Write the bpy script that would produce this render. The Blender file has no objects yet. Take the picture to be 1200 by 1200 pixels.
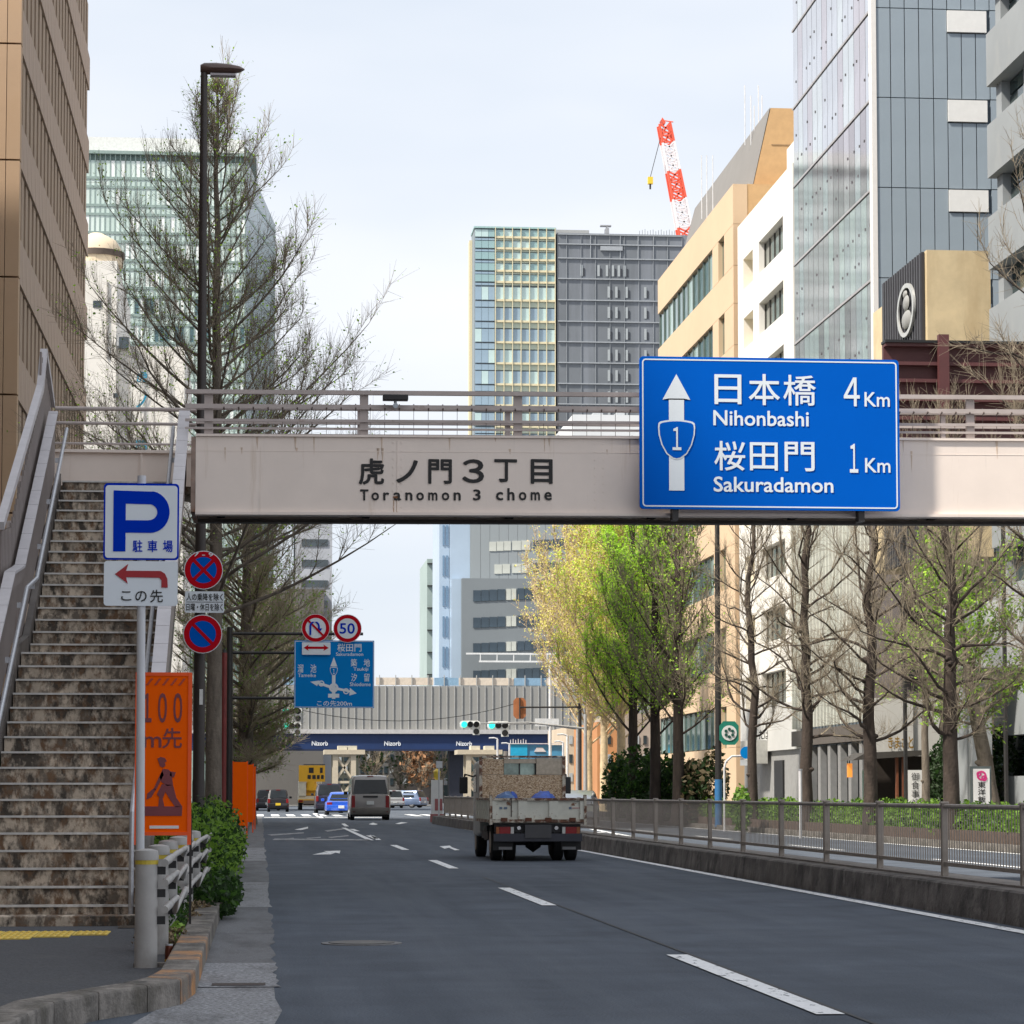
import bpy, math, random
import numpy as np
from mathutils import Vector, Matrix, Euler

R = math.radians
SC = bpy.context.scene
COL = SC.collection
random.seed(7)

# ------------------------------------------------------------------ camera
EYE = Vector((0, 0, 1.22))
FPX, PITCH = 3200.0, math.atan(218 / 3200)
YAW = math.atan(295 * math.cos(PITCH) / FPX)
cd = bpy.data.cameras.new('camera')
cam = bpy.data.objects.new('camera', cd)
COL.objects.link(cam)
cam.location = EYE
cam.rotation_euler = (math.pi / 2 + PITCH, 0, -YAW)
cd.sensor_width = 36
cd.lens = FPX / 1200 * 36
cd.shift_y = 112 / 1200
cd.clip_start, cd.clip_end = 0.3, 9000
SC.camera = cam

# ------------------------------------------------------------------ sky, sun, exposure
SUN_EL, SUN_FROM = R(50), R(244)          # height of the sun; compass heading it shines from (0 = +Y, 90 = +X)
world = bpy.data.worlds.new('World')
SC.world = world
world.use_nodes = True
wn, wl = world.node_tree.nodes, world.node_tree.links
wn.clear()
w_out = wn.new('ShaderNodeOutputWorld'); w_bg = wn.new('ShaderNodeBackground')
w_sky = wn.new('ShaderNodeTexSky'); w_sky.sky_type = 'NISHITA'; w_sky.sun_disc = False
w_sky.sun_elevation = SUN_EL; w_sky.sun_rotation = SUN_FROM; w_sky.air_density = 1.0; w_sky.dust_density = 2.0
w_tc = wn.new('ShaderNodeTexCoord'); w_map = wn.new('ShaderNodeMapping'); w_map.inputs['Scale'].default_value = (1.2, 1.2, 4.0)
w_nz = wn.new('ShaderNodeTexNoise'); w_nz.inputs['Scale'].default_value = 2.4; w_nz.inputs['Detail'].default_value = 5; w_nz.inputs['Roughness'].default_value = .5
w_rp = wn.new('ShaderNodeValToRGB'); w_rp.color_ramp.elements[0].position = .30; w_rp.color_ramp.elements[0].color = (.86, .86, .86, 1)
w_rp.color_ramp.elements[1].position = .62; w_rp.color_ramp.elements[1].color = (.99, .99, .99, 1)
w_n2 = wn.new('ShaderNodeTexNoise'); w_n2.inputs['Scale'].default_value = 2.2; w_n2.inputs['Detail'].default_value = 4
w_cl = wn.new('ShaderNodeValToRGB'); w_cl.color_ramp.elements[0].color = (4.3, 4.65, 5.15, 1); w_cl.color_ramp.elements[0].position = .35
w_cl.color_ramp.elements[1].color = (5.45, 5.55, 5.8, 1); w_cl.color_ramp.elements[1].position = .65
w_mx = wn.new('ShaderNodeMix'); w_mx.data_type = 'RGBA'
w_bg.inputs['Strength'].default_value = 0.1
wl.new(w_tc.outputs['Generated'], w_map.inputs[0]); wl.new(w_map.outputs[0], w_nz.inputs['Vector']); wl.new(w_nz.outputs[0], w_rp.inputs[0])
wl.new(w_map.outputs[0], w_n2.inputs['Vector']); wl.new(w_n2.outputs[0], w_cl.inputs[0])
wl.new(w_rp.outputs[0], w_mx.inputs[0]); wl.new(w_sky.outputs[0], w_mx.inputs[6]); wl.new(w_cl.outputs[0], w_mx.inputs[7])
wl.new(w_mx.outputs[2], w_bg.inputs[0]); wl.new(w_bg.outputs[0], w_out.inputs[0])
sd = bpy.data.lights.new('sun', 'SUN'); sd.energy = 3.7; sd.angle = R(4); sd.color = (1, .93, .82)
sun = bpy.data.objects.new('sun', sd); COL.objects.link(sun)
sdir = Vector((math.sin(SUN_FROM) * math.cos(SUN_EL), math.cos(SUN_FROM) * math.cos(SUN_EL), math.sin(SUN_EL)))
sun.rotation_euler = sdir.to_track_quat('Z', 'Y').to_euler()
sun.location = (0, -20, 60)
SC.view_settings.view_transform = 'Standard'
SC.view_settings.look = 'None'
SC.view_settings.exposure = 0.93
SC.view_settings.gamma = 1.0
SC.view_settings.use_curve_mapping = False

# ------------------------------------------------------------------ measuring helpers (photo pixel -> point in the street)
_f = Vector((math.sin(YAW) * math.cos(PITCH), math.cos(YAW) * math.cos(PITCH), math.sin(PITCH)))
_r = Vector((math.cos(YAW), -math.sin(YAW), 0)); _u = _r.cross(_f)
def ray(px, py): return _r * ((px - 600) / FPX) + _u * ((712 - py) / FPX) + _f
def W(px, py, Y):
    d = ray(px, py); return EYE + d * (Y / d.y)
def G(px, py, z=0):
    d = ray(px, py); return EYE + d * ((z - EYE.z) / d.z)
def XP(px, Y, py=930): return W(px, py, Y).x
def ZP(px, py, Y): return W(px, py, Y).z
def YX(px, X, py=930):
    d = ray(px, py); return X * d.y / d.x

# ------------------------------------------------------------------ materials
MATS = {}
def mat(name, col, rough=.6, metal=0.0, var=.12, scale=4.0, bump=0.0, bscale=60.0, streak=0, dirt=None, dirt_at=(.52, .7),
        dirt_scale=(1.5, 1.5, 1.5), spec=.5, emit=None, coat=0, alpha=None, trans=None, rnd=0):
    if name in MATS: return MATS[name]
    m = bpy.data.materials.new(name); m.use_nodes = True
    n, l = m.node_tree.nodes, m.node_tree.links
    b = n['Principled BSDF']
    b.inputs['Roughness'].default_value = rough; b.inputs['Metallic'].default_value = metal
    b.inputs['Specular IOR Level'].default_value = spec
    b.inputs['Coat Weight'].default_value = coat
    tc = n.new('ShaderNodeTexCoord')
    src = tc.outputs['Object']
    if rnd:
        oi = n.new('ShaderNodeObjectInfo'); cx_ = n.new('ShaderNodeCombineXYZ'); ml = n.new('ShaderNodeMath'); ml.operation = 'MULTIPLY'; ml.inputs[1].default_value = rnd
        l.new(oi.outputs['Random'], ml.inputs[0]); l.new(ml.outputs[0], cx_.inputs[0]); l.new(ml.outputs[0], cx_.inputs[1])
        va = n.new('ShaderNodeVectorMath'); va.operation = 'ADD'; l.new(src, va.inputs[0]); l.new(cx_.outputs[0], va.inputs[1]); src = va.outputs[0]
    mp = n.new('ShaderNodeMapping'); l.new(src, mp.inputs[0])
    if streak: mp.inputs['Scale'].default_value = (1, 1, 1 / streak)
    nz = n.new('ShaderNodeTexNoise'); nz.inputs['Scale'].default_value = scale; nz.inputs['Detail'].default_value = 6
    nz.inputs['Roughness'].default_value = .62
    l.new(mp.outputs[0], nz.inputs['Vector'])
    rp = n.new('ShaderNodeValToRGB')
    rp.color_ramp.elements[0].position = .3; rp.color_ramp.elements[1].position = .7
    rp.color_ramp.elements[0].color = (*[c * (1 - var) for c in col], 1)
    rp.color_ramp.elements[1].color = (*[min(1, c * (1 + var)) for c in col], 1)
    l.new(nz.outputs[0], rp.inputs[0]); out = rp.outputs[0]
    if dirt:
        for k, dc in enumerate(dirt if isinstance(dirt[0], (tuple, list)) else [dirt]):
            m2 = n.new('ShaderNodeMapping'); l.new(src, m2.inputs[0]); m2.inputs['Scale'].default_value = dirt_scale
            m2.inputs['Location'].default_value = (k * 3.7, k * 5.1, k * 1.3)
            n2 = n.new('ShaderNodeTexNoise'); n2.inputs['Scale'].default_value = 1.0 + .4 * k; n2.inputs['Detail'].default_value = 8
            n2.inputs['Roughness'].default_value = .65
            l.new(m2.outputs[0], n2.inputs['Vector'])
            r2 = n.new('ShaderNodeValToRGB'); r2.color_ramp.elements[0].position = dirt_at[0] + .03 * k; r2.color_ramp.elements[1].position = dirt_at[1] + .03 * k
            l.new(n2.outputs[0], r2.inputs[0])
            mx = n.new('ShaderNodeMix'); mx.data_type = 'RGBA'
            l.new(r2.outputs[0], mx.inputs[0]); l.new(out, mx.inputs[6]); mx.inputs[7].default_value = (*dc, 1)
            out = mx.outputs[2]
    l.new(out, b.inputs['Base Color'])
    if bump:
        bn = n.new('ShaderNodeTexNoise'); bn.inputs['Scale'].default_value = bscale; bn.inputs['Detail'].default_value = 3
        l.new(tc.outputs['Object'], bn.inputs['Vector'])
        bp = n.new('ShaderNodeBump'); bp.inputs['Strength'].default_value = bump; bp.inputs['Distance'].default_value = .02
        l.new(bn.outputs[0], bp.inputs['Height']); l.new(bp.outputs[0], b.inputs['Normal'])
    if emit:
        b.inputs['Emission Color'].default_value = (*emit[:3], 1); b.inputs['Emission Strength'].default_value = emit[3]
    if alpha is not None: b.inputs['Alpha'].default_value = alpha
    if trans: b.inputs['Transmission Weight'].default_value = trans
    MATS[name] = m
    return m

# ------------------------------------------------------------------ object helpers
WL = {}
def reg(o, w): WL[o.name] = Vector(w); return o
def wloc(p): return WL[p.name] if p else Vector((0, 0, 0))
def tag(o, label=None, cat=None, group=None, kind=None):
    if label: o['label'] = label
    if cat: o['category'] = cat
    if group: o['group'] = group
    if kind: o['kind'] = kind
    return o
def thing(name, label, cat, loc=(0, 0, 0), group=None):
    o = bpy.data.objects.new(name, None); COL.objects.link(o); o.location = loc
    o.empty_display_size = .3
    reg(o, loc); return tag(o, label, cat, group)
def relabel(o, label): o['label'] = label
_kids = {}
def link(o, parent, world):
    COL.objects.link(o)
    if parent:
        o.parent = parent; _kids.setdefault(parent.name, []).append(o)
    reg(o, world); o.location = Vector(world) - wloc(parent)
    return o
def copy_tree(root, loc=None, rotz=None, label=None):
    c = root.copy(); COL.objects.link(c); reg(c, loc if loc is not None else WL[root.name])
    if loc is not None: c.location = loc
    if rotz is not None: c.rotation_euler = (0, 0, rotz)
    if label: c['label'] = label
    def rec(a, b):
        for ch in _kids.get(a.name, []):
            d = ch.copy(); COL.objects.link(d); d.parent = b; _kids.setdefault(b.name, []).append(d); rec(ch, d)
    rec(root, c)
    return c
BOXC = {}
def box_mesh(sx, sy, sz, m):
    k = (round(sx, 3), round(sy, 3), round(sz, 3), m.name)
    if k not in BOXC:
        a, b, c = sx / 2, sy / 2, sz / 2
        me = bpy.data.meshes.new('box')
        me.from_pydata([(x, y, z) for x in (-a, a) for y in (-b, b) for z in (-c, c)], [],
                       [(0, 1, 3, 2), (4, 6, 7, 5), (0, 4, 5, 1), (2, 3, 7, 6), (0, 2, 6, 4), (1, 5, 7, 3)])
        me.materials.append(m); BOXC[k] = me
    return BOXC[k]
def B(parent, name, m, x0, x1, y0, y1, z0, z1, label=None, kind=None):
    o = bpy.data.objects.new(name, box_mesh(abs(x1 - x0), abs(y1 - y0), abs(z1 - z0), m))
    link(o, parent, ((x0 + x1) / 2, (y0 + y1) / 2, (z0 + z1) / 2))
    return tag(o, label, None, None, kind)
def np_mesh(name, V, F, m, smooth=False, midx=None):
    """V (n,3) array, F (k,3|4) array"""
    me = bpy.data.meshes.new(name)
    V = np.asarray(V, dtype=np.float32); F = np.asarray(F, dtype=np.int32)
    k = F.shape[1]
    me.vertices.add(len(V)); me.vertices.foreach_set('co', V.ravel())
    me.loops.add(F.size); me.loops.foreach_set('vertex_index', F.ravel())
    me.polygons.add(len(F)); me.polygons.foreach_set('loop_start', np.arange(0, F.size, k, dtype=np.int32))
    me.polygons.foreach_set('loop_total', np.full(len(F), k, dtype=np.int32))
    for q in (m if isinstance(m, (list, tuple)) else [m]): me.materials.append(q)
    if midx is not None: me.polygons.foreach_set('material_index', np.asarray(midx, dtype=np.int32))
    me.update(calc_edges=True)
    if smooth: me.polygons.foreach_set('use_smooth', np.ones(len(F), dtype=bool))
    return me
class MB:
    def __init__(s): s.v = []; s.f = []; s.mi = []; s.m = 0
    def add(s, vs, fs):
        n = len(s.v); s.v += [tuple(v) for v in vs]; s.f += [tuple(i + n for i in f) for f in fs]; s.mi += [s.m] * len(fs); return s
    def box(s, x0, x1, y0, y1, z0, z1):
        return s.add([(x, y, z) for x in (x0, x1) for y in (y0, y1) for z in (z0, z1)],
                     [(0, 1, 3, 2), (4, 6, 7, 5), (0, 4, 5, 1), (2, 3, 7, 6), (0, 2, 6, 4), (1, 5, 7, 3)])
    def beam(s, p, q, w, h, up=(0, 0, 1)):
        p, q = Vector(p), Vector(q); d = (q - p).normalized(); a = d.cross(Vector(up))
        if a.length < 1e-4: a = Vector((1, 0, 0))
        a.normalize(); b = a.cross(d); a *= w / 2; b *= h / 2
        return s.add([p - a - b, p - a + b, p + a + b, p + a - b, q - a - b, q - a + b, q + a + b, q + a - b],
                     [(0, 1, 2, 3), (7, 6, 5, 4), (0, 4, 5, 1), (1, 5, 6, 2), (2, 6, 7, 3), (3, 7, 4, 0)])
    def tube(s, pts, r, n=8, caps=True):
        pts = [Vector(p) for p in pts]; rr = r if isinstance(r, (list, tuple)) else [r] * len(pts)
        base = len(s.v); up = None
        for i, p in enumerate(pts):
            d = (pts[min(i + 1, len(pts) - 1)] - pts[max(i - 1, 0)]).normalized()
            if up is None: up = Vector((0, 0, 1)) if abs(d.z) < .9 else Vector((1, 0, 0))
            a = d.cross(up).normalized(); b = a.cross(d)
            if i == 0: a0 = a
            for k in range(n):
                t = 2 * math.pi * k / n
                s.v.append(tuple(p + (a * math.cos(t) + b * math.sin(t)) * rr[i]))
        for i in range(len(pts) - 1):
            for k in range(n):
                k2 = (k + 1) % n
                s.f.append((base + i * n + k, base + i * n + k2, base + (i + 1) * n + k2, base + (i + 1) * n + k)); s.mi.append(s.m)
        if caps:
            s.f.append(tuple(base + k for k in range(n))[::-1]); s.mi.append(s.m)
            s.f.append(tuple(base + (len(pts) - 1) * n + k for k in range(n))); s.mi.append(s.m)
        return s
    def prism(s, poly, axis, lo, hi):
        """poly: 2-D outline; axis 'x': (y,z) outline, 'y': (x,z), 'z': (x,y)"""
        def mk(a, b, t): return {'x': (t, a, b), 'y': (a, t, b), 'z': (a, b, t)}[axis]
        n = len(poly)
        return s.add([mk(a, b, lo) for a, b in poly] + [mk(a, b, hi) for a, b in poly],
                     [tuple(range(n)), tuple(range(2 * n - 1, n - 1, -1))] + [(i, i + n, (i + 1) % n + n, (i + 1) % n) for i in range(n)])
    def disc(s, cx, cz, y, r, th=.01, n=28, ri=0):
        """ring or disc facing -Y"""
        if not ri: return s.prism([(cx + r * math.cos(2 * math.pi * i / n), cz + r * math.sin(2 * math.pi * i / n)) for i in range(n)], 'y', y, y + th)
        vs = []; fs = []
        for i in range(n):
            a = 2 * math.pi * i / n
            for (q, yy) in ((r, y), (ri, y), (r, y + th), (ri, y + th)): vs.append((cx + q * math.cos(a), yy, cz + q * math.sin(a)))
        for i in range(n):
            a, b = 4 * i, 4 * ((i + 1) % n)
            fs += [(a, b, b + 1, a + 1), (a, a + 2, b + 2, b), (a + 1, b + 1, b + 3, a + 3)]
        return s.add(vs, fs)
    def rings(s, rings, close=True, cap0=True, cap1=True):
        base = len(s.v); n = len(rings[0])
        for r in rings: s.v += [tuple(p) for p in r]
        for i in range(len(rings) - 1):
            for k in range(n if close else n - 1):
                k2 = (k + 1) % n
                s.f.append((base + i * n + k, base + i * n + k2, base + (i + 1) * n + k2, base + (i + 1) * n + k)); s.mi.append(s.m)
        if cap0: s.f.append(tuple(base + k for k in range(n))); s.mi.append(s.m)
        if cap1: s.f.append(tuple(base + (len(rings) - 1) * n + k for k in range(n))[::-1]); s.mi.append(s.m)
        return s
    def build(s, name, m, parent=None, label=None, kind=None, cat=None, group=None, smooth=False, bevel=0, origin=None):
        o0 = wloc(parent) if origin is None else Vector(origin)
        me = bpy.data.meshes.new(name)
        me.from_pydata([(v[0] - o0.x, v[1] - o0.y, v[2] - o0.z) for v in s.v], [], s.f)
        for q in (m if isinstance(m, (list, tuple)) else [m]): me.materials.append(q)
        me.polygons.foreach_set('material_index', s.mi)
        me.update()
        import bmesh
        bm = bmesh.new(); bm.from_mesh(me); bmesh.ops.recalc_face_normals(bm, faces=bm.faces)
        if bevel:
            bmesh.ops.bevel(bm, geom=[e for e in bm.edges if len(e.link_faces) == 2 and e.calc_face_angle(0) > .6], offset=bevel, segments=2, affect='EDGES', profile=.6)
        bm.to_mesh(me); bm.free()
        if smooth:
            me.polygons.foreach_set('use_smooth', [True] * len(me.polygons)); me.set_sharp_from_angle(angle=R(38))
        o = bpy.data.objects.new(name, me); link(o, parent, o0)
        return tag(o, label, cat, group, kind)

def text(s, m, parent, x0, x1, z0, z1, y, bold=0.0, th=.004, name='lettering', label=None, flip=False):
    """flat lettering facing -Y fitted in the given rectangle"""
    c = bpy.data.curves.new('t', 'FONT'); c.body = s; c.resolution_u = 3
    o = bpy.data.objects.new('t', c); COL.objects.link(o)
    bpy.context.view_layer.update()
    me = bpy.data.meshes.new_from_object(o.evaluated_get(bpy.context.evaluated_depsgraph_get()))
    bpy.data.objects.remove(o); bpy.data.curves.remove(c)
    n = len(me.vertices); co = np.empty(n * 3, dtype=np.float32); me.vertices.foreach_get('co', co); co = co.reshape(-1, 3)
    fs = [tuple(p.vertices) for p in me.polygons]; bpy.data.meshes.remove(me)
    dep = np.zeros(n)
    if bold:      # heavier strokes: a few copies nudged sideways, each a hair in front of the last
        b_ = bold * .8; sh_s = [(0, 0), (b_, 0), (-b_, 0), (0, b_), (0, -b_), (b_ * .7, b_ * .7), (-b_ * .7, b_ * .7), (b_ * .7, -b_ * .7), (-b_ * .7, -b_ * .7)]
        co = np.concatenate([co + np.array([a, c_, 0], dtype=np.float32) for a, c_ in sh_s]); dep = np.repeat(np.arange(9) * .00015 * max(1, y / 60), n)
        fs = [tuple(v + k * n for v in f) for k in range(9) for f in fs]; n *= 9
    lo, hi = co.min(0), co.max(0)
    p0 = wloc(parent)
    X = x0 + (co[:, 0] - lo[0]) / max(1e-6, hi[0] - lo[0]) * (x1 - x0); Z = z0 + (co[:, 1] - lo[1]) / max(1e-6, hi[1] - lo[1]) * (z1 - z0)
    Y = y - th - dep
    me = bpy.data.meshes.new(name)
    me.from_pydata([(X[i] - p0.x, Y[i] - p0.y, Z[i] - p0.z) for i in range(n)], [], [f if not flip else f[::-1] for f in fs])
    me.materials.append(m)
    ob = bpy.data.objects.new(name, me)
    link(ob, parent, p0)
    if label: ob['label'] = label
    return ob

def rrect(x0, x1, z0, z1, r, n=5):
    out = []
    for (cx, cz, a0) in ((x1 - r, z1 - r, 0), (x0 + r, z1 - r, 90), (x0 + r, z0 + r, 180), (x1 - r, z0 + r, 270)):
        for i in range(n + 1):
            a = R(a0 + 90 * i / n); out.append((cx + r * math.cos(a), cz + r * math.sin(a)))
    return out
def frame(mb, x0, x1, z0, z1, r, w, y, th):
    a, b = rrect(x0, x1, z0, z1, r), rrect(x0 + w, x1 - w, z0 + w, z1 - w, max(.002, r - w))
    n = len(a); vs = [(p[0], y, p[1]) for p in a] + [(p[0], y, p[1]) for p in b] + [(p[0], y + th, p[1]) for p in a] + [(p[0], y + th, p[1]) for p in b]
    fs = []
    for i in range(n):
        j = (i + 1) % n; fs += [(i, j, n + j, n + i), (i, 2 * n + i, 2 * n + j, j), (n + i, n + j, 3 * n + j, 3 * n + i)]
    return mb.add(vs, fs)

# ------------------------------------------------------------------ palette
ASPH = mat('asphalt', (.092, .107, .132), .9, var=.22, scale=.9, bump=.5, bscale=45, dirt=[(.070, .083, .104), (.112, .128, .152)], dirt_at=(.46, .7), dirt_scale=(1.1, .05, 1), spec=.15)
ASPH2 = mat('asphalt_patch', (.078, .084, .095), .85, var=.2, scale=30, bump=.5, bscale=50, dirt=(.05, .055, .06), dirt_at=(.45, .7), dirt_scale=(1, .15, 1), spec=.3)
PAVE = mat('pavement_asphalt', (.062, .066, .075), .85, var=.3, scale=25, bump=.6, bscale=40, dirt=(.085, .085, .09), dirt_at=(.55, .8))
FARPAVE = mat('pavement_concrete', (.26, .25, .24), .8, var=.15, scale=2, bump=.2, bscale=20)
GROUND = mat('ground_far', (.24, .235, .23), .9, var=.15, scale=.05)
GUT = mat('gutter_concrete', (.135, .14, .15), .8, var=.25, scale=20, bump=.5, bscale=50, dirt=(.07, .07, .075), dirt_at=(.45, .7), dirt_scale=(3, .7, 1))
GUT2 = mat('gutter_aggregate', (.24, .245, .26), .8, var=.75, scale=38, bump=.7, bscale=50, dirt=(.1, .1, .105), dirt_at=(.5, .75), dirt_scale=(3, .9, 1))
KERB = mat('kerb_concrete', (.22, .20, .18), .85, var=.3, scale=9, bump=.5, bscale=40, dirt=[(.06, .055, .05), (.1, .09, .075)], dirt_at=(.45, .62), dirt_scale=(4, 2, 2))
KERBO = mat('kerb_orange', (.46, .22, .08), .8, var=.25, scale=12, bump=.4, bscale=40, dirt=[(.2, .17, .14), (.12, .1, .09)], dirt_at=(.43, .60), dirt_scale=(4, 3, 3))
PAINT = mat('road_paint', (.78, .79, .80), .7, var=.10, scale=20, dirt=(.16, .17, .19), dirt_at=(.56, .62), dirt_scale=(14, 4, 4))
YEL = mat('tactile_yellow', (.78, .58, .12), .8, var=.15, scale=12, dirt=(.3, .22, .08), dirt_at=(.5, .8), dirt_scale=(3, 3, 3))
BEIGE = mat('bridge_paint', (.82, .72, .65), .55, var=.05, scale=1.2, dirt=[(.58, .46, .35), (.62, .55, .50)], dirt_at=(.60, .80), dirt_scale=(5, 1, .35), bump=.05, bscale=6)
RAILP = mat('bridge_rail_paint', (.46, .40, .38), .5, var=.12, scale=3, dirt=(.2, .12, .08), dirt_at=(.6, .8), dirt_scale=(3, 3, 3))
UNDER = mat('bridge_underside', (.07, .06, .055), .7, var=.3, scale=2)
STEEL = mat('galvanised_steel', (.46, .47, .50), .42, .55, var=.12, scale=14)
ALU = mat('dull_white_post', (.56, .57, .60), .45, var=.06, scale=5)
STONE = mat('stair_concrete', (.52, .44, .35), .9, var=.35, scale=3.5, bump=.5, bscale=25,
            dirt=[(.065, .055, .045), (.16, .095, .055), (.15, .125, .10)], dirt_at=(.46, .57), dirt_scale=(5.5, 1.2, 3.2), rnd=40)
NOSE = mat('stair_nosing', (.58, .57, .55), .5, .2, var=.2, scale=10, dirt=(.16, .13, .11), dirt_at=(.55, .7), dirt_scale=(3, 3, 3))
TILE = mat('parapet_cap', (.50, .48, .50), .5, var=.08, scale=6)
DARK = mat('dark_steel', (.022, .02, .02), .5, var=.2, scale=4)
BRPOLE = mat('pole_dark_brown', (.03, .022, .02), .45, var=.2, scale=4)
BLACK = mat('black_paint', (.012, .012, .014), .5)
RUBBER = mat('rubber', (.014, .014, .015), .85, var=.2, scale=20)
BLUE = mat('sign_blue', (.0, .105, .54), .7, spec=.04, var=.03, scale=1)
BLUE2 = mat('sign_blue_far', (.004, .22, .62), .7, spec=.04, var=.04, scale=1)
PBLUE = mat('parking_blue', (.0, .035, .50), .7, spec=.04, var=.03)
WHITE = mat('sign_white', (.74, .80, .86), .42, var=.03, scale=2)
PWHITE = mat('paint_white', (.74, .74, .73), .5, var=.05)
RED = mat('sign_red', (.50, .006, .016), .7, spec=.04, var=.06, scale=3)
ORANGE = mat('sign_orange', (1.0, .13, .004), .8, spec=.04, var=.05, scale=4)
ODARK = mat('sign_maroon_print', (.20, .045, .055), .6)
GREEN = mat('leaf_green', (.055, .13, .018), .6, var=.35, scale=8)
GREEN2 = mat('leaf_green_light', (.20, .36, .045), .6, var=.3, scale=8)
GREEN3 = mat('leaf_green_dark', (.022, .055, .012), .6, var=.3, scale=8)
GINK = mat('ginkgo_new_leaf', (.52, .86, .08), .6, var=.25, scale=3)
GINKY = mat('ginkgo_yellow_leaf', (.95, .90, .20), .6, var=.25, scale=3)
GINK2 = mat('ginkgo_leaf_deep', (.18, .40, .03), .6, var=.25, scale=3)  # deeper green leaf tone, mixed in at random
BARK = mat('bark_grey', (.15, .125, .10), .95, var=.4, scale=9, bump=.9, bscale=18, streak=4)
TWIG = mat('twig_brown', (.27, .225, .165), .9, var=.35, scale=5)
BARK2 = mat('bark_dark', (.05, .037, .030), .95, var=.45, scale=7, bump=.9, bscale=14, streak=4)
TWIG3 = mat('twig_tan', (.55, .43, .27), .9, var=.3, scale=3)
def leafy(m_, k=.5):
    n, l = m_.node_tree.nodes, m_.node_tree.links; b = n['Principled BSDF']; o = n['Material Output']
    tr = n.new('ShaderNodeBsdfTranslucent'); mx = n.new('ShaderNodeMixShader'); mx.inputs[0].default_value = k
    l.new(b.inputs['Base Color'].links[0].from_socket, tr.inputs['Color']); l.new(b.outputs[0], mx.inputs[1]); l.new(tr.outputs[0], mx.inputs[2]); l.new(mx.outputs[0], o.inputs['Surface'])
for q_ in (GREEN, GREEN2, GREEN3, GINK, GINKY, GINK2): leafy(q_, .5)
GLASSD = mat('window_glass_dark', (.03, .045, .055), .08, .0, var=.5, scale=.5, spec=.9)
GLASSG = mat('window_glass_green', (.12, .22, .21), .06, .55, var=.45, scale=.35, bump=.15, bscale=.5, spec=.9)
LITG = mat('signal_green', (.02, .5, .38), .4, emit=(.02, .75, .5, 1.1))

# ------------------------------------------------------------------ the ground, roads and pavements
def sheet(name, quads, z, m, parent=None, kind='structure', label=None):
    mb = MB()
    for q in quads:
        n = len(mb.v); mb.v += [(p[0], p[1], z if len(p) < 3 else p[2]) for p in q]; mb.f.append(tuple(range(n, n + len(q)))); mb.mi.append(0)
    me = bpy.data.meshes.new(name); o0 = wloc(parent)
    me.from_pydata([(a - o0.x, b - o0.y, c - o0.z) for a, b, c in mb.v], [], mb.f); me.materials.append(m); me.update()
    if me.polygons[0].normal.z < 0: me.flip_normals()
    o = bpy.data.objects.new(name, me); link(o, parent, o0)
    if not parent: o['kind'] = kind
    if label: o['label'] = label
    return o
def rect(x0, x1, y0, y1): return [(x0, y0), (x1, y0), (x1, y1), (x0, y1)]
ground = sheet('ground', [rect(-1500, 1500, -300, 3500)], -.03, GROUND)
road = sheet('road', [rect(-1.6, 15.5, -20, 146), rect(-60, 70, 146, 262)], 0, ASPH)
farroad = sheet('far_road', [rect(-1, 24, 262, 700)], -.008, GROUND)
# painted markings: children of the road
def stripe(x0, x1, y0, y1, name='lane_line'): return sheet(name, [rect(x0, x1, y0, y1)], .008, PAINT, road)
PAINTW = mat('worn_paint', (.30, .31, .33), .75, var=.2, scale=6, dirt=(.10, .11, .12), dirt_at=(.5, .62), dirt_scale=(6, 1, 4))
def pxmark(name, pts): return sheet(name, [[tuple(G(a, b))[:2] for a, b in pts]], .008, PAINTW if name == 'lane_text' else PAINT, road)
y = 14.95
for i in range(8):
    if y > 95: break
    stripe(3.06, 3.22, y, y + 5.6, 'lane_dash'); y += 14.75
rr = []
for i in range(32):
    ya, yb = 8 + i * 3.2, 8 + (i + 1) * 3.2
    fx = lambda q: 6.50 + .0045 * q + .0000 * q * q
    rr.append([(fx(ya), ya), (fx(ya) + .16, ya), (fx(yb) + .16, yb), (fx(yb), yb)])
sheet('edge_line', rr, .008, PAINT, road)
sheet('edge_line', [[(8.25, 12), (8.40, 12), (8.40, 36), (8.25, 36)], [(8.25, 36), (8.40, 36), (11.4, 93), (11.2, 93)]], .008, PAINT, road)
for k in range(9):
    ya = 42 + k * 5.2; xa = 8.4 + (ya - 36) * .0525
    sheet('hatch_bar', [[(8.35, ya), (8.35, ya + 1.0), (xa, ya + 2.6), (xa, ya + 1.6)]], .008, PAINT, road)
for k in range(6): stripe(12.4, 12.55, 30 + k * 14, 36 + k * 14, 'lane_dash')
stripe(15.15, 15.3, 12, 140, 'edge_line')
pxmark('lane_arrow', [(366, 1002), (379, 999.2), (384, 999.2), (379, 997.8), (399, 997.2), (398, 1000.6), (393, 999.6), (388, 1001.6)])
pxmark('lane_arrow', [(515, 992.2), (527, 991.3), (530, 993.5), (539, 996.5), (533, 996.8), (526, 993.8), (521, 995)])
pxmark('lane_arrow', [(345, 972.5), (361, 969), (361, 971), (353, 973)])
pxmark('lane_arrow', [(432, 966), (437, 964.2), (443, 966), (440, 966.8), (436, 966.8)])
pxmark('lane_arrow', [(463, 965.5), (470, 963.7), (478, 964.2), (468, 966)])
pxmark('lane_line', [(400, 970.2), (405, 970.2), (438, 985), (431, 985)])
pxmark('lane_text', [(319, 984.6), (436, 985.2), (431, 983.8), (322, 983)])
pxmark('lane_text', [(313, 978.2), (356, 975.6), (356, 976.8), (318, 979.6)])
pxmark('lane_text', [(380, 973.6), (402, 970.8), (404, 972), (384, 975)])
pxmark('lane_text', [(334, 982.9), (344, 982), (345, 983), (336, 983.8)])
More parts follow.
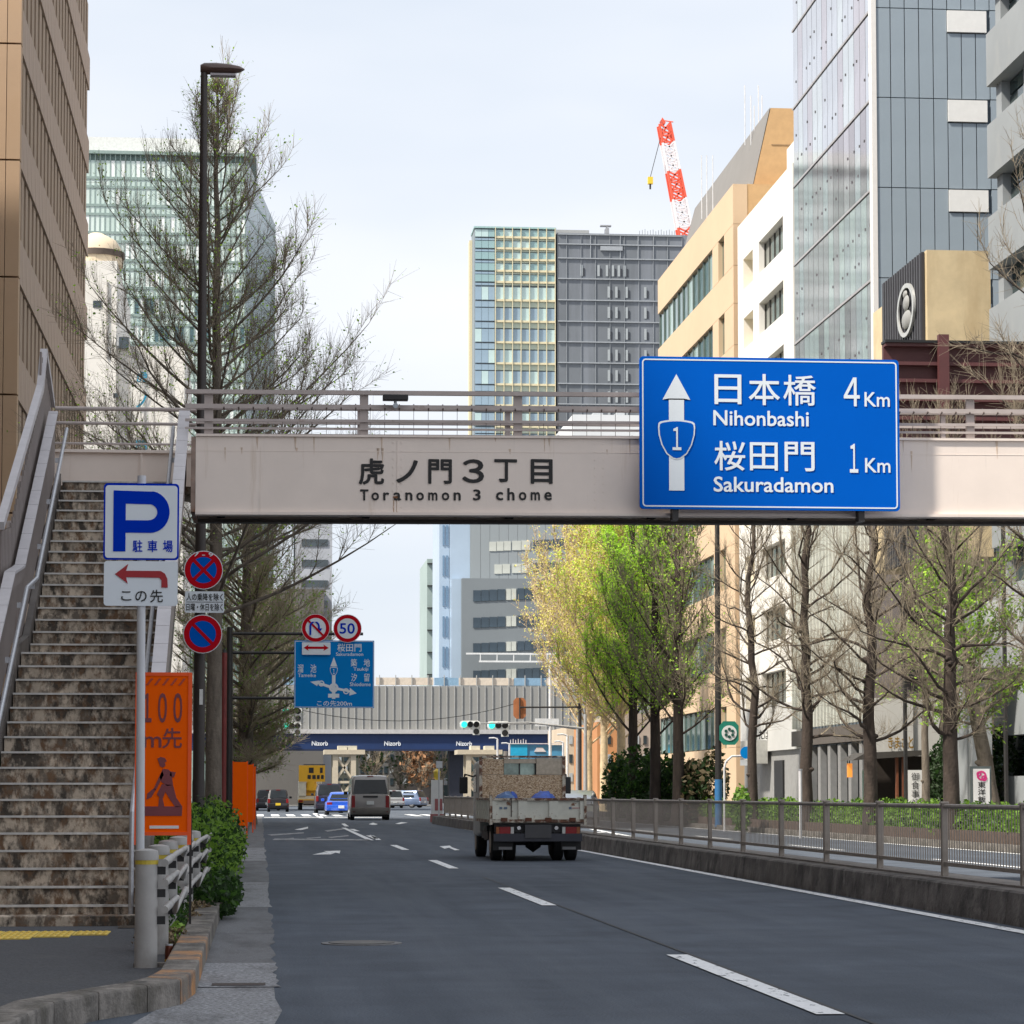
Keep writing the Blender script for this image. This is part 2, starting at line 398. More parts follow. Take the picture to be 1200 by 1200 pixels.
pxmark('lane_text', [(358, 982.2), (376, 981), (376, 982), (360, 983.2)])
pxmark('lane_text', [(384, 981.2), (408, 979), (409, 980.1), (388, 982.4)])
pxmark('lane_dash', [(433, 978.6), (438, 979.6), (447, 984.6), (441, 984.6)])
pxmark('lane_dash', [(400, 965.6), (404, 965.2), (409, 968.6), (404, 968.6)])
pxmark('lane_dash', [(366, 953.6), (371, 953.2), (380, 958.8), (374, 958.8)])
for k in range(16):
    x = -.25 + k * .86
    if not 6.3 < x < 7.7: sheet('crosswalk_bar', [rect(x, x + .45, 148, 160)], .008, PAINT, road)
stripe(.2, 3.0, 139.5, 141.5, 'stop_line'); stripe(3.3, 6.4, 139.5, 141.5, 'stop_line')
pxmark('repair_seam', [(100, 100), (100, 100.1), (100.2, 100)]) if False else None
SEAM = mat('seam_tar', (.022, .024, .028), .7)
sheet('repair_seam', [[(3.235, 12), (3.262, 12), (3.268, 21), (3.262, 21), (3.262, 40), (3.235, 40)]], .005, SEAM, road)
# gutter slabs with ragged outer edge
random.seed(3)
gy = 9.0
for i, (yb, mm) in enumerate([(17.4, GUT2), (19.9, GUT2), (24, GUT), (29.6, GUT), (38, GUT2), (50, GUT), (62, GUT2), (90, GUT), (146, GUT)]):
    n = 9; ed = [(.11 + random.uniform(-.03, .03), gy + (yb - gy - .04) * k / n) for k in range(n + 1)]
    sheet('gutter_slab', [[(-.40 if gy > 14 else -1.25, gy)] + ed + [(-.40 if gy > 14 else -.40, yb - .04)]], .004 if i != 1 else .006, mm, road)
    gy = yb
iron = mat('cast_iron', (.10, .095, .09), .6, .3, var=.3, scale=20)
sheet('drain_slot', [[(-.3, 17.5), (.04, 17.5), (.04, 17.72), (-.3, 17.72)]], .009, mat('drain_rust', (.05, .035, .03), .8), road)
mh = thing('manhole_cover', 'round grey iron manhole cover set in the left lane', 'manhole cover', (.83, 22.4, 0))
t = MB(); t.prism([(.83 + .33 * math.cos(a * .2618), 22.4 + .33 * math.sin(a * .2618)) for a in range(24)], 'z', 0, .008); t.build('ring', mat('manhole_concrete', (.17, .17, .175), .8, var=.3, scale=15), mh)
t = MB(); t.prism([(.83 + .27 * math.cos(a * .2618), 22.4 + .27 * math.sin(a * .2618)) for a in range(24)], 'z', 0, .014); t.build('lid', iron, mh)

# left pavement and its kerb
KP = [(-1.32, 9.5), (-1.2, 12.2), (-1.12, 13.6), (-1.05, 14.35), (-.86, 15.0), (-.62, 15.5), (-.45, 16.0), (-.385, 16.9)]
inner = [(x - .22, y + .1) for x, y in KP[:4]] + [(-1.0, 15.2), (-.78, 15.75), (-.66, 16.2), (-.60, 16.9)]
sheet('pavement', [inner + [(-.6, 17.2), (-.6, 146), (-14, 146), (-14, 9.5)]], .03, PAVE)
kl = bpy.data.objects.new('kerb', None); COL.objects.link(kl); reg(kl, (0, 0, 0)); kl['kind'] = 'structure'
def kblock(parent, o4, z1, m, bev=.015):
    a, b, c, d = o4
    t = MB(); t.add([(*a, -.02), (*b, -.02), (*c, -.02), (*d, -.02), (*a, z1), (*b, z1), (*c, z1), (*d, z1)],
                    [(3, 2, 1, 0), (4, 5, 6, 7), (0, 1, 5, 4), (1, 2, 6, 5), (2, 3, 7, 6), (3, 0, 4, 7)])
    return t.build('kerb_block', m, parent, bevel=bev)
for i in range(len(KP) - 1):
    def lerp(p, q, t): return (p[0] + (q[0] - p[0]) * t, p[1] + (q[1] - p[1]) * t)
    e = .006
    kblock(kl, [lerp(inner[i], inner[i + 1], e), lerp(KP[i], KP[i + 1], e), lerp(KP[i], KP[i + 1], 1 - e), lerp(inner[i], inner[i + 1], 1 - e)], .15, KERBO if i in (6,) else KERB)
y = 16.9; i = 0
while y < 60:
    kblock(kl, [(-.60, y + .006), (-.385, y + .006), (-.385, y + 1.0), (-.60, y + 1.0)], .15, KERBO if i in (1, 3) else KERB); y += 1.006; i += 1
kblock(kl, [(-.60, y), (-.385, y), (-.42, 146), (-.64, 146)], .15, KERB)
# planting bed behind the kerb
sheet('planting_soil', [rect(-1.25, -.6, 24.5, 100)], .036, mat('soil', (.06, .045, .032), .95, var=.4, scale=14, bump=.9, bscale=30))
for yy in (19.0, 20.6, 22.6): B(kl, 'kerb_spacer', KERB, -.86, -.6, yy, yy + .1, .0, .06)
# yellow tactile tiles before the stairs
tac = bpy.data.objects.new('tactile_paving', None); COL.objects.link(tac); reg(tac, (0, 0, 0)); tac['kind'] = 'structure'
tb = MB(); tb.box(-.145, .145, -.145, .145, -.004, .004)
for i in range(5):
    for j in range(5): tb.prism([((i - 2) * .055 + .014 * math.cos(k * 1.047), (j - 2) * .055 + .014 * math.sin(k * 1.047)) for k in range(6)], 'z', .004, .009)
to = None
for i in range(11):
    for j in range(4):
        x, yy = -1.42 - i * .3, 22.85 + j * .3
        if j < 2 and x > -1.95 + .3 * j: continue
        if to is None: to = tb.build('tile', YEL, tac); o = to
        else: o = to.copy(); COL.objects.link(o); o.parent = tac
        o.location = (x, yy, .0345)

# median between the carriageways
med = bpy.data.objects.new('median', None); COL.objects.link(med); reg(med, (0, 0, 0)); med['kind'] = 'structure'
MEDC = mat('median_concrete', (.13, .115, .105), .88, var=.3, scale=5, bump=.5, bscale=30, dirt=[(.055, .05, .045), (.2, .18, .165)], dirt_at=(.46, .62), dirt_scale=(2.5, 2.5, 2.2))
y = 13.0
while y < 75:
    mb = MB(); mb.prism([(6.93, -.02), (6.97, .30), (6.99, .32), (7.22, .32), (7.22, -.02)], 'y', y + .008, y + .6)
    o = mb.build('kerb_block', MEDC, med); y += .606
mb = MB(); mb.prism([(6.93, -.02), (6.97, .30), (6.99, .32), (7.22, .32), (7.22, -.02)], 'y', y, 111); mb.build('kerb_block', MEDC, med)
mb = MB(); mb.prism([(7.22, -.02), (7.22, .34), (7.62, .34), (7.62, -.02)], 'y', 13, 111); mb.build('median_slab', mat('median_top', (.2, .18, .165), .85, var=.3, scale=4, bump=.4, bscale=30), med)
y = 13.0
while y < 60:
    mb = MB(); mb.prism([(7.62, -.02), (7.62, .32), (7.82, .32), (7.84, .30), (7.88, -.02)], 'y', y + .008, y + .6)
    mb.build('kerb_block', MEDC, med); y += .606
mb = MB(); mb.prism([(7.62, -.02), (7.62, .32), (7.82, .32), (7.84, .30), (7.88, -.02)], 'y', y, 111); mb.build('kerb_block', MEDC, med)
# right pavement, its low planter wall
sheet('right_pavement', [rect(15.5, 60, -20, 146)], .10, FARPAVE)
rk = bpy.data.objects.new('right_kerb', None); COL.objects.link(rk); reg(rk, (0, 0, 0)); rk['kind'] = 'structure'
y = 30
BRK = mat('planter_brown', (.10, .07, .055), .85, var=.3, scale=5)
while y < 140:
    B(rk, 'kerb_block', KERB, 15.42, 15.6, y + .01, y + 2.0, -.02, .16); B(rk, 'planter_block', BRK, 15.7, 15.84, y + .01, y + 2.0, .1, .40); y += 2.0

# ------------------------------------------------------------------ median railing
RAILG = mat('railing_taupe', (.32, .28, .245), .5, .15, var=.15, scale=6, dirt=(.13, .1, .08), dirt_at=(.58, .75), dirt_scale=(5, 5, 3))
rail = thing('median_railing', 'long taupe metal railing with thin upright bars along the median kerb', 'railing', (7.3, 22.66, .33))
po = None; ba = None; nb = 0
ys = [22.66 + 3.07 * k for k in range(29)]
far = MB()
for k, yy in enumerate(ys):
    if po is None:
        t = MB(); t.box(7.265, 7.335, yy - .035, yy + .035, .33, 1.11); t.prism([(7.25, 1.11), (7.26, 1.135), (7.34, 1.135), (7.35, 1.11)], 'y', yy - .045, yy + .045); po = t.build('post', RAILG, rail, bevel=.008)
    else:
        c = po.copy(); COL.objects.link(c); c.parent = rail; c.location = (0, yy - ys[0], 0)
    if k == len(ys) - 1: break
    t = MB(); t.tube([(7.3, yy + .035, 1.085), (7.3, ys[k + 1] - .035, 1.085)], .024, 8); t.build('top_rail', RAILG, rail, smooth=True)
    t = MB(); t.box(7.28, 7.32, yy + .035, ys[k + 1] - .035, .45, .49); t.build('bottom_rail', RAILG, rail)
    for j in range(1, 29):
        b = yy + 3.07 * j / 29
        if nb < 298:
            if ba is None: t = MB(); t.box(7.2955, 7.3045, b - .0045, b + .0045, .49, 1.065); ba = t.build('baluster', RAILG, rail); b0 = b
            else: c = ba.copy(); COL.objects.link(c); c.parent = rail; c.location = (0, b - b0, 0)
            nb += 1
        else: far.box(7.2955, 7.3045, b - .0045, b + .0045, .49, 1.065)
far.build('baluster', RAILG, rail, kind='stuff')

# ------------------------------------------------------------------ stairs up to the footbridge
SX0, SX1 = -2.62, -1.12
st = thing('footbridge_stairs', 'long stained concrete stairway with metal edged steps climbing to the footbridge', 'stairs', (-1.87, 25.3, .03))
YS = []; zz = .2
yy = 25.3
for k in range(33):
    YS.append((yy, .2 + .16 * k)); yy += .31 + (.9 if k == 16 else 0)
t = MB(); t.box(SX0 - .3, SX1 + .06, 24.95, 25.3, .0, .12); t.build('base_slab', STONE, st, bevel=.01)
for k, (a, z) in enumerate(YS):
    b = YS[k + 1][0] if k < 32 else a + .31
    dx = random.uniform(-.002, .002)
    stp = B(st, 'step', STONE, SX0 + dx, SX1 + dx, a + .012, b + .02, z - .165, z)
    B(stp, 'nosing', NOSE, SX0, SX1, a - .01, a + .045, z - .012, z + .008)
LZ = YS[-1][1]
# stringers (sloped side beams) following the flight
def slope_poly(off0, off1, y0=25.3, y1=None, ex=0):
    """outline in (y,z) along the two flights between the vertical offsets off0 and off1 above the nosings"""
    P = [(YS[0][0] - .1, YS[0][1]), YS[16], (YS[17][0], YS[17][1]), YS[32]]
    return [(p[0], p[1] + off0) for p in P] + [(p[0], p[1] + off1) for p in P[::-1]]
STR = mat('stringer_steel', (.13, .115, .105), .7, var=.4, scale=2, dirt=(.05, .04, .035), dirt_at=(.45, .7), dirt_scale=(3, 3, 2))
for x in (SX0 - .09, SX1 + .012):
    t = MB(); t.prism(slope_poly(-.38, .10), 'x', x, x + .075); t.build('stringer', STR, st)
PANL = mat('parapet_panel', (.25, .215, .205), .6, var=.12, scale=1.5, dirt=(.16, .11, .09), dirt_at=(.58, .78), dirt_scale=(1.5, 1.5, .7))
# left parapet: tall steel panels with two sloping rails; right parapet: panel with pale cap tiles
for (x, h) in ((SX0 - .10, .86),):
    t = MB(); t.prism(slope_poly(.10, h), 'x', x - .02, x); t.build('parapet_panel', PANL, st)
def sloped_caps(x0, x1, off, m, name, step=.42, ya=25.2, yb=36.2, th=.03):
    P = [(YS[0][0] - .1, YS[0][1]), YS[16], YS[17], YS[32]]
    def zat(y):
        for i in range(3):
            if y <= P[i + 1][0] or i == 2:
                u = (y - P[i][0]) / (P[i + 1][0] - P[i][0]); return P[i][1] + u * (P[i + 1][1] - P[i][1])
    y = ya
    while y < yb:
        y2 = min(y + step, yb)
        t = MB(); t.add([(x, q, zat(q) + off + dz) for x in (x0, x1) for (q, dz) in ((y + .006, 0), (y2 - .006, 0), (y2 - .006, -th), (y + .006, -th))],
                        [(0, 1, 2, 3), (7, 6, 5, 4), (0, 4, 5, 1), (1, 5, 6, 2), (2, 6, 7, 3), (3, 7, 4, 0)])
        t.build(name, m, st); y = y2
    return zat
zat = sloped_caps(SX0 - .19, SX0 - .07, .90, TILE, 'cap_plate')
sloped_caps(SX1 + .015, SX1 + .16, .93, TILE, 'cap_plate', ya=27.6)
t = MB(); t.prism([(27.65, zat(27.65) + .12), (36.2, zat(36.2) + .0), (36.2, zat(36.2) + .90), (31.47, zat(31.47) + .90), (30.26, zat(30.26) + .90), (27.65, zat(27.65) + .90)], 'x', SX1 + .10, SX1 + .12); t.build('parapet_panel', PANL, st)
# upright ribs on both parapets
y = 27.7
while y < 36.2:
    B(st, 'rib', PANL, SX1 + .03, SX1 + .095, y, y + .05, zat(y) + .02, zat(y) + .87); y += .92
y = 25.6
while y < 36.2:
    B(st, 'rib', PANL, SX0 - .165, SX0 - .122, y, y + .06, zat(y) - .2, zat(y) + .84); y += .92
# taller outer screen on the left, ending at a step down
OUT = [(30.2, zat(30.2) + 1.42), (35.4, zat(35.4) + 1.50), (35.9, 7.0), (37.3, 6.5)]
for (a, b) in zip(OUT[:-1], OUT[1:]):
    t = MB(); t.beam((SX0 - .24, *a), (SX0 - .24, *b), .09, .09); t.build('screen_rail', TILE, st)
y = 30.4
while y < 37.2:
    zt_s = zat(y) + 1.38 if y < 35.4 else 7.0 - (y - 35.4) * .26
    B(st, 'screen_bar', PANL, SX0 - .262, SX0 - .238, y, y + .10, zat(min(y, 36.1)) + .1, zt_s - .04); y += .17
for y in (30.25, 31.6, 32.9, 34.2, 35.5, 36.6):
    B(st, 'screen_post', RAILP, SX0 - .30, SX0 - .255, y, y + .06, zat(min(y, 36)) - .1, zat(min(y, 36.1)) + 1.36 - (max(0, y - 35.9)) * .3)
# round handrails on small brackets
def handrail(x, off, ya, yb, curl):
    P = [ya] + [q for q in (30.2, 31.5) if ya < q < yb] + [yb]
    pts = [(x, q, zat(q) + off) for q in P]
    if curl: pts = [(x, ya - .16, .04), (x, ya - .16, zat(ya) + off - .32), (x, ya - .10, zat(ya) + off - .06)] + pts
    t = MB(); t.tube(pts, .024, 8); t.build('handrail', STEEL, st, smooth=True)
    q = ya + .5
    while q < yb: B(st, 'bracket', STEEL, min(x, x + (.08 if x > -1.8 else -.08)), max(x, x + (.08 if x > -1.8 else -.08)), q, q + .03, zat(q) + off - .09, zat(q) + off - .03); q += 1.3
handrail(SX0 + .06, .74, 25.5, 36.0, False); handrail(SX0 + .13, .40, 25.5, 36.0, False) if False else None
handrail(SX1 - .05, .78, 25.45, 36.0, True)
# landing at the top
t = MB(); t.box(SX0 - .2, -.87, 36.1 + .32, 37.4, LZ - .12, LZ - .02); t.build('landing_slab', STONE, st)
t = MB(); t.box(SX0 - .2, -.90, 37.4, 37.46, LZ - .1, 5.86); t.box(SX0 - .2, -.90, 37.34, 37.52, 5.86, 5.90); t.box(-1.66, -1.63, 37.37, 37.4, LZ - .1, 5.86); t.build('landing_fascia', BEIGE, st)
for z, r in ((6.47, .028), (6.27, .022), (5.99, .016)):
    t = MB(); t.tube([(SX0 - .2, 37.43, z), (-.9, 37.43, z)], r, 8); t.build('landing_rail', RAILP, st, smooth=True)
# dark supports below flight
t = MB(); t.box(-2.1, -1.7, 34.6, 35.0, 0, zat(34.6) - .3); t.build('support_column', PANL, st)

# ------------------------------------------------------------------ the footbridge
BY0, BY1 = 35.4, 36.95
fb = thing('footbridge', 'pale beige steel footbridge crossing the whole road with railings on top', 'footbridge', (7.5, 36.2, 0))
def cz(x): return .006 * (x + .86)
XE = 24.0
def girder(y0, y1, zb, zt, name, label=None):
    t = MB()
    t.add([(x, y, z + cz(x)) for x in (-.86, XE) for y in (y0, y1) for z in (zb, zt)], [(0, 1, 3, 2), (4, 6, 7, 5), (0, 4, 5, 1), (2, 3, 7, 6), (0, 2, 6, 4), (1, 5, 7, 3)])
    return t.build(name, BEIGE, fb, label=label)
girder(BY0, BY0 + .03, 4.86, 5.84, 'girder_web')
girder(BY0 - .05, BY0 + .16, 4.82, 4.857, 'girder_flange')
girder(BY0 - .03, BY0 + .10, 5.843, 5.87, 'girder_flange')
girder(BY1 - .03, BY1, 4.90, 5.84, 'rear_girder_web')
for x in np.arange(.6, XE, 4.6):
    pass
seamm = mat('seam_shade', (.30, .25, .22), .7)
# web stiffener edges and old fixings
for x in (1.75, 10.6, 15.5):
    t = MB(); t.box(x, x + .012, BY0 - .006, BY0 - .001, 4.87 + cz(x), 5.80 + cz(x)); t.build('web_seam', BEIGE, fb)
t = MB(); t.box(1.70, 1.76, BY0 - .012, BY0 - .001, 5.06, 5.085); t.build('bracket_stub', mat('rust', (.20, .08, .03), .8), fb)
t = MB()
for x in (1.705, 1.745): t.box(x, x + .008, BY0 - .004, BY0 - .001, 4.87, 5.06)
t.build('rust_run', mat('rust_stain', (.42, .24, .12), .8, var=.2, scale=20), fb)
rq = random.Random(6)
for _ in range(26):
    x_ = rq.uniform(-.7, 11); l_ = rq.uniform(.05, .34); w_ = rq.uniform(.006, .02); top_ = rq.choice((5.84, 5.84, 5.70, 5.84)); zt_q = top_ + cz(x_)
    t = MB(); t.prism([(x_ - w_, zt_q), (x_ + w_, zt_q), (x_ + w_ * .3, zt_q - l_)], 'y', BY0 - .0025, BY0 - .0012); t.build('rust_run', mat('rust_faint', (.60, .47, .37) , .75, var=.15, scale=14), fb)
for x_ in (1.75, 4.4, 10.6):
    for k_ in range(9):
        for d_ in (-.05, .06): t = MB(); t.disc(x_ + d_, 4.93 + k_ * .105 + cz(x_), BY0 - .007, .009, .006, 8); t.build('bolt', BEIGE, fb)
t = MB(); t.beam((-.86, BY0 - .002, 5.655), (XE, BY0 - .002, 5.655 + cz(XE)), .003, .006); t.build('web_crease', BEIGE, fb)
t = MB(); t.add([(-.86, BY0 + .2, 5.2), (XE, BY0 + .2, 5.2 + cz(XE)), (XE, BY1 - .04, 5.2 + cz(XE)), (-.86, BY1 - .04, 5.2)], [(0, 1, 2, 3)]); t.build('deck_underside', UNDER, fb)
t = MB(); t.add([(-.86, BY0 + .04, 5.3), (XE, BY0 + .04, 5.3 + cz(XE)), (XE, BY1 - .04, 5.3 + cz(XE)), (-.86, BY1 - .04, 5.3)], [(0, 1, 2, 3)]); t.build('deck', mat('deck', (.16, .14, .13), .8), fb)
x = -.6
while x < XE:
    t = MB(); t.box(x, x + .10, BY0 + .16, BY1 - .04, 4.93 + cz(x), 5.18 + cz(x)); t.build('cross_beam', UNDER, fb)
    t = MB(); t.beam((x + .2, BY0 + .2, 4.96 + cz(x)), (x + 1.8, BY1 - .1, 4.96 + cz(x)), .06, .05); t.build('cross_brace', RAILP, fb)
    x += 1.95
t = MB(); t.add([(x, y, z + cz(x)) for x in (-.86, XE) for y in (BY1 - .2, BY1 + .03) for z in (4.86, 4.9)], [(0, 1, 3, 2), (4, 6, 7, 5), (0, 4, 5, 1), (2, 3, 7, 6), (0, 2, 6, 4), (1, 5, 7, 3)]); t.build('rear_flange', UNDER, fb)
t = MB(); t.box(-.92, -.865, BY0, BY1, 4.86, 5.84); t.build('end_plate', mat('end_plate_rust', (.30, .22, .18), .7, var=.3, scale=5, dirt=(.25, .1, .04), dirt_at=(.5, .6), dirt_scale=(3, 3, 2)), fb)
for (yy, x_lo) in ((BY0 + .03, -1.0), (BY1 - .05, -.9)):
    for (z, w, h) in ((6.43, .07, .055), (6.24, .05, .06), (6.06, .03, .035), (5.955, .025, .028)):
        t = MB(); t.beam((x_lo, yy, z + cz(x_lo)), (XE, yy, z + cz(XE)), w, h); t.build('rail', RAILP, fb)
    x = -.70
    while x < XE:
        if yy < 36: B(fb, 'rail_post', RAILP, x - .055, x + .055, yy + .02, yy + .07, 5.87 + cz(x), 6.42 + cz(x))
        else: B(fb, 'rail_post', RAILP, x - .035, x + .035, yy + .02, yy + .06, 5.84 + cz(x), 6.42 + cz(x))
        x += 2.02
    if yy < 36:
        x = -.5; k = 0
        wr = None
        while x < XE:
            t = MB()
            t.beam((x, yy + .035, 5.88 + cz(x)), (x, yy + .035, 6.24 + cz(x)), .006, .006)
            t.beam((x, yy - .03, 6.21 + cz(x)), (x, yy + .05, 6.28 + cz(x)), .016, .03)
            t.build('rail_wire', mat('wire_dark', (.12, .09, .08), .6), fb)
            x += .19; k += 1
for (x, w) in ((-2.0, .34), (16.4, .5)):
    t = MB(); t.box(x, x + w, 36.0, 36.4, 0, 5.1); t.build('column', mat('column_brown', (.06, .045, .04), .6, var=.3, scale=3), fb)
TXT = mat('black_lettering', (.012, .012, .013), .6, var=.0)
for ch, a, b, c, d in (('虎', 419, 449, 537, 568), ('ノ', 463, 489, 539, 566), ('門', 501, 529, 538, 567), ('３', 541, 567, 538, 566), ('丁', 579, 606, 538, 565), ('目', 622, 648, 538, 567)):
    text(ch, TXT, fb, XP(a, BY0), XP(b, BY0), ZP(a, d, BY0), ZP(a, c, BY0), BY0 - .002, bold=.028, th=.008)
for ch, a, w, lo in [(c_, a_, w_, l_) for c_, a_, w_, l_ in (('T', 420.5, 10, 573.5), ('o', 434, 9, 577), ('r', 448, 7, 577), ('a', 460, 9, 577), ('n', 474, 8.5, 577), ('o', 487, 9, 577), ('m', 501, 11, 577), ('o', 517, 9, 577), ('n', 531, 8.5, 577),
                     ('3', 554, 9, 573.5), ('c', 581, 8.5, 576.5), ('h', 594.5, 8.5, 572), ('o', 608, 9, 576.5), ('m', 622, 11, 576.5), ('e', 638, 9, 576.5))]:
    text(ch, TXT, fb, XP(a, BY0), XP(a + w, BY0), ZP(a, 586.5, BY0), ZP(a, lo, BY0), BY0 - .002, bold=.03, th=.008)
# small sensor hung on the railing
sen = thing('rail_sensor', 'small black sensor box clamped to the footbridge top rail', 'sensor', (XP(462, 35.3), 35.3, ZP(462, 467, 35.3)))
x = XP(462, 35.3); z = ZP(462, 467, 35.3)
t = MB(); t.box(x - .165, x + .165, 35.22, 35.36, z - .03, z + .045); t.build('box', BLACK, sen, bevel=.01)
t = MB(); t.tube([(x, 35.30, z - .03), (x, 35.30, z - .07)], .02, 8); t.disc(x, z - .10, 35.24, .035, .08, 12); t.build('lens', mat('lens_grey', (.3, .33, .36), .3, .5), sen)

# ------------------------------------------------------------------ the big blue direction sign on the footbridge
SY = 35.12
def sx(p): return XP(p, SY)
def sz(p, q=900): return ZP(q, p, SY)
bs = thing('direction_sign', 'large blue direction sign with white arrow fixed to the footbridge front', 'road sign', (sx(905), SY, sz(597)))
t = MB(); t.prism(rrect(sx(751), sx(1058), sz(597.5), sz(419.5), .05), 'y', SY, SY + .045); t.build('panel', BLUE, bs)
t = MB(); frame(t, sx(754), sx(1055.5), sz(595), sz(422.3), .05, .018, SY - .004, .003); t.build('border', WHITE, bs)
t = MB(); t.add([(sx(a), SY - .006, sz(b)) for a, b in ((794.5, 440), (811, 470), (803.5, 468.5), (803.5, 576), (785.5, 576), (785.5, 468.5), (778, 470))], [(0, 1, 6), (2, 3, 4, 5), (1, 2, 5, 6)]); t.build('arrow', WHITE, bs)
def shield(cx, cy, w, h, k=1.0):
    out = []
    top = []
    for i in range(9):
        u = -1 + i / 4; top.append((cx + u * w * .86, cy - h * .5 - (1 - u * u) * h * .05))
    out += top
    out += [(cx + w * .97, cy - h * .46), (cx + w * 1.0, cy - h * .36), (cx + w * .97, cy - h * .15), (cx + w * .82, cy + h * .12), (cx + w * .55, cy + h * .36), (cx + w * .2, cy + h * .49), (cx, cy + h * .51)]
    out += [(2 * cx - a, b) for a, b in out[::-1][1:7]]
    return out
t = MB()
o1 = shield(794.5, 517.5, 22, 44); o2 = shield(794.5, 517.5, 20.2, 40.6)
t.add([(sx(a), SY - .010, sz(b)) for a, b in o1], [tuple(range(len(o1)))[::-1]]); t.build('shield_edge', WHITE, bs)
t = MB(); t.add([(sx(a), SY - .013, sz(b)) for a, b in o2], [tuple(range(len(o2)))[::-1]]); t.build('shield_face', BLUE, bs)
for s, a, b, c, d, bo in (('１', 789.5, 800, 502, 529, .012), ('日', 839.5, 871.5, 439.5, 474.5, .012), ('本', 880, 917, 438.5, 475, .012), ('橋', 921, 959.5, 439, 475, .010),
                      ('Nihonbashi', 838, 951, 481.5, 499.5, .02), ('４', 992.5, 1011.5, 441, 475, .012), ('Km', 1017, 1047, 458, 475, .014),
                      ('桜', 839, 875.5, 517.5, 552, .012), ('田', 881, 914, 518.5, 551.5, .012), ('門', 922, 957.5, 517.5, 552, .012), ('Sakuradamon', 838, 979.5, 559, 577, .02),
                      ('１', 999, 1009, 519, 553, .012), ('Km', 1017, 1047, 535.5, 552.5, .014)):
    text(s, WHITE, bs, sx(a), sx(b), sz(d), sz(c), SY - (.016 if s == '１' and a < 900 else .004), bold=bo, th=.003)
for px in (790, 1010):
    t = MB(); t.box(sx(px), sx(px) + .08, SY + .045, 35.36, sz(610), sz(440)); t.build('mounting_bar', DARK, bs)

# ------------------------------------------------------------------ left pavement furniture
# parking sign on its pole
PY = 21.2
def px_(p, q=700): return XP(p, PY, q)
def pz_(q, p=165): return ZP(p, q, PY)
ps = thing('parking_sign', 'white and blue P parking sign over a red left arrow plate on a pale pole', 'parking sign', (px_(164.5), PY, .03))
t = MB(); t.tube([(px_(164.5, 1000), PY + .04, .0), (px_(164.5), PY + .04, 3.68)], .033, 12); t.build('pole', ALU, ps, smooth=True)
t = MB(); t.prism(rrect(px_(120.5), px_(209), pz_(656), pz_(566.5), .03), 'y', PY, PY + .02); q = t.build('plate', PBLUE, ps)
t = MB(); t.prism(rrect(px_(122.5), px_(207), pz_(654), pz_(569), .025), 'y', PY - .004, PY - .001); t.build('face', WHITE, q)
t = MB(); t.prism(rrect(px_(121.5), px_(208), pz_(710), pz_(657.5), .025), 'y', PY, PY + .02); q2 = t.build('plate', WHITE, ps)
for k in (580, 640, 672, 700): B(ps, 'clamp', STEEL, px_(158), px_(171), PY + .02, PY + .09, pz_(k) - .012, pz_(k) + .012)
# the P: stem and bowl
t = MB()
def zz_(q): return pz_(q)
a0 = 575; cx0, cy0, ro, ri = 174.5, 600.4, 24.4, 9.6
outer = [(132, 575), (176, 576)] + [(174.8 + 23.2 * math.sin(R(u)), 600 - 24.6 * math.cos(R(u))) for u in range(10, 180, 12)] + [(174, 624.5), (146.5, 624.5), (146.5, 646.5), (132, 646.5)]
inn = [(146.5, 590.5), (173, 591)] + [(173.5 + 10 * math.sin(R(u)), 600.2 - 9.4 * math.cos(R(u))) for u in range(10, 180, 12)] + [(172, 609.8), (146.5, 609.8)]
# keyhole outline, triangulated by strips
n = len(inn); ov = [(px_(a), PY - .008, pz_(b)) for a, b in outer]; iv = [(px_(a), PY - .008, pz_(b)) for a, b in inn]
t.add(ov[0:2] + iv[0:2], [(0, 1, 3, 2)])
k1 = len(range(10, 180, 12))
t.add(ov[1:2 + k1 + 1] + iv[1:2 + k1 + 1], [(i, i + 1, i + 2 + k1 + 1, i + 1 + k1 + 1) for i in range(k1 + 1)])
t.add([ov[0], iv[0], iv[-1], ov[-3], ov[-2], ov[-1]], [(0, 1, 2, 3, 4, 5)])
t.add([iv[-1], iv[-2], ov[-4], ov[-3]], [(0, 1, 2, 3)])
t.build('letter', PBLUE, q)
for ch, a, b in (('駐', 155, 166.5), ('車', 172.5, 184), ('場', 190.5, 202)): text(ch, PBLUE, q, px_(a), px_(b), pz_(647), pz_(633), PY - .004, bold=.02, th=.004)
ra = mat('arrow_red', (.36, .012, .02), .5, var=.05)
t = MB(); P = [(134.5, 673), (150, 661), (147.5, 669), (188, 669), (193, 672), (196, 678), (196.5, 688.5), (189, 688.5), (189, 680), (186.5, 677), (147.5, 676.5), (149.5, 684)]
t.prism([(px_(a), pz_(b)) for a, b in P], 'y', PY - .006, PY - .002); t.build('arrow', ra, q2)
for ch, a, b, c, d in (('こ', 142, 154, 693, 704), ('の', 158.5, 172, 692.5, 705), ('先', 176, 191, 691, 706)): text(ch, TXT, q2, px_(a), px_(b), pz_(d), pz_(c), PY, bold=.012, th=.005)

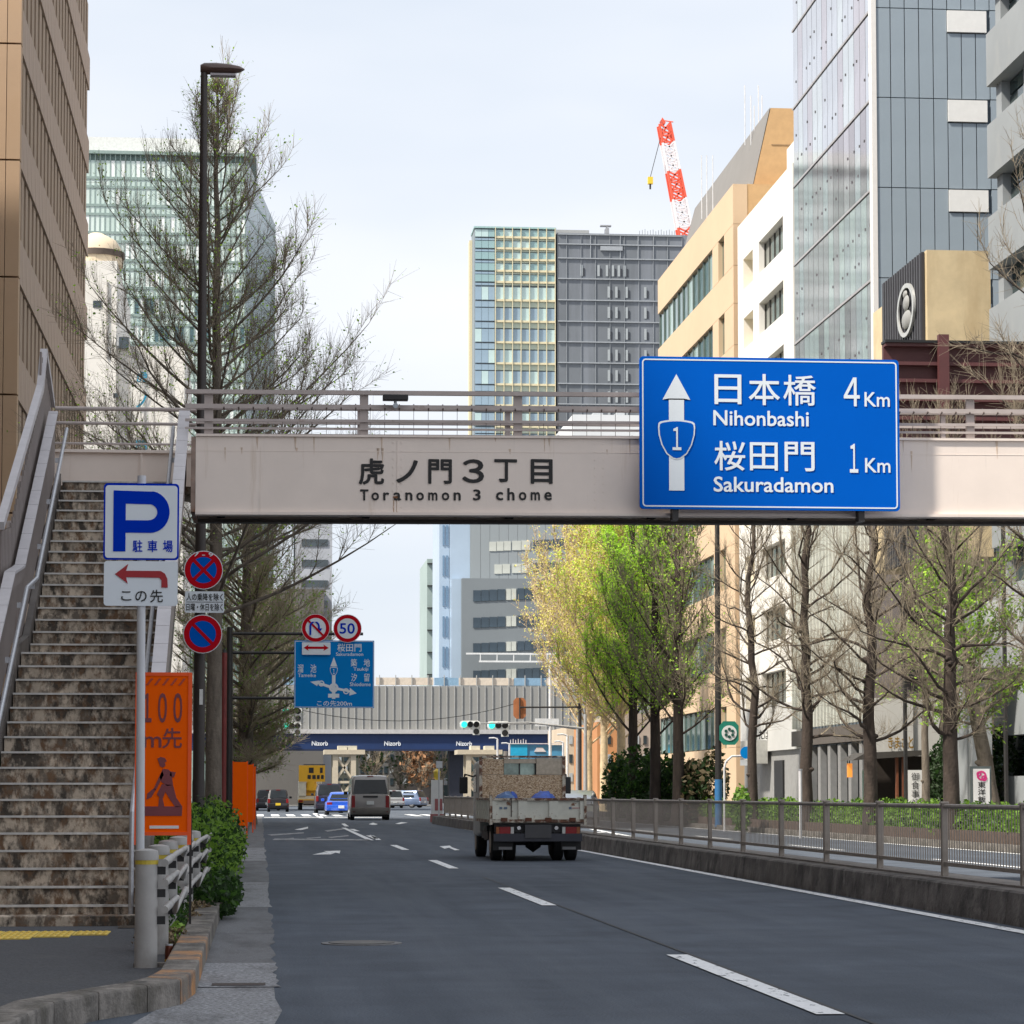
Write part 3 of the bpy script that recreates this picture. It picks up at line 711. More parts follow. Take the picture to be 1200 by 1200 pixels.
# orange roadworks sign
OY = 22.6
def ox(p, q=900): return XP(p, OY, q)
def oz(q, p=195): return ZP(p, q, OY)
os_ = thing('roadwork_sign', 'tall bright orange roadworks sign with a digging figure behind the parking pole', 'roadwork sign', (ox(194), OY, .03))
OFR = mat('orange_frame', (.9, .10, .01), .5, var=.1)
t = MB()
for (a, b) in ((ox(158), ox(161.5)), (ox(220), ox(224.5))): t.box(a, b, OY - .01, OY + .02, oz(990), oz(789))
t.box(ox(158), ox(224), OY - .008, OY + .018, oz(979), oz(975)); t.box(ox(158), ox(224), OY - .008, OY + .018, oz(792), oz(788)); t.build('frame', OFR, os_)
for px in (160, 222):
    t = MB(); t.box(ox(px), ox(px) + .02, OY + .15, OY + .17, .03, oz(960)); t.build('leg', DARK, os_)
t = MB(); t.box(ox(161.5), ox(220), OY, OY + .008, oz(975), oz(792)); pn = t.build('panel', ORANGE, os_)
text('１００', ODARK, pn, ox(167), ox(213), oz(847), oz(812), OY, bold=.022)
text('m', ODARK, pn, ox(168), ox(189), oz(876), oz(863), OY, bold=.01); text('先', ODARK, pn, ox(190), ox(213), oz(877), oz(853), OY, bold=.012)
t = MB()
def opoly(pts): t.prism([(ox(a), oz(b)) for a, b in pts], 'y', OY - .006, OY - .001)
opoly([(184.5, 889), (188, 887), (193, 888), (195.5, 892), (193, 893.5), (194, 897), (191, 899.5), (187.5, 898), (186, 893)])
opoly([(191, 901), (197, 901.5), (201, 905), (203, 920), (196, 921), (190, 917), (187, 911)])
opoly([(190, 919), (203, 920), (207, 935), (214, 945), (206, 946), (199, 936), (194, 928), (191, 936), (193, 945), (186, 945), (187, 934), (184, 931)])
opoly([(200, 904), (206, 905), (204, 911), (199, 909)]); opoly([(190, 903), (192, 908), (183, 926), (180, 925)]); opoly([(183, 925), (178, 934), (172, 937), (173, 930), (180, 924)])
opoly([(169, 945), (214, 945), (213.5, 956), (169, 956)])
t.build('digging_figure', ODARK, pn)
t = MB()
for k in range(5): opoly([(170 + k * 9.5, 803), (176 + k * 9.5, 795), (179 + k * 9.5, 795), (173 + k * 9.5, 803)])
t.build('warning_stripe', mat('stripe_maroon', (.45, .06, .02), .6), pn)
B(pn, 'white_label', PWHITE, ox(176), ox(210), OY - .006, OY - .001, oz(971), oz(967.5))

# tall lamp post and the signs on it
LY = 43.0
lx = XP(236, LY, 500)
lp = thing('street_lamp', 'tall dark brown street lamp with a flat head rising past the bare tree', 'street lamp', (lx, LY, .03))
t = MB(); t.tube([(lx, LY, 0), (lx, LY, 1.4), (lx, LY, 1.45), (lx, LY, 5.5), (lx, LY, 12.65)], [.10, .10, .095, .085, .055], 14); t.build('pole', BRPOLE, lp, smooth=True)
t = MB()
rg = []
for i, (dx, w, h) in enumerate(((-.06, .05, .07), (.0, .10, .10), (.18, .13, .105), (.40, .13, .09), (.56, .09, .06), (.64, .02, .02))):
    rg.append([(lx + dx, LY + w * math.cos(R(a)), 12.66 + .05 + h * math.sin(R(a)) - (0 if math.sin(R(a)) > 0 else -.02)) for a in range(0, 360, 36)])
t.rings(rg); t.build('lamp_head', mat('lamp_brown', (.09, .055, .045), .4, var=.1), lp, smooth=True)
t = MB(); t.box(lx + .10, lx + .5, LY - .08, LY + .08, 12.60, 12.635); t.build('lens', mat('lamp_lens', (.35, .32, .34), .3), lp)
B(lp, 'number_plate', PWHITE, XP(233, LY), XP(237, LY), LY - .115, LY - .10, ZP(234, 826, LY), ZP(234, 808, LY))
def roundsign(cx, cy, r, Y, name, label, cat, group=None):
    c = W(cx, cy, Y); rr = r / FPX * Y
    s = thing(name, label, cat, (c.x, Y, c.z), group)
    t = MB(); t.disc(c.x, c.z, Y, rr, .015, 32); t.build('rim', WHITE, s)
    return s, c, rr
NY = 42.82
for (cx, cy, lab, cross) in ((238.5, 668, 'round red and blue no stopping sign with crossed bars, upper one on lamp post', True), (237.5, 743, 'round red and blue no parking sign with one bar, lower one on lamp post', False)):
    s, c, rr = roundsign(cx, cy, 22.7, NY, 'no_parking_sign', lab, 'road sign')
    t = MB(); t.disc(c.x, c.z, NY - .004, rr * .96, .003, 32, rr * .68); t.build('red_ring', RED, s)
    t = MB(); t.disc(c.x, c.z, NY - .003, rr * .68, .002, 32); t.build('blue_face', BLUE, s)
    for sg in ((1, -1) if cross else (-1,)):
        a = rr * .68 * .7071; t = MB(); t.beam((c.x - a, NY - .008 - .002 * (sg > 0), c.z - a * sg), (c.x + a, NY - .008 - .002 * (sg > 0), c.z + a * sg), .006, rr * .17, up=(0, 1, 0)) if False else None
        d = Vector((1, 0, sg)).normalized(); nn = Vector((-d.z, 0, d.x)); L = rr * .69; w = rr * .085
        t = MB(); yy = NY - .008 - .001 * (sg > 0); t.add([tuple(Vector((c.x, yy, c.z)) + d * u * L + nn * v * w) for u, v in ((-1, -1), (1, -1), (1, 1), (-1, 1))], [(0, 1, 2, 3)]); t.build('red_bar', RED, s)
    if cross: text('7 - 9', WHITE, s, c.x - rr * .5, c.x + rr * .5, c.z + rr * .7, c.z + rr * .9, NY - .004, bold=.02)
pl = thing('supplementary_plate', 'white plate with two lines of black writing between the two round signs', 'sign plate', (XP(238, NY), NY, ZP(238, 706, NY)))
x0, x1, z0, z1 = XP(215, NY), XP(261, NY), ZP(238, 718, NY), ZP(238, 693, NY)
t = MB(); t.prism(rrect(x0, x1, z0, z1, .02), 'y', NY, NY + .012); t.build('plate', WHITE, pl)
text('人の乗降を除く', TXT, pl, x0 + .02, x1 - .02, z0 + (z1 - z0) * .56, z1 - .03, NY, bold=.02)
text('日曜・休日を除く', TXT, pl, x0 + .02, x1 - .02, z0 + .03, z0 + (z1 - z0) * .44, NY, bold=.02)
t = MB(); t.box(x0 + .02, x1 - .02, NY - .004, NY - .001, (z0 + z1) / 2 - .004, (z0 + z1) / 2 + .004); t.build('divider', TXT, pl)

# steel pipe guard fence: posts and wavy rails
GP = mat('guard_post_grey', (.38, .37, .36), .55, var=.12, scale=5, dirt=(.26, .24, .22), dirt_at=(.55, .75), dirt_scale=(4, 4, 2))
gr = thing('guard_fence', 'grey steel post fence with three bent pipe rails beside the kerb', 'guard fence', (-.79, 19.0, .03))
gpx = [(172, 19.0), (186, 20.6), (197, 22.6), (209, 24.6), (217, 26.4), (226, 28.4), (232, 30.4)]
gpts = []
for k, (a, yy) in enumerate(gpx):
    x = XP(a, yy, 1000); gpts.append((x, yy))
    t = MB(); t.tube([(x, yy, .0), (x, yy, .80)], .078, 16); po = t.build('post', GP, gr, smooth=True)
    t = MB(); t.tube([(x, yy, .765), (x, yy, .80), (x, yy, .83), (x, yy, .842)], [.082, .082, .076, .03], 16); t.build('post_cap', GP, po, smooth=True)
    t = MB(); t.tube([(x, yy, .735), (x, yy, .765)], .0795, 16); t.build('yellow_band', mat('band_yellow', (.55, .42, .05), .5), po)
    for z in (.70, .545, .36):
        B(gr, 'rail_bracket', BLACK, x + .07, x + .13, yy - .02, yy + .02, z - .035, z + .02)
wt = MB()
for j, (z, dz) in enumerate(((.745, .10), (.575, .16), (.385, .18))):
    pts = []
    for k, (x, yy) in enumerate(gpts):
        off = .0 if k < 1 else .05
        pts.append((x + .125, yy - .05, z + dz * .25 * math.sin(k * 2.1 + j)))
        if k < len(gpts) - 1:
            x2, y2 = gpts[k + 1]; pts.append((x * .45 + x2 * .55 + .17, yy * .45 + y2 * .55, z + dz * .5))
    # smooth
    sm = []
    for i in range(len(pts) - 1):
        for u in (0, .33, .66): sm.append(tuple(Vector(pts[i]).lerp(Vector(pts[i + 1]), u)))
    sm.append(pts[-1])
    r0 = [.027, .029] + [.020] * (len(sm) - 2)
    t = MB(); t.tube(sm, r0, 10); t.build('pipe_rail', GP, gr, smooth=True)
bt = thing('drink_can', 'small brown and gold drink can left on the kerb side by the first fence post', 'drink can', (XP(197, 19.6), 19.6, .05))
bx = XP(198, 19.45, 1120)
t = MB(); t.tube([(bx, 19.45, .03), (bx, 19.45, .11), (bx, 19.45, .155)], [.03, .03, .026], 12); t.build('body', mat('can_brown', (.12, .03, .015), .3, .4), bt, smooth=True)
t = MB(); t.tube([(bx, 19.45, .03), (bx, 19.45, .06)], .031, 12); t.build('gold_band', mat('can_gold', (.5, .3, .03), .3, .5), bt, smooth=True)
t = MB(); t.tube([(bx, 19.45, .155), (bx, 19.45, .165)], .027, 12); t.build('lid', STEEL, bt, smooth=True)

# ------------------------------------------------------------------ leaf and twig scatter helpers
def seg_mesh(name, P0, P1, R0, R1, m, k=4, smooth=False):
    P0, P1 = np.asarray(P0, float), np.asarray(P1, float); R0, R1 = np.asarray(R0, float), np.asarray(R1, float)
    d = P1 - P0; d /= np.maximum(np.linalg.norm(d, axis=1, keepdims=True), 1e-6)
    ref = np.where(np.abs(d[:, 2:3]) < .9, np.array([[0, 0, 1.]]), np.array([[1., 0, 0]]))
    a = np.cross(d, ref); a /= np.linalg.norm(a, axis=1, keepdims=True); b = np.cross(a, d)
    n = len(P0); V = np.empty((n, 2 * k, 3))
    for i in range(k):
        t = 2 * math.pi * i / k; o = a * math.cos(t) + b * math.sin(t)
        V[:, i] = P0 + o * R0[:, None]; V[:, k + i] = P1 + o * R1[:, None]
    F = np.empty((n, k, 4), dtype=np.int64); base = (np.arange(n) * 2 * k)[:, None]
    i = np.arange(k)[None, :]; j = (i + 1) % k
    F[:, :, 0] = base + i; F[:, :, 1] = base + j; F[:, :, 2] = base + k + j; F[:, :, 3] = base + k + i
    return np_mesh(name, V.reshape(-1, 3), F.reshape(-1, 4), m, smooth)
def leaf_mesh(name, C, size, mats, rng, flat=.5, mi=None):
    n = len(C); a = rng.normal(size=(n, 3)); a /= np.linalg.norm(a, axis=1, keepdims=True)
    r = rng.normal(size=(n, 3)); r[:, 2] += flat; b = np.cross(a, r); b /= np.linalg.norm(b, axis=1, keepdims=True)
    s = size * rng.uniform(.6, 1.3, (n, 1)); a = a * s; b = b * s * .62
    V = np.stack([C - a, C - b * .9, C + a, C + b * .9], axis=1).reshape(-1, 3)
    F = np.arange(4 * n).reshape(n, 4)
    if mi is None: mi = rng.integers(0, len(mats), n)
    return np_mesh(name, V, F, mats, midx=mi)
def addmesh(name, me, parent, kind=None):
    o = bpy.data.objects.new(name, me); link(o, parent, wloc(parent)); 
    if kind: o['kind'] = kind
    return o

def bare_tree(name, label, base, H, spread, seed, r0=.16, h0=.3, nl=46, twl=.5, ntw=3, m=None, mt=None, leaves=0, leafsz=.05, leafm=None, el=(30, 62), group=None,
              gnarl=0.0, cat='tree', curve=.35, prof=None, lean=(0, 0), leafz=0, twr=1.0, ends=0, leafside=0):
    rng = np.random.default_rng(seed); base = np.array(base, float)
    root = thing(name, label, cat, tuple(base), group)
    m = m or BARK; mt = mt or TWIG
    # trunk
    nT = 14; tp = np.zeros((nT + 1, 3)); rad = np.zeros(nT + 1)
    for i in range(nT + 1):
        u = i / nT; tp[i] = (lean[0] * u + rng.normal() * (.02 + gnarl * .35) * H * .12 * min(u, .6), lean[1] * u + rng.normal() * .02 * H * .12 * u, H * u)
        rad[i] = r0 * (1 - u) ** .8 * (1.0 if i else 1.35) + .012
    mb = MB(); o0 = Vector(base)
    mb.tube([tuple(base + q) for q in tp], [float(q) for q in rad], 10)
    if gnarl:
        for q in range(7):
            u = rng.uniform(.08, .7); c = base + np.array([lean[0] * u, lean[1] * u, H * u]); a = rng.uniform(0, 6.28); rr = r0 * (1 - u) ** .8
            e = c + np.array([math.cos(a), math.sin(a), .1]) * (rr + .07)
            mb.tube([tuple(c), tuple(c * .4 + e * .6), tuple(e)], [rr * .7, rr * .6, .03], 7)
    mb.build('trunk', m, root, smooth=True)
    def tpt(u): 
        f = u * nT; i = min(int(f), nT - 1); return tp[i] + (tp[i + 1] - tp[i]) * (f - i)
    L0, L1, LR0, LR1 = [], [], [], []; S0, S1, SR0, SR1 = [], [], [], []; tips = []
    prof = prof or (lambda u: (1 - u) ** .75 * min(1, .55 + u * 2.2))
    for i in range(nl):
        u = (i + rng.uniform(0, 1)) / nl; zf = h0 + (.97 - h0) * u
        p = tpt(zf).copy(); az = i * 2.4 + rng.normal() * .5; e = R(el[0] + (el[1] - el[0]) * u + rng.normal() * 7)
        L = spread * prof(u) * rng.uniform(.65, 1.15) / max(.5, math.cos(e))
        n = 6; st_ = L / n; r = max(.010, (r0 * (1 - zf) ** .8) * .34 * rng.uniform(.7, 1.1)); rs = r
        for k in range(n):
            d = np.array([math.cos(az) * math.cos(e), math.sin(az) * math.cos(e), math.sin(e)])
            q = p + d * st_; r2 = rs * (1 - (k + 1) / n) ** .9 + .006
            L0.append(p.copy()); L1.append(q.copy()); LR0.append(r); LR1.append(r2)
            # side branches
            for sgn in ((-1, 1) if k > 0 else (1,)):
                if rng.uniform() < .9:
                    az2 = az + sgn * rng.uniform(.4, 1.1); e2 = min(1.45, e + rng.uniform(-.2, .55)); l2 = L * rng.uniform(.18, .42) * (1 - .4 * k / n)
                    pp = q.copy(); rr2 = max(.006, r2 * .6)
                    for j in range(3):
                        d2 = np.array([math.cos(az2) * math.cos(e2), math.sin(az2) * math.cos(e2), math.sin(e2)]); qq = pp + d2 * l2 / 3
                        S0.append(pp.copy()); S1.append(qq.copy()); SR0.append(rr2 * (1 - j / 4)); SR1.append(rr2 * (1 - (j + 1) / 4))
                        for w in range(ntw if u < .6 else max(1, ntw // 2)):
                            a3 = az2 + rng.normal() * 1.1; e3 = e2 + rng.normal() * .5; l3 = twl * (1 - .45 * u) * rng.uniform(.4, 1.1); t0 = pp + (qq - pp) * rng.uniform(0, 1)
                            d3 = np.array([math.cos(a3) * math.cos(e3), math.sin(a3) * math.cos(e3), math.sin(e3)]); t1 = t0 + d3 * l3
                            S0.append(t0); S1.append(t1); SR0.append(.0055 * twr); SR1.append(.0025 * twr); tips.append(t1); tips.append((t0 + t1) / 2)
                        az2 += rng.normal() * .18; e2 = min(1.5, e2 + rng.uniform(-.05, .18)); pp = qq
            p = q; r = r2; az += rng.normal() * (.14 + gnarl); e = min(1.48, e + curve * rng.uniform(.1, .5) + rng.normal() * gnarl)
    addmesh('branches', seg_mesh('branches', L0, L1, LR0, LR1, m, 6, True), root)
    addmesh('twigs', seg_mesh('twigs', S0, S1, np.maximum(SR0, .0045 * twr), SR1, mt, 3), root, 'stuff')
    if leaves:
        T = np.array(tips); 
        if leafz: T = T[T[:, 2] > leafz * H]
        if leafside: T = T[T[:, 0] * leafside > -.3]
        C = T[rng.integers(0, len(T), leaves)] + rng.normal(size=(leaves, 3)) * .08
        addmesh('leaves', leaf_mesh('leaves', C, leafsz, leafm, rng), root, 'stuff')
    return root

# left street trees
lt = 'bare street trees along the left kerb'
bare_tree('street_tree', 'tall bare tree nearest on the left, rising just behind the street lamp', (XP(250, 50), 50, .03), 14.6, 3.6, 11, r0=.16, h0=.30, nl=92, ntw=9, twl=.6, el=(24, 48), leaves=7000, leafsz=.028, leafm=[GREEN2, GINK], curve=.12, group=lt, twr=.6,
          prof=lambda u: (.05 + (1 - u) ** .9 * min(1, .85 + u * 1.2)) * (1.0 if u < .9 else .6))
TWO = mat('twig_olive', (.40, .34, .23), .9, var=.3, scale=3)
pl_ = lambda u: .1 + (1 - u) ** .6 * min(1, .30 + u * 2.0)
bare_tree('street_tree', 'dense bare tree with thick dark trunk behind the red pole, second along the left kerb', (XP(288, 106), 106, .03), 14.0, 4.2, 12, r0=.36, h0=.13, nl=90, ntw=8, twl=.8, el=(14, 50), leaves=5200, leafsz=.06, leafm=[GREEN2, GREEN2], m=BARK, mt=TWO, curve=.14, group=lt, twr=1.1, prof=pl_)
bare_tree('street_tree', 'third bare tree along the left kerb, partly hidden behind the orange banners', (XP(284, 118), 118, .03), 13.5, 4.2, 13, r0=.3, h0=.16, nl=56, ntw=5, twl=.9, el=(15, 50), curve=.16, leaves=3200, leafsz=.07, leafm=[GREEN2, GREEN2], m=BARK, mt=TWO, group=lt, twr=1.2, prof=pl_)
bare_tree('street_tree', 'farthest bare tree along the left kerb, by the overhead sign mast', (XP(290, 136), 136, .03), 12.5, 4.2, 14, r0=.24, h0=.2, nl=36, ntw=3, twl=.9, el=(20, 52), curve=.16, m=BARK, mt=TWO, group=lt, twr=1.3)

# hedges and small plants
def bush(name, label, x0, x1, y0, y1, z0, z1, n, size, mats, seed, cat='hedge', group=None, stems=True, round_=1.0):
    rng = np.random.default_rng(seed); root = thing(name, label, cat, ((x0 + x1) / 2, (y0 + y1) / 2, z0), group)
    L = y1 - y0; k = max(3, int(L * 1.6)); cs = []
    for i in range(k):
        cs.append((rng.uniform(x0 + .2 * (x1 - x0), x1 - .2 * (x1 - x0)), y0 + L * (i + .5) / k, rng.uniform(.75, 1.05)))
    P = []
    per = n // k
    for (cx, cy, hh) in cs:
        v = rng.normal(size=(per, 3)); v /= np.linalg.norm(v, axis=1, keepdims=True); v *= rng.uniform(.35, 1.08, (per, 1)) ** .5
        rx = (x1 - x0) * .5; ry = max(L / k * .9, .25); rz = (z1 - z0) * .55 * hh
        P.append(np.stack([cx + v[:, 0] * rx, cy + v[:, 1] * ry, z0 + (z1 - z0) * hh * .5 + v[:, 2] * rz], 1))
    P = np.concatenate(P); P[:, 2] = np.maximum(P[:, 2], z0 + .02)
    P -= np.array(root.location)
    addmesh('foliage', leaf_mesh('foliage', P, size, mats, rng), root, 'stuff')
    if stems:
        mb = MB()
        for i in range(min(60, k * 2)):
            c = cs[i % k]; a = rng.uniform(0, 6.28); mb.tube([(c[0], c[1], z0 - .02), (c[0] + .2 * (x1 - x0) * math.cos(a), c[1] + .15 * math.sin(a), z0 + (z1 - z0) * .7)], [.014, .006], 5)
        mb.build('stems', BARK, root, kind='stuff')
    return root
bush('hedge', 'dense green hedge spilling over the left kerb behind the guard fence', -1.2, -.40, 28.6, 48, .04, 1.10, 28000, .034, [GREEN, GREEN2, GREEN2, GREEN3], 21)
bush('low_shrub', 'low dark leafed shrub drooping over the kerb at the hedge end', -.60, -.16, 26.6, 28.6, .03, .42, 1800, .04, [GREEN3, GREEN3, GREEN], 22, 'shrub')
bush('weed_clump', 'green weeds growing under the guard fence rails', -.84, -.62, 22.2, 24.6, .03, .38, 900, .028, [GREEN3, GREEN], 23, 'weeds', stems=False)
bush('weed_clump', 'pale green tuft of weeds on the kerb edge below the fence', -.74, -.58, 21.4, 22.2, .03, .2, 420, .025, [GREEN2, mat('leaf_lime', (.22, .36, .05), .6)], 24, 'weeds', stems=False)
DRY = mat('dry_grass', (.24, .18, .10), .9, var=.3, scale=10)
for k, (x, yy, lab) in enumerate(((-.72, 21.0, 'tan clump of dry grass nearest the first fence posts'), (-.66, 24.4, 'rounded dry brown grass clump between weeds and hedge'), (-.62, 26.0, 'small dark dry grass clump right at the hedge foot'))):
    bush('dry_clump', lab, x - .16, x + .16, yy - .3, yy + .3, .03, .2, 800, .02, [DRY, DRY, mat('dry_dark', (.09, .065, .045), .9)], 30 + k, 'dry grass', stems=False)
bush('hedge', 'low trimmed hedge in the planter along the right pavement', 15.85, 16.8, 52, 118, .2, 1.05, 42000, .06, [GREEN, GREEN2, GREEN2], 25)

# orange banners and red pole further along the left kerb
for k, (a, yy, w) in enumerate(((284, 74, 11), (293, 84, 7), (296, 92, 6))):
    lab = ('nearest orange banner sign standing on the left kerb beyond the hedge', 'middle of the three orange banner signs beyond the hedge', 'farthest of the three orange banner signs beyond the hedge')[k]
    b = thing('orange_banner', lab, 'banner', (XP(a, yy), yy, .03), 'orange banners on the left kerb')
    t = MB(); t.box(XP(a - w, yy), XP(a + w * .5, yy), yy, yy + .03, .35, ZP(a, 893 + k * 3, yy)); t.build('panel', ORANGE, b)
    t = MB()
    for q in (a - w, a + w * .5): t.box(XP(q, yy) - .02, XP(q, yy) + .02, yy + .03, yy + .06, .03, ZP(a, 892 + k * 3, yy))
    t.build('frame', OFR, b)
rp = thing('red_pole', 'thin dark red pole standing beside the second left tree', 'pole', (XP(262, 70), 70, .03))
t = MB(); t.tube([(XP(262, 70), 70, 0), (XP(262, 70), 70, ZP(262, 765, 70))], .07, 10); t.build('shaft', mat('pole_red', (.17, .022, .02), .5, var=.15), rp, smooth=True)
t = MB(); t.tube([(XP(262, 70), 70, ZP(262, 765, 70)), (XP(262, 70), 70, ZP(262, 760, 70))], [.07, .02], 10); t.build('cap', BLACK, rp)

# ------------------------------------------------------------------ buildings, left side
TAN = mat('tan_tile', (.44, .30, .19), .75, var=.08, scale=.6, dirt=(.36, .24, .14), dirt_at=(.5, .8), dirt_scale=(.3, .3, .3))
TANR = mat('tan_ribbed', (.40, .30, .235), .8, var=.1, scale=.8)
TANP = mat('tan_pier', (.34, .25, .18), .8, var=.1, scale=.8)
DARKW = mat('deep_window', (.02, .018, .016), .15, var=.3, scale=.4, spec=.6)
bb = thing('brown_office_building', 'tall brown office block with deep narrow windows at the left edge', 'building', (-14, 100, 0))
BX = -7.7; BYA = YX(14, BX); BYB = YX(98, BX)
FH = 3.74
zb0 = ZP(5, 187, BYA) - 6 * FH
B(bb, 'wall', TANP, -30, BX - .5, BYA + .3, BYB, 0, 38)
for k in range(11):
    z = zb0 + k * FH
    if z > 35: break
    for j in range(3): B(bb, 'front_panel', TAN, -8.15 - j * 3.6 - 3.58, -8.15 - j * 3.6, BYA, BYA + .3, max(0, z) + .03, z + FH - .03)
    B(bb, 'corner_panel', TAN, -8.13, BX, BYA, BYA + .55, max(0, z) + .03, z + FH - .03)
    nb_ = 22; w = (BYB - BYA - .6) / nb_
    for j in range(nb_):
        y0 = BYA + .58 + j * w
        B(bb, 'spandrel', TANR, BX - .5, BX - .06, y0 + .02, y0 + w - .02, max(0, z) + .02, z + 1.45)
        B(bb, 'pier', TANP, BX - .5, BX - .12, y0 + .02, y0 + w * .58, z + 1.47, z + FH - .02)
        B(bb, 'window', DARKW, BX - .5, BX - .40, y0 + w * .58, y0 + w - .02, z + 1.47, z + FH - .25)
t = MB(); t.box(-30, BX, BYA, BYB, 38.02, 38.8); t.build('roof', TAN, bb)

# unseen neighbouring block on the same side, added to shade the near road
nb2 = thing('unseen_office_block', 'unseen brown office block added along the near left street to shade the road', 'building', (-18, 12, 0))
B(nb2, 'wall', TANP, -32, -9.8, -70, 84, 0, 25)
for z in range(1, 7):
    for j in range(15):
        B(nb2, 'window', GLASSD, -9.8, -9.74, -66 + j * 10, -66 + j * 10 + 7, z * 3.5, z * 3.5 + 2)
B(nb2, 'roof', TAN, -32.2, -9.6, -70.2, 84.2, 25, 25.6)

# green glass tower far left
def W2(px, py, Y): v = W(px, py, Y); return v
gY = 300.0
gt = thing('green_glass_tower', 'wide pale green glass office tower with gridded facade behind the left tree', 'building', (-11, 320, 0))
gx0, gx1 = XP(80, gY), XP(283, gY); gtop = ZP(180, 182, gY); gt2 = ZP(180, 158, gY)
GG = [mat('green_pane_%s' % n_, c, .25, .0, var=.1, scale=.15, spec=.8) for n_, c in (('pale', (.60, .70, .66)), ('mid', (.48, .59, .55)), ('white', (.80, .84, .82)), ('deep', (.06, .13, .15)))]
GM = mat('green_mullion', (.24, .32, .30), .5)
B(gt, 'wall', mat('green_core', (.25, .35, .33), .7), gx0, gx1, gY + .3, gY + 30, 0, gtop)
ncol = 34; pw = (gx1 - gx0) / ncol; rows = [gtop - .5]
rg_ = random.Random(5)
z = gtop - .6; heights = []
while z > 20:
    for h in (2.05, 1.0): heights.append((z - h, z)); z -= h
cnt = 0
rest = MB()
for ri_, (za, zb_) in enumerate(heights):
    tall = zb_ - za > 1.5
    for c_ in range(ncol):
        xa = gx0 + c_ * pw; r_ = rg_.random()
        m_ = GG[0] if r_ < .45 else GG[2] if r_ < .7 else GG[1]
        if not tall: m_ = GG[1] if r_ < .7 else GG[0]
        if tall and ri_ in (10, 12, 20) and rg_.random() < .35: m_ = GG[3]
        if tall and cnt < 290 and c_ > 2: B(gt, 'pane', m_, xa + .06, xa + pw - .06, gY - .02, gY + .2, za + .1, zb_ - .1); cnt += 1
        else:
            rest.m = GG.index(m_); rest.box(xa + .06, xa + pw - .06, gY - .02, gY + .2, za + .1, zb_ - .1)
rest.build('pane', GG, gt, kind='stuff')
t = MB()
for c_ in range(ncol + 1): t.box(gx0 + c_ * pw - .07, gx0 + c_ * pw + .07, gY - .06, gY + .28, 15, gtop)
for (za, zb_) in heights: t.box(gx0, gx1, gY - .10, gY + .25, za - .15, za + .15)
t.build('mullion_grid', GM, gt, kind='stuff')
B(gt, 'parapet', mat('white_parapet', (.66, .67, .66), .7), gx0, XP(281, gY), gY + 1.5, gY + 25, gtop, gt2)
B(gt, 'roof_edge', GM, gx0 - .3, gx1 + .3, gY - .4, gY + 30, gtop, gtop + .35)
t = MB(); t.prism([(XP(281, gY) + .05, gtop + .35), (XP(296, gY), gtop + .35), (XP(281, gY) + .05, gt2 - .6)], 'y', gY + 2, gY + 20); t.build('roof_fin', GM, gt)
x2 = XP(319, gY + 20)
t = MB(); t.add([(gx1 + .02, gY + .25, 0), (x2, gY + 22, 0), (x2, gY + 22, gtop - 3), (gx1 + .02, gY + .25, gtop)], [(0, 1, 2, 3)]); t.add([(gx1 + .02, gY + .25, gtop), (x2, gY + 22, gtop - 3), (x2, gY + 30, gtop - 3), (gx1, gY + 30, gtop)], [(0, 1, 2, 3)])
t.build('side_facade', mat('tower_side_glass', (.22, .30, .33), .25, .3, var=.2, scale=.2), gt)
t = MB()
for k in range(26):
    z = gtop - 4 - k * 2.6; t.add([(gx1 + .02, gY + .10, z), (x2 + .02, gY + 21.8, z), (x2 + .02, gY + 21.8, z + .3), (gx1 + .02, gY + .10, z + .3)], [(0, 1, 2, 3)])
t.build('side_ledges', GM, gt, kind='stuff')

# white building with a turret and blue vertical lettering
wY = 190.0
ww = thing('white_turret_building', 'bright white building with a small domed turret and blue vertical lettering', 'building', (-10, 205, 0))
WH = mat('white_wall', (.72, .70, .66), .8, var=.05, scale=.3, dirt=(.6, .57, .52), dirt_at=(.55, .8), dirt_scale=(.2, .2, .1))
CREAM = mat('cream_wall', (.66, .55, .40), .8, var=.06, scale=.4)
def wx(p): return XP(p, wY)
def wz(q, p=150): return ZP(p, q, wY)
B(ww, 'wall', WH, wx(60), wx(131), wY, wY + 20, 0, wz(306)); B(ww, 'low_wall', WH, wx(131) , wx(212), wY + .5, wY + 20, 0, wz(404))
t = MB(); c = Vector((wx(104), wY + 2.2, 0))
t.tube([(c.x, c.y, wz(306)), (c.x, c.y, wz(292))], [1.9, 1.9], 20); t.build('turret', CREAM, ww, smooth=True)
t = MB(); t.tube([(c.x, c.y, wz(297)), (c.x, c.y, wz(290))], [2.0, 2.0], 20); t.build('turret_band', mat('band_brown', (.10, .075, .06), .7), ww, smooth=True)
t = MB(); t.tube([(c.x, c.y, wz(290)), (c.x, c.y, wz(284)), (c.x, c.y, wz(276)), (c.x, c.y, wz(267))], [1.8, 1.7, 1.4, .4], 20); t.build('turret_dome', CREAM, ww, smooth=True)
for (a, b_, p, q) in ((103, 113, 353, 361), (119, 121, 350, 352), (134, 146, 395, 408), (128, 134, 461, 466)): B(ww, 'window', GLASSD, wx(a), wx(b_), wY - .05, wY + .06 if b_ < 131 else wY + .45, wz(q), wz(p))
for (a, p, q) in ((119, 330, 420), (146, 404, 520), (176, 404, 520)): B(ww, 'downpipe', mat('pipe_grey', (.4, .38, .36), .6), wx(a), wx(a) + .09, wY - .12, wY - .02, wz(q), wz(p))
SB = mat('sign_cyan', (.02, .30, .48), .5)
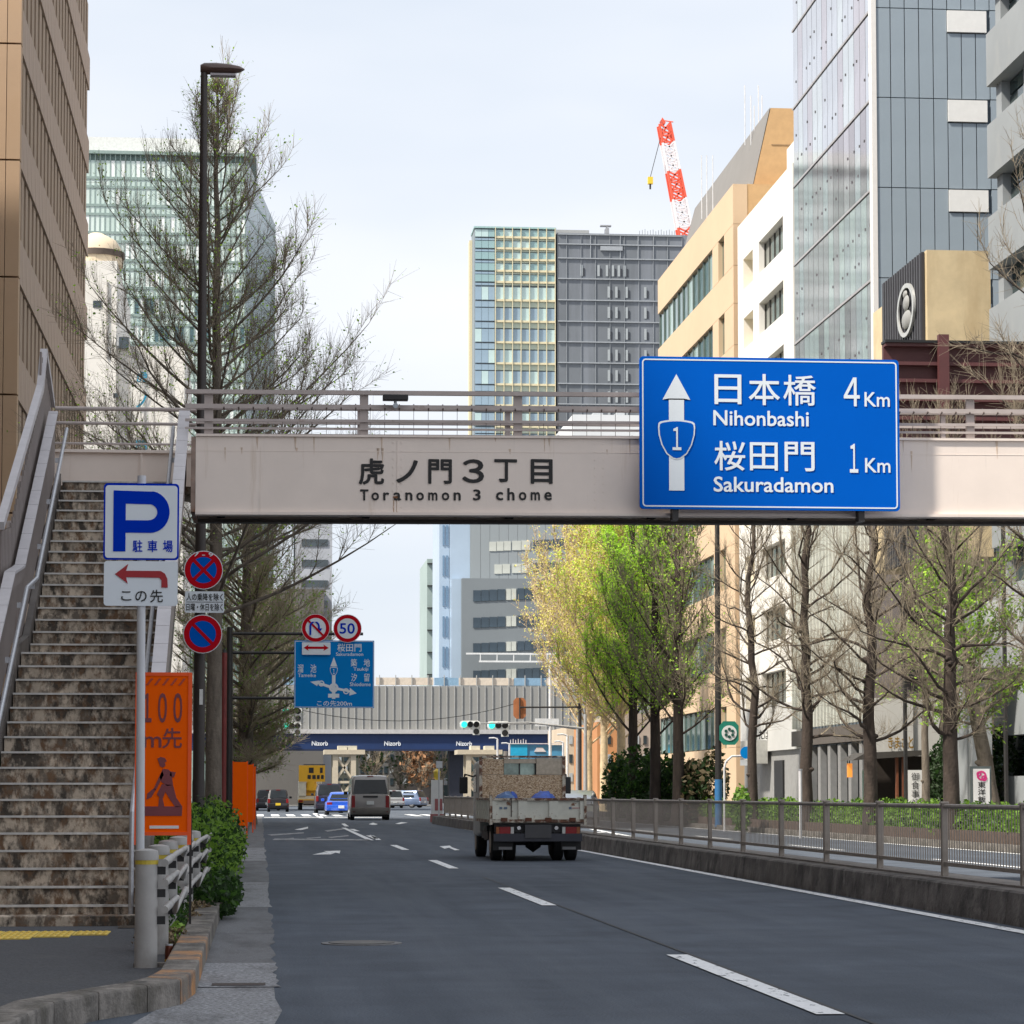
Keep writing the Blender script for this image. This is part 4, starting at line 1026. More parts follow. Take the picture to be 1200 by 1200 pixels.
for ch, p, q in (('虎', 434, 447), ('ノ', 460, 477), ('門', 515, 531)): text(ch, SB, ww, wx(155), wx(168), wz(q), wz(p), wY + .46, bold=.025, th=.1)

# grey slab beyond the second left tree
gs = thing('grey_slab_building', 'plain grey multi storey block right of the left trees, edge against the sky', 'building', (0, 300, 0))
sY = 300.0
GS = mat('grey_slab', (.36, .38, .42), .8, var=.08, scale=.2)
B(gs, 'wall', GS, XP(345, sY), XP(388, sY), sY, sY + 20, 0, ZP(370, 590, sY)); B(gs, 'lower_wall', mat('grey_slab_low', (.12, .115, .11), .8, var=.1, scale=.2), XP(300, sY), XP(378, sY), sY - 3, sY - .1, 0, ZP(370, 690, sY - 3))
for k in range(7): B(gs, 'window', GLASSD, XP(352, sY), XP(383, sY), sY - .1, sY + .02, ZP(370, 640 + k * 24, sY), ZP(370, 632 + k * 24, sY))

# ------------------------------------------------------------------ buildings, right side (facades on one line)
RX = 26.0
def ry(p): return YX(p, RX)
def rz(px, py): return ZP(px, py, ry(px))
# grey-blue office tower
T1, T0 = ry(935), ry(1032)
tw = thing('grey_panel_tower', 'tall tower with pinkish glass street side and blue grey panelled front', 'building', (32, 120, 0))
PANEL = mat('blue_grey_panel', (.28, .335, .385), .55, .1, var=.05, scale=.4, spec=.4)
JOINT = mat('panel_joint', (.10, .13, .16), .7)
TZ = 46
B(tw, 'wall', JOINT, RX + .16, 44, T0 + .12, T1, 0, TZ)
fl = ZP(1034, 9, T0) - ZP(1034, 114, T0); zt0 = ZP(1034, 114, T0)
cw = (XP(1052, T0) - XP(1035, T0)); xs = RX + .10
z = zt0 + 3 * fl; kk = 0
while z > 4:
    for j in range(10):
        xa = xs + j * cw
        if j in (5, 6, 7):
            B(tw, 'cladding_panel', PANEL, xa + .02, xa + cw - .02, T0, T0 + .1, z + .02, z + fl * .73)
        else: B(tw, 'cladding_panel', PANEL, xa + .02, xa + cw - .02, T0, T0 + .1, z + .02, z + fl - .02)
    B(tw, 'white_box', mat('white_metal', (.70, .70, .69), .5, var=.04), xs + 5 * cw, xs + 8 * cw - .15, T0 - .08, T0 + .1, z + fl * .745, z + fl * .985)
    z -= fl
B(tw, 'corner_mullion', mat('corner_white', (.72, .70, .68), .5, var=.04), RX - .12, RX + .09, T0 - .06, T0 + .5, 3, TZ)
PG = [mat('tower_glass_%s' % n_, c, .07, .75, var=.18, scale=.25, bump=.25, bscale=.35, spec=.9) for n_, c in (('rose', (.50, .46, .50)), ('grey', (.55, .57, .62)), ('plum', (.34, .30, .33)), ('mist', (.62, .66, .68)))]
z = zt0 + 3 * fl; nbay = 15; wpan = (T1 - T0 - .6) / nbay; rg_ = random.Random(8)
while z > 5:
    for j in range(nbay):
        y0 = T0 + .5 + j * wpan
        B(tw, 'glass_panel', PG[rg_.choice((0, 0, 1, 3, 2))] if z < zt0 else PG[rg_.choice((1, 1, 3, 0))], RX, RX + .1, y0 + .03, y0 + wpan - .03, z + .12, z + fl - .02)
    B(tw, 'floor_trim', mat('trim_grey', (.33, .32, .33), .5), RX - .05, RX + .12, T0 + .5, T1, z, z + .10)
    z -= fl
t = MB(); z = zt0 + 3 * fl; r2_ = random.Random(4)
while z > 14:
    for j in range(nbay):
        for q in (.3, .62):
            if r2_.random() < .75: y0 = T0 + .5 + (j + .5 * r2_.random()) * wpan; t.box(RX - .03, RX - .005, y0, y0 + .08, z + fl * q, z + fl * q + .11)
    z -= fl
t.build('glass_clamp', mat('clamp_dark', (.12, .12, .13), .5), tw, kind='stuff')
B(tw, 'lobby_fascia', mat('fascia_brown', (.10, .085, .075), .6), RX - .3, RX + .15, T0 + .3, T1, ZP(1000, 870, 120), ZP(1000, 851, 120))
for j in range(8): B(tw, 'lobby_pier', mat('lobby_grey', (.22, .22, .22), .6, var=.1), RX - .2, RX + .1, T0 + .4 + j * 2.2, T0 + 1.0 + j * 2.2, 0, ZP(1000, 872, 120))
finm = mat('pale_fin', (.55, .56, .50), .6, var=.1)
for j in range(24):
    y0 = T0 + .6 + j * .74; B(tw, 'fin', finm, RX - .28, RX - .06, y0, y0 + .16, ZP(1000, 848, 120), 15.2)

# white building
C1, C0 = ry(868), ry(934)
wb = thing('white_office_building', 'bright white office building with recessed dark window bands and small yellow balconies', 'building', (32, 138, 0))
ztc = rz(930, 195)
WW = mat('white_render', (.74, .72, .68), .8, var=.04, scale=.3, dirt=(.6, .57, .52), dirt_at=(.6, .85), dirt_scale=(.3, .3, .15))
nfl = 8; zwin = rz(922, 253); fhc = (rz(922, 253) - rz(922, 328))
B(wb, 'core_wall', WW, RX + 1.0, 44, C0 + .02, C1 - .02, 0, ztc)
ya, yb_ = ry(922), ry(893); yc, yd = ry(886), ry(874.5)
z_hi = ztc
for k in range(nfl):
    zt_ = zwin - k * fhc; zl = zt_ - fhc * .52
    B(wb, 'wall_band', WW, RX, RX + 1.0, C0 + .02, C1 - .02, zt_, z_hi)
    B(wb, 'wall_pier', WW, RX, RX + 1.0, C0 + .02, ya, zl, zt_); B(wb, 'wall_pier', WW, RX, RX + 1.0, yb_, yc, zl, zt_); B(wb, 'wall_pier', WW, RX, RX + 1.0, yd, C1 - .02, zl, zt_)
    nw = 5
    for j in range(nw):
        q0 = ya + (yb_ - ya) * j / nw; q1 = ya + (yb_ - ya) * (j + 1) / nw
        w_ = B(wb, 'window', mat('white_bldg_glass', (.20, .22, .20), .08, .5, var=.5, scale=.3, spec=.9), RX + .35, RX + .42, q0 + .04, q1 - .04, zl + .05, zt_ - .05)
        B(w_, 'frame', mat('frame_dark', (.05, .045, .04), .5), RX + .30, RX + .44, q1 - .07, q1 - .01, zl + .05, zt_ - .05)
    B(wb, 'balcony_back', mat('balcony_ochre', (.62, .46, .12), .7), RX + .7, RX + .8, yc, yd, zl, zt_)
    z_hi = zl
B(wb, 'base_wall', mat('base_grey_white', (.5, .5, .49), .8, var=.08, scale=.5), RX, RX + 1, C0 + .02, C1 - .02, 3.4, z_hi)
B(wb, 'ground_floor', mat('ground_grey', (.26, .26, .26), .8, var=.1), RX + .2, RX + 1, C0 + .1, C1 - .1, 0, 3.4)
B(wb, 'doorway', BLACK, RX + .1, RX + .25, ry(915), ry(905), 0, 2.9); B(wb, 'sign_box', mat('sign_box_grey', (.4, .4, .38), .6), RX - .9, RX, ry(900), ry(888), rz(895, 895), rz(895, 868))
for a, b_, ch in ((890, 896, 'た'), (896.5, 902, 'ば'), (902.5, 908, 'こ')): text(ch, TXT, wb, XP(a, ry(900) - .1), XP(b_, ry(900) - .1), 4.0, 4.5, ry(900) - .02, bold=.02)
B(wb, 'roof_box', WW, RX + .5, RX + 4, C0, C0 + 4, ztc, ztc + 1.6)

# tan tiled building with grey mansard
D1, D0 = ry(773), ry(863)
tb_ = thing('tan_tiled_building', 'tan tiled building with long green window bands and steep grey roof', 'building', (34, 165, 0))
TT = mat('peach_tile', (.60, .44, .29), .75, var=.05, scale=.4, dirt=(.52, .38, .25), dirt_at=(.5, .8), dirt_scale=(.2, .2, .2))
TT2 = mat('orange_tile', (.52, .33, .16), .75, var=.08, scale=2)
zt1 = rz(863, 215)
fhd = rz(845, 270) - rz(845, 360)
wz0 = rz(838, 292); wh = rz(838, 292) - rz(838, 338)
B(tb_, 'core_wall', TT2, RX + .8, 46, D0 + .05, D1 - .02, 0, zt1)
ya, yb_ = ry(838), D1 - .02; yn0, yn1 = ry(852), ry(845)
prev = zt1
for k in range(7):
    zt_ = wz0 - k * fhd; zl = zt_ - wh
    if zl < 3: break
    B(tb_, 'wall_band', TT, RX, RX + .8, D0 + .02, D1 - .02, zt_ + .02, prev - .02)
    B(tb_, 'wall_pier', TT, RX, RX + .8, D0 + .02, yn0, zl, zt_); B(tb_, 'wall_pier', TT, RX, RX + .8, yn1, ya, zl, zt_)
    B(tb_, 'window', GLASSG, RX + .25, RX + .33, yn0, yn1, zl, zt_)
    for j in range(11):
        q0 = ya + (yb_ - ya) * j / 11; q1 = ya + (yb_ - ya) * (j + 1) / 11
        B(tb_, 'window', GLASSG if (j * 7 + k * 3) % 4 else mat('window_glass_pale', (.42, .55, .52), .12, .3, var=.2, scale=.3), RX + .18, RX + .26, q0 + .05, q1 - .05, zl + .05, zt_ - .05)
        B(tb_, 'mullion', mat('mullion_grey', (.12, .15, .14), .5), RX + .10, RX + .28, q1 - .05, q1 + .05, zl, zt_)
    prev = zl
B(tb_, 'wall_base', TT, RX, RX + .8, D0 + .02, D1 - .02, 0, prev - .02)
# tiled return face towards the camera and the mansard
xf = XP(888, D0)
for k in range(12):
    z = 1 + k * 2.95
    if z + 2.9 > zt1 + .2: break
    B(tb_, 'tile_panel', TT2, RX + .82, RX + 6, D0 - .06, D0 + .04, z, z + 2.92)
zp = ZP(900, 120, D0)
upx0, upx1 = XP(898, D0 + 1), 40
t = MB()
yA, yB = D0 + 1.2, D1 - 1
bx0 = XP(880, yA, 300); tx0 = XP(903, yA, 122)
t.add([(bx0, yA, zt1 - .5), (tx0, yA, zp), (44, yA, zp), (44, yA, zt1 - .5), (bx0 - .2, yB, zt1 - .5), (tx0, yB, zp), (44, yB, zp), (44, yB, zt1 - .5)],
      [(0, 1, 2, 3), (7, 6, 5, 4), (1, 5, 6, 2)])
t.build('mansard_end', TT2, tb_)
t = MB(); t.add([(bx0 - .03, yA - .01, zt1 - .5), (tx0 - .03, yA - .01, zp + .05), (tx0 - .03, yB + .01, zp + .05), (bx0 - .23, yB + .01, zt1 - .5)], [(0, 1, 2, 3)]); t.build('roof', mat('mansard_grey', (.20, .19, .18), .7, var=.06, scale=.5), tb_)
B(tb_, 'tile_joint', mat('tile_joint', (.3, .2, .11), .8), bx0 + 1.2, 40, yA - .03, yA - .005, ZP(900, 170, yA), ZP(900, 169, yA))
for k, px in enumerate((873, 880, 884, 889, 893, 822, 828, 835)):
    Yq = ry(830) if px < 860 else D0 + 6
    t = MB(); xq = XP(px, Yq, 150); zq = zp if px > 860 else zt1 + 1; t.tube([(xq, Yq, zq - 1), (xq, Yq, ZP(px, 100 + (k % 3) * 12 if px > 860 else 182, Yq))], .03, 5); t.build('antenna', mat('antenna_pale', (.62, .63, .65), .5), tb_)

# near building at the right edge, slabs and dark windows
N1 = ry(1166)
nr = thing('grey_slab_office', 'pale grey concrete office with dark window bands cut off by the right edge', 'building', (32, 90, 0))
GC = mat('pale_concrete', (.27, .29, .305), .8, var=.08, scale=.3, dirt=(.36, .36, .35), dirt_at=(.55, .8), dirt_scale=(.2, .2, .1))
B(nr, 'core_wall', GC, RX + 1.2, 46, N1 - 40, N1 - .3, 0, 38)
fln = rz(1190, 80) - rz(1190, 190)
zq = rz(1190, 80)
for k in range(-3, 11):
    zt_ = zq - k * fln; zl = zt_ - fln * .42
    B(nr, 'slab_band', GC, RX, RX + 1.6, N1 - 40, N1, zl - fln * .58 + .01, zl - .01)
    B(nr, 'corner_pier', GC, RX + .3, RX + 1.5, N1 - .9, N1 - .2, zl, zt_)
    for j in range(6):
        q0 = N1 - 3.0 - j * 2.15
        B(nr, 'window', mat('near_glass', (.03, .06, .06), .06, .3, var=.6, scale=.4, spec=.9), RX + .6, RX + .68, q0, q0 + 2.05, zl + .05, zl + (zt_ - zl) * .58)
        B(nr, 'window', MATS['near_glass'], RX + .6, RX + .68, q0, q0 + 2.05, zl + (zt_ - zl) * .64, zt_ - .03)
        B(nr, 'window_bar', GC, RX + .5, RX + .7, q0 - .06, q0, zl, zt_)
# low white lift housing of the near building
B(nr, 'service_box', mat('service_white', (.56, .57, .57), .7, var=.05), RX - 2.0, RX + .2, N1 - 3.4, N1 - .6, rz(1180, 785), rz(1180, 708))
B(nr, 'service_column', GC, RX - 1.6, RX - .9, N1 - 3, N1 - 1, 0, rz(1180, 785) - .02)

# sign tower with round emblem on the roof of the low shop building
E0 = 99.0; EX0 = XP(1092, E0); EX1 = XP(1168, E0); EY1 = YX(1042, EX0)
sh = thing('low_shop_building', 'low dark building with white shop front and maroon ribbed screen on its roof', 'building', (29, 102, 0))
SHD = mat('shop_dark_wall', (.10, .085, .085), .8, var=.1, scale=.5)
B(sh, 'wall', SHD, XP(1057, 108), XP(1090, 108), 108, 113.5, 4, ZP(1080, 500, 108))
B(sh, 'tan_wall', mat('shop_tan', (.40, .33, .25), .8, var=.1, scale=.5), XP(1090, 108.5), XP(1166, 108.5), 108.5, 113, 0, ZP(1080, 500, 108.5))
B(sh, 'panel_black', BLACK, XP(1058, 107.8), XP(1083, 107.8), 107.8, 107.95, ZP(1070, 795, 107.8), ZP(1070, 560, 107.8))
ms = thing('maroon_screen', 'maroon ribbed metal screen with vertical posts behind the footbridge railing', 'screen', (22, 78, 9))
MAR = mat('maroon_steel', (.10, .032, .034), .55, var=.12, scale=1.2)
mY = 78.0
def mx_(p): return XP(p, mY)
def mz(q, p=1100): return ZP(p, q, mY)
B(ms, 'back_sheet', MAR, mx_(1043), mx_(1216), mY + .3, mY + .5, mz(560), mz(402))
for q in (402, 424, 444, 466, 488): B(ms, 'rib', MAR, mx_(1043), mx_(1216), mY + .02, mY + .3, mz(q + 4), mz(q))
B(ms, 'top_cap', BLACK, mx_(1042), mx_(1216), mY - .05, mY + .5, mz(402), mz(399))
for a in (1104, 1212): B(ms, 'post', MAR, mx_(a), mx_(a + 12), mY - .2, mY + .02, mz(560), mz(393))
for a in (1062, 1180): B(ms, 'leg', DARK, mx_(a), mx_(a + 3), mY + .1, mY + .3, .1, mz(560))
et = thing('emblem_sign_tower', 'beige rooftop sign tower with black side and silver oval emblem', 'sign tower', ((EX0 + EX1) / 2, E0, 9))
zt_ = ZP(1100, 293, E0)
B(et, 'beige_panel', mat('beige_marble', (.62, .50, .31), .6, var=.12, scale=1.2, dirt=(.5, .38, .22), dirt_at=(.5, .7), dirt_scale=(.6, .6, .15)), EX0 + .02, EX1, E0, E0 + 4.5, 10, zt_)
t = MB(); t.box(EX0 - .1, EX0, E0 + .3, EY1, 10, zt_ - .02)
t.build('black_side', mat('side_black', (.03, .03, .035), .5), et)
for j in range(16): B(et, 'rib', mat('rib_grey', (.07, .07, .08), .45), EX0 - .16, EX0 - .10, E0 + .4 + j * (EY1 - E0 - .5) / 16, E0 + .5 + j * (EY1 - E0 - .5) / 16, 10, zt_ - .05)
B(et, 'beige_panel', MATS['beige_marble'], EX0 - .1, EX1, EY1 + .05, EY1 + 1.6, 10, zt_ - .9)
cy_ = (YX(1066, EX0) + YX(1082, EX0)) / 2; czz = ZP(1074, 364, cy_); ra_ = (ZP(1074, 333, cy_) - ZP(1074, 395, cy_)) / 2
t = MB(); vs = []; n = 32; rb = abs(YX(1065, EX0) - YX(1085, EX0)) / 2
def ering(r, x): return [(x, cy_ + r * rb * math.cos(2 * math.pi * i / n), czz + r * ra_ * math.sin(2 * math.pi * i / n)) for i in range(n)]
t.rings([ering(1, EX0 - .16), ering(1, EX0 - .26), ering(.84, EX0 - .26), ering(.84, EX0 - .2)], cap0=False, cap1=False); t.build('emblem_ring', mat('emblem_silver', (.62, .62, .60), .35, .5), et, smooth=True)
t = MB()
for (ry_, rz_, dy, dz) in ((.34, .30, 0, .28), (.55, .34, 0, -.34), (.2, .16, .1, .62)):
    t.rings([[(x, cy_ + rb * (dy + ry_ * q * math.cos(2 * math.pi * i / 16)), czz + ra_ * (dz + rz_ * q * math.sin(2 * math.pi * i / 16))) for i in range(16)] for x, q in ((EX0 - .2, 1), (EX0 - .25, .8), (EX0 - .28, .35))], cap0=False)
t.build('emblem_relief', mat('emblem_pale', (.34, .34, .33), .5, .2), et, smooth=True)

# shop fronts at street level
sf = thing('white_shop_front', 'white panelled shop front with brass lettering over a dark tiled canopy', 'shop front', (25, 100, 0))
fY = 100.0
def fx_(p): return XP(p, fY)
def fz(q, p=1060): return ZP(p, q, fY)
WS = mat('shop_white', (.55, .54, .51), .7, var=.08, scale=.5, dirt=(.42, .41, .38), dirt_at=(.5, .8), dirt_scale=(1, 1, .4))
B(sf, 'wall_panel', WS, fx_(1026), fx_(1071), fY, fY + .3, fz(886), fz(818)); B(sf, 'wall_panel', WS, fx_(1072), fx_(1104), fY + .1, fY + .4, fz(886), fz(818))
BR = mat('brass', (.45, .27, .07), .4, .6)
for ch, a in (('き', 1041), ('ま', 1049), ('さ', 1057), ('と', 1065)): text(ch, BR, sf, fx_(a), fx_(a + 5.5), fz(877), fz(863), fY, bold=.03, th=.06)
B(sf, 'dark_recess', mat('shop_interior', (.025, .018, .014), .8), fx_(1026), fx_(1104), fY + .35, fY + 2, 0, fz(886))
t = MB(); t.prism([(fx_(984), fz(892)), (fx_(1071), fz(886)), (fx_(1071), fz(880)), (fx_(1000), fz(883))], 'y', fY - 2.2, fY - .02); t.build('canopy', mat('canopy_dark', (.05, .045, .04), .7), sf)
for a in (1036, 1043, 1069): B(sf, 'post', mat('shop_post', (.16, .05, .02), .6), fx_(a), fx_(a + 2.5), fY - 2, fY - 1.8, 0, fz(886))
nc = thing('noren_banner', 'white cloth banner with brushed black characters hanging in the shop entrance', 'banner', (fx_(1056), fY - 2.1, fz(945)))
B(nc, 'cloth', PWHITE, fx_(1047), fx_(1065), fY - 2.15, fY - 2.12, fz(947), fz(903))
for ch, z_ in (('御', 906), ('食', 916), ('事', 926), ('処', 936)): text(ch, TXT, nc, fx_(1052), fx_(1061), fz(z_ + 9), fz(z_), fY - 2.16, bold=.0, th=.01)
lb = thing('lit_lantern_sign', 'small glowing orange shop sign under the canopy edge', 'shop sign', (fx_(991), fY - 1, 1))
B(lb, 'hanger', DARK, fx_(990), fx_(991), fY - .85, fY - .75, fz(895), fz(888)); B(lb, 'box', mat('lantern_orange', (.8, .25, .04), .5, emit=(1, .35, .06, .35)), fx_(988), fx_(993), fY - .9, fY - .7, fz(911), fz(895))
gp = thing('menu_board', 'pale green menu board standing inside the shop entrance', 'menu board', (fx_(1011), fY - .5, 0))
B(gp, 'board', mat('menu_green', (.30, .52, .46), .4), fx_(1007), fx_(1015), fY - .55, fY - .5, .3, fz(903)); B(gp, 'stand', DARK, fx_(1008), fx_(1014), fY - .5, fY - .45, .1, fz(905))
ss = thing('restaurant_sign', 'white standing sign with a pink emblem and black characters by the right hedge', 'standing sign', (XP(1150, 70), 70, .1))
kx = lambda p: XP(p, 70); kz = lambda q: ZP(1150, q, 70)
B(ss, 'frame', mat('frame_dark_grey', (.10, .12, .12), .4, .3), kx(1138), kx(1162), 70, 70.12, .1, kz(898)); B(ss, 'face', PWHITE, kx(1140.5), kx(1159.5), 69.96, 69.995, kz(942), kz(901))
t = MB(); PK = mat('emblem_pink', (.62, .03, .20), .5); t.disc(kx(1150), kz(909), 69.95, .13, .008, 16, .08); t.disc(kx(1147), kz(907), 69.948, .07, .008, 12, .03); t.disc(kx(1153), kz(912), 69.946, .08, .008, 12, .04); t.build('emblem', PK, ss)
for ch, z_ in (('東', 916), ('洋', 924.5), ('飯', 933)): text(ch, TXT, ss, kx(1145.5), kx(1154.5), kz(z_ + 7.5), kz(z_), 69.955, bold=.02)

# dark evergreen hedge and trees along the right pavement
bush('hedge', 'tall dark ivy covered hedge right of the white shop front', XP(1100, 96), XP(1170, 96), 94, 98, .1, ZP(1130, 856, 96), 14000, .10, [GREEN3, GREEN3, mat('ivy_dark', (.02, .04, .012), .7)], 41)
rt = 'bare street trees along the right pavement'
pr_ = lambda u: (1 - u) ** .5 * min(1, .7 + u)
lbl = {1115: 'thick trunked bare tree in front of the tall ivy hedge on the right', 1020: 'bare tree with dark trunk before the white shop front', 945: 'straight bare tree standing before the fluted grey tower base', 882: 'pale bare tree with a low crooked branch beside the round blue sign', 1300: 'nearest bare tree on the right, only its branches entering the picture'}
for k, (px, H, r0) in enumerate(((1300, 15.2, .2), (1115, 9.9, .23), (1020, 10.6, .22), (945, 12.3, .22), (882, 12.6, .19))):
    Yt = YX(px, 15.8) if px < 1200 else 50
    xt = 15.8 if px < 1200 else XP(1255, 50)
    bare_tree('street_tree', lbl[px], (xt, Yt, .1), H, 3.0, 50 + k, r0=r0 * .85, h0=.22, nl=46, ntw=4, twl=.6, el=(14, 58), m=BARK2, gnarl=.2, curve=.28, group=rt, prof=pr_, twr=.85)
lg = 'young green ginkgo trees beyond the right railing'
for k, (px, Yt, H, ms_, lab, lz, nlv) in enumerate((
        (795, 98, 15.5, [GINK, GINK, GINK2], 'sparse green leafing tree nearest to the bare trees', .25, 2600),
        (768, 104, 15.6, [GINK, GINK, GINK2], 'bright green leafing tree second from the bare trees', .28, 9000),
        (742, 112, 16.0, [GINK, GINK, GINK], 'fresh green leafing tree in the middle of the leafing row', .28, 13000),
        (728, 126, 17.6, [GINKY, GINKY, GINK], 'yellow green leafing tree fourth in the row, over the dark shrubs', .1, 12000),
        (708, 140, 18.2, [GINKY, GINKY, TWIG3], 'yellow tinged tan tree near the far end of the row', .1, 10000),
        (690, 156, 18.6, [TWIG3, GINKY, GINKY], 'tan twiggy tree at the far end of the row by the crossing', .1, 7000))):
    xt = XP(px, Yt)
    bare_tree('ginkgo_tree', lab, (xt, Yt, .1), H, (2.7, 2.6, 3.1, 4.7, 5.4, 5.8)[k], 70 + k, r0=.22, h0=.2, nl=44 if k < 3 else 80, ntw=4, twl=.8, el=(42, 66) if k < 3 else (42, 66), m=BARK2 if k < 3 else TWIG3, mt=TWIG if k < 3 else TWIG3, leaves=int(nlv * (1.6 if k < 3 else 2.6)), leafsz=.055 if k < 3 else .065, leafm=ms_, curve=.15, group=lg, twr=2.0 if k < 3 else 2.6,
              prof=lambda u: (1 - u) ** 1.15 * min(1, .75 + u), leafz=lz)
bare_tree('leafy_tree', 'slanting tree with bright green leaves behind the restaurant sign', (XP(1168, 74), 74, .1), 9.3, 2.8, 90, r0=.24, h0=.3, nl=34, ntw=3, twl=.6, el=(10, 50), m=BARK, leaves=7000, leafsz=.06, leafm=[GREEN2, GINK, GREEN2], gnarl=.2, lean=(-1.6, 0), curve=.15, twr=1.5)
bare_tree('leafy_tree', 'small tree with lime leaves over the white shop front', (XP(1085, 92), 92, .1), 11.2, 2.6, 91, r0=.14, h0=.35, nl=26, ntw=3, twl=.6, el=(10, 50), m=BARK, leaves=1700, leafsz=.06, leafm=[GREEN2, GINK], gnarl=.2, curve=.15, twr=1.5)
for k, (a, b_, yy, top, lab) in enumerate(((715, 745, 118, 885, 'dark evergreen shrub at the far end of the shrub group'), (742, 782, 110, 878, 'biggest dark evergreen shrub in the middle of the group'), (776, 815, 104, 890, 'glossy evergreen shrub left of the brownish bush'), (806, 840, 98, 880, 'brownish green bush next to the green signed pole'))):
    bush('shrub', lab, XP(a, yy), XP(b_, yy), yy - 1.2, yy + 1.4, .1, ZP((a + b_) / 2, top, yy), 2600, .12, [GREEN3, GREEN3, GREEN] if k < 3 else [GREEN3, mat('leaf_brown', (.10, .075, .035), .7)], 95 + k, 'shrub', 'evergreen shrubs under the leafing trees')
bush('shrub', 'tiny bright shrub at the foot of the pale bare tree', XP(860, 84), XP(876, 84), 83, 85, .1, 1.4, 900, .08, [GREEN, GREEN2], 99, 'shrub')

# ------------------------------------------------------------------ far centre: towers
qY = 520.0
def qx(p): return XP(p, qY, 600)
def qz(q, p=650): return ZP(p, q, qY)
ct = thing('unfinished_tower', 'tall far tower, left half gridded glass, right half wrapped in dark scaffold netting', 'building', (60, 540, 0))
CG = [mat('far_pane_%s' % n_, c, .15, .1, var=.12, scale=.08, spec=.7) for n_, c in (('teal', (.26, .40, .42)), ('blue', (.26, .36, .45)), ('pale', (.46, .60, .60)), ('sage', (.40, .46, .38)))]
CY = mat('cream_mullion', (.60, .54, .37), .6); NET = mat('scaffold_net', (.135, .15, .17), .8, var=.18, scale=.06, dirt=(.22, .24, .28), dirt_at=(.48, .7), dirt_scale=(.12, .1, .01))
B(ct, 'wall', mat('far_core', (.20, .24, .27), .7), qx(556), qx(652), qY + .4, qY + 8, 0, qz(269)); B(ct, 'side_wall', CY, qx(552.5), qx(556) - .02, qY + 6, qY + 9, 0, qz(276))
ytop = [(270 + k * 13.1, 8.8, 4.0) for k in range(5)]; ytop += [(337 + 24.6 * k, 15.5, 8.2) for k in range(8)]
r3 = random.Random(2)
cols = [(556.5, 564), (564.3, 572), (572.3, 579.5)] + [(580.4 + 10.05 * k, 589.9 + 10.05 * k) for k in range(7)]
for (yt_, h1, h2) in ytop:
    for i, (a, b_) in enumerate(cols):
        m_ = (CG[0] if yt_ < 335 else CG[1]) if r3.random() < .8 else CG[2]
        if 330 < yt_ < 350 and i > 2: m_ = CG[2]
        B(ct, 'pane', m_, qx(a), qx(b_), qY - .05, qY + .35, qz(yt_ + h1), qz(yt_) - .1)
        B(ct, 'spandrel', CG[3] if i > 2 else CG[1], qx(a), qx(b_), qY + .05, qY + .35, qz(yt_ + h1 + h2), qz(yt_ + h1) - .3)
        if i > 2: B(ct, 'sill', CY, qx(a), qx(b_), qY - .35, qY - .06, qz(yt_ + h1) - .3, qz(yt_ + h1) + .1)
for k in range(8): B(ct, 'mullion', CY, qx(579.9 + 10.05 * k), qx(580.7 + 10.05 * k), qY - .5, qY - .07, qz(515), qz(268))
B(ct, 'roof_edge', mat('far_trim', (.3, .45, .45), .5), qx(555), qx(652), qY - .3, qY + 8, qz(269), qz(267)); B(ct, 'roof_block', mat('far_grey', (.34, .35, .35), .7), qx(645), qx(694), qY + 4, qY + 20, qz(273), qz(264))
B(ct, 'netting', NET, qx(653), qx(835), qY - .2, qY + 30, 0, qz(273))
LG = mat('scaffold_ledge', (.30, .325, .355), .6)
for k, q in enumerate((274, 285.5, 302, 326, 351, 376, 400, 424.5, 449, 473, 497)): B(ct, 'ledge', LG, qx(654), qx(800), qY - .5, qY - .22, qz(q + 1.2), qz(q))
for row in (308, 333, 357, 382, 407, 431, 456, 480):
    for a in ((680, 700, 710, 717, 724, 731) if row == 308 else (712, 721, 733, 755)):
        B(ct, 'window_opening', mat('pale_opening', (.33, .36, .38), .5), qx(a + .4), qx(a + 3.2), qY - .3, qY - .22, qz(row + 15), qz(row + 2)); B(ct, 'window_gap', mat('dark_gap', (.03, .035, .045), .5), qx(a + 3.6), qx(a + 5.6), qY - .3, qY - .22, qz(row + 15), qz(row + 6))
t = MB()
for a in (692, 727, 748, 766): t.box(qx(a), qx(a + .8), qY - .45, qY - .22, qz(302), qz(274))
for a in range(664, 806, 17): t.box(qx(a), qx(a + .35), qY - .40, qY - .22, qz(505), qz(274))
t.build('scaffold_upright', LG, ct, kind='stuff')
B(ct, 'lift_cabin', LG, qx(704), qx(730), qY - .6, qY - .22, qz(293), qz(288))
t = MB(); t.box(qx(713), qx(717), qY + 3, qY + 5, qz(273), qz(262)); t.box(qx(707), qx(720), qY + 3.5, qY + 4.5, qz(259.5), qz(258)); t.box(qx(714.4), qx(715.6), qY + 3.5, qY + 4.5, qz(262), qz(259)); t.build('roof_hoist', mat('hoist_grey', (.3, .31, .33), .6), ct)
t = MB()
for k in range(14): a = 752 + k * 3.2; t.box(qx(a), qx(a) + .12, qY + 2, qY + 2.2, qz(273), qz(266 - (k % 3)))
t.build('roof_rail', LG, ct, kind='stuff')
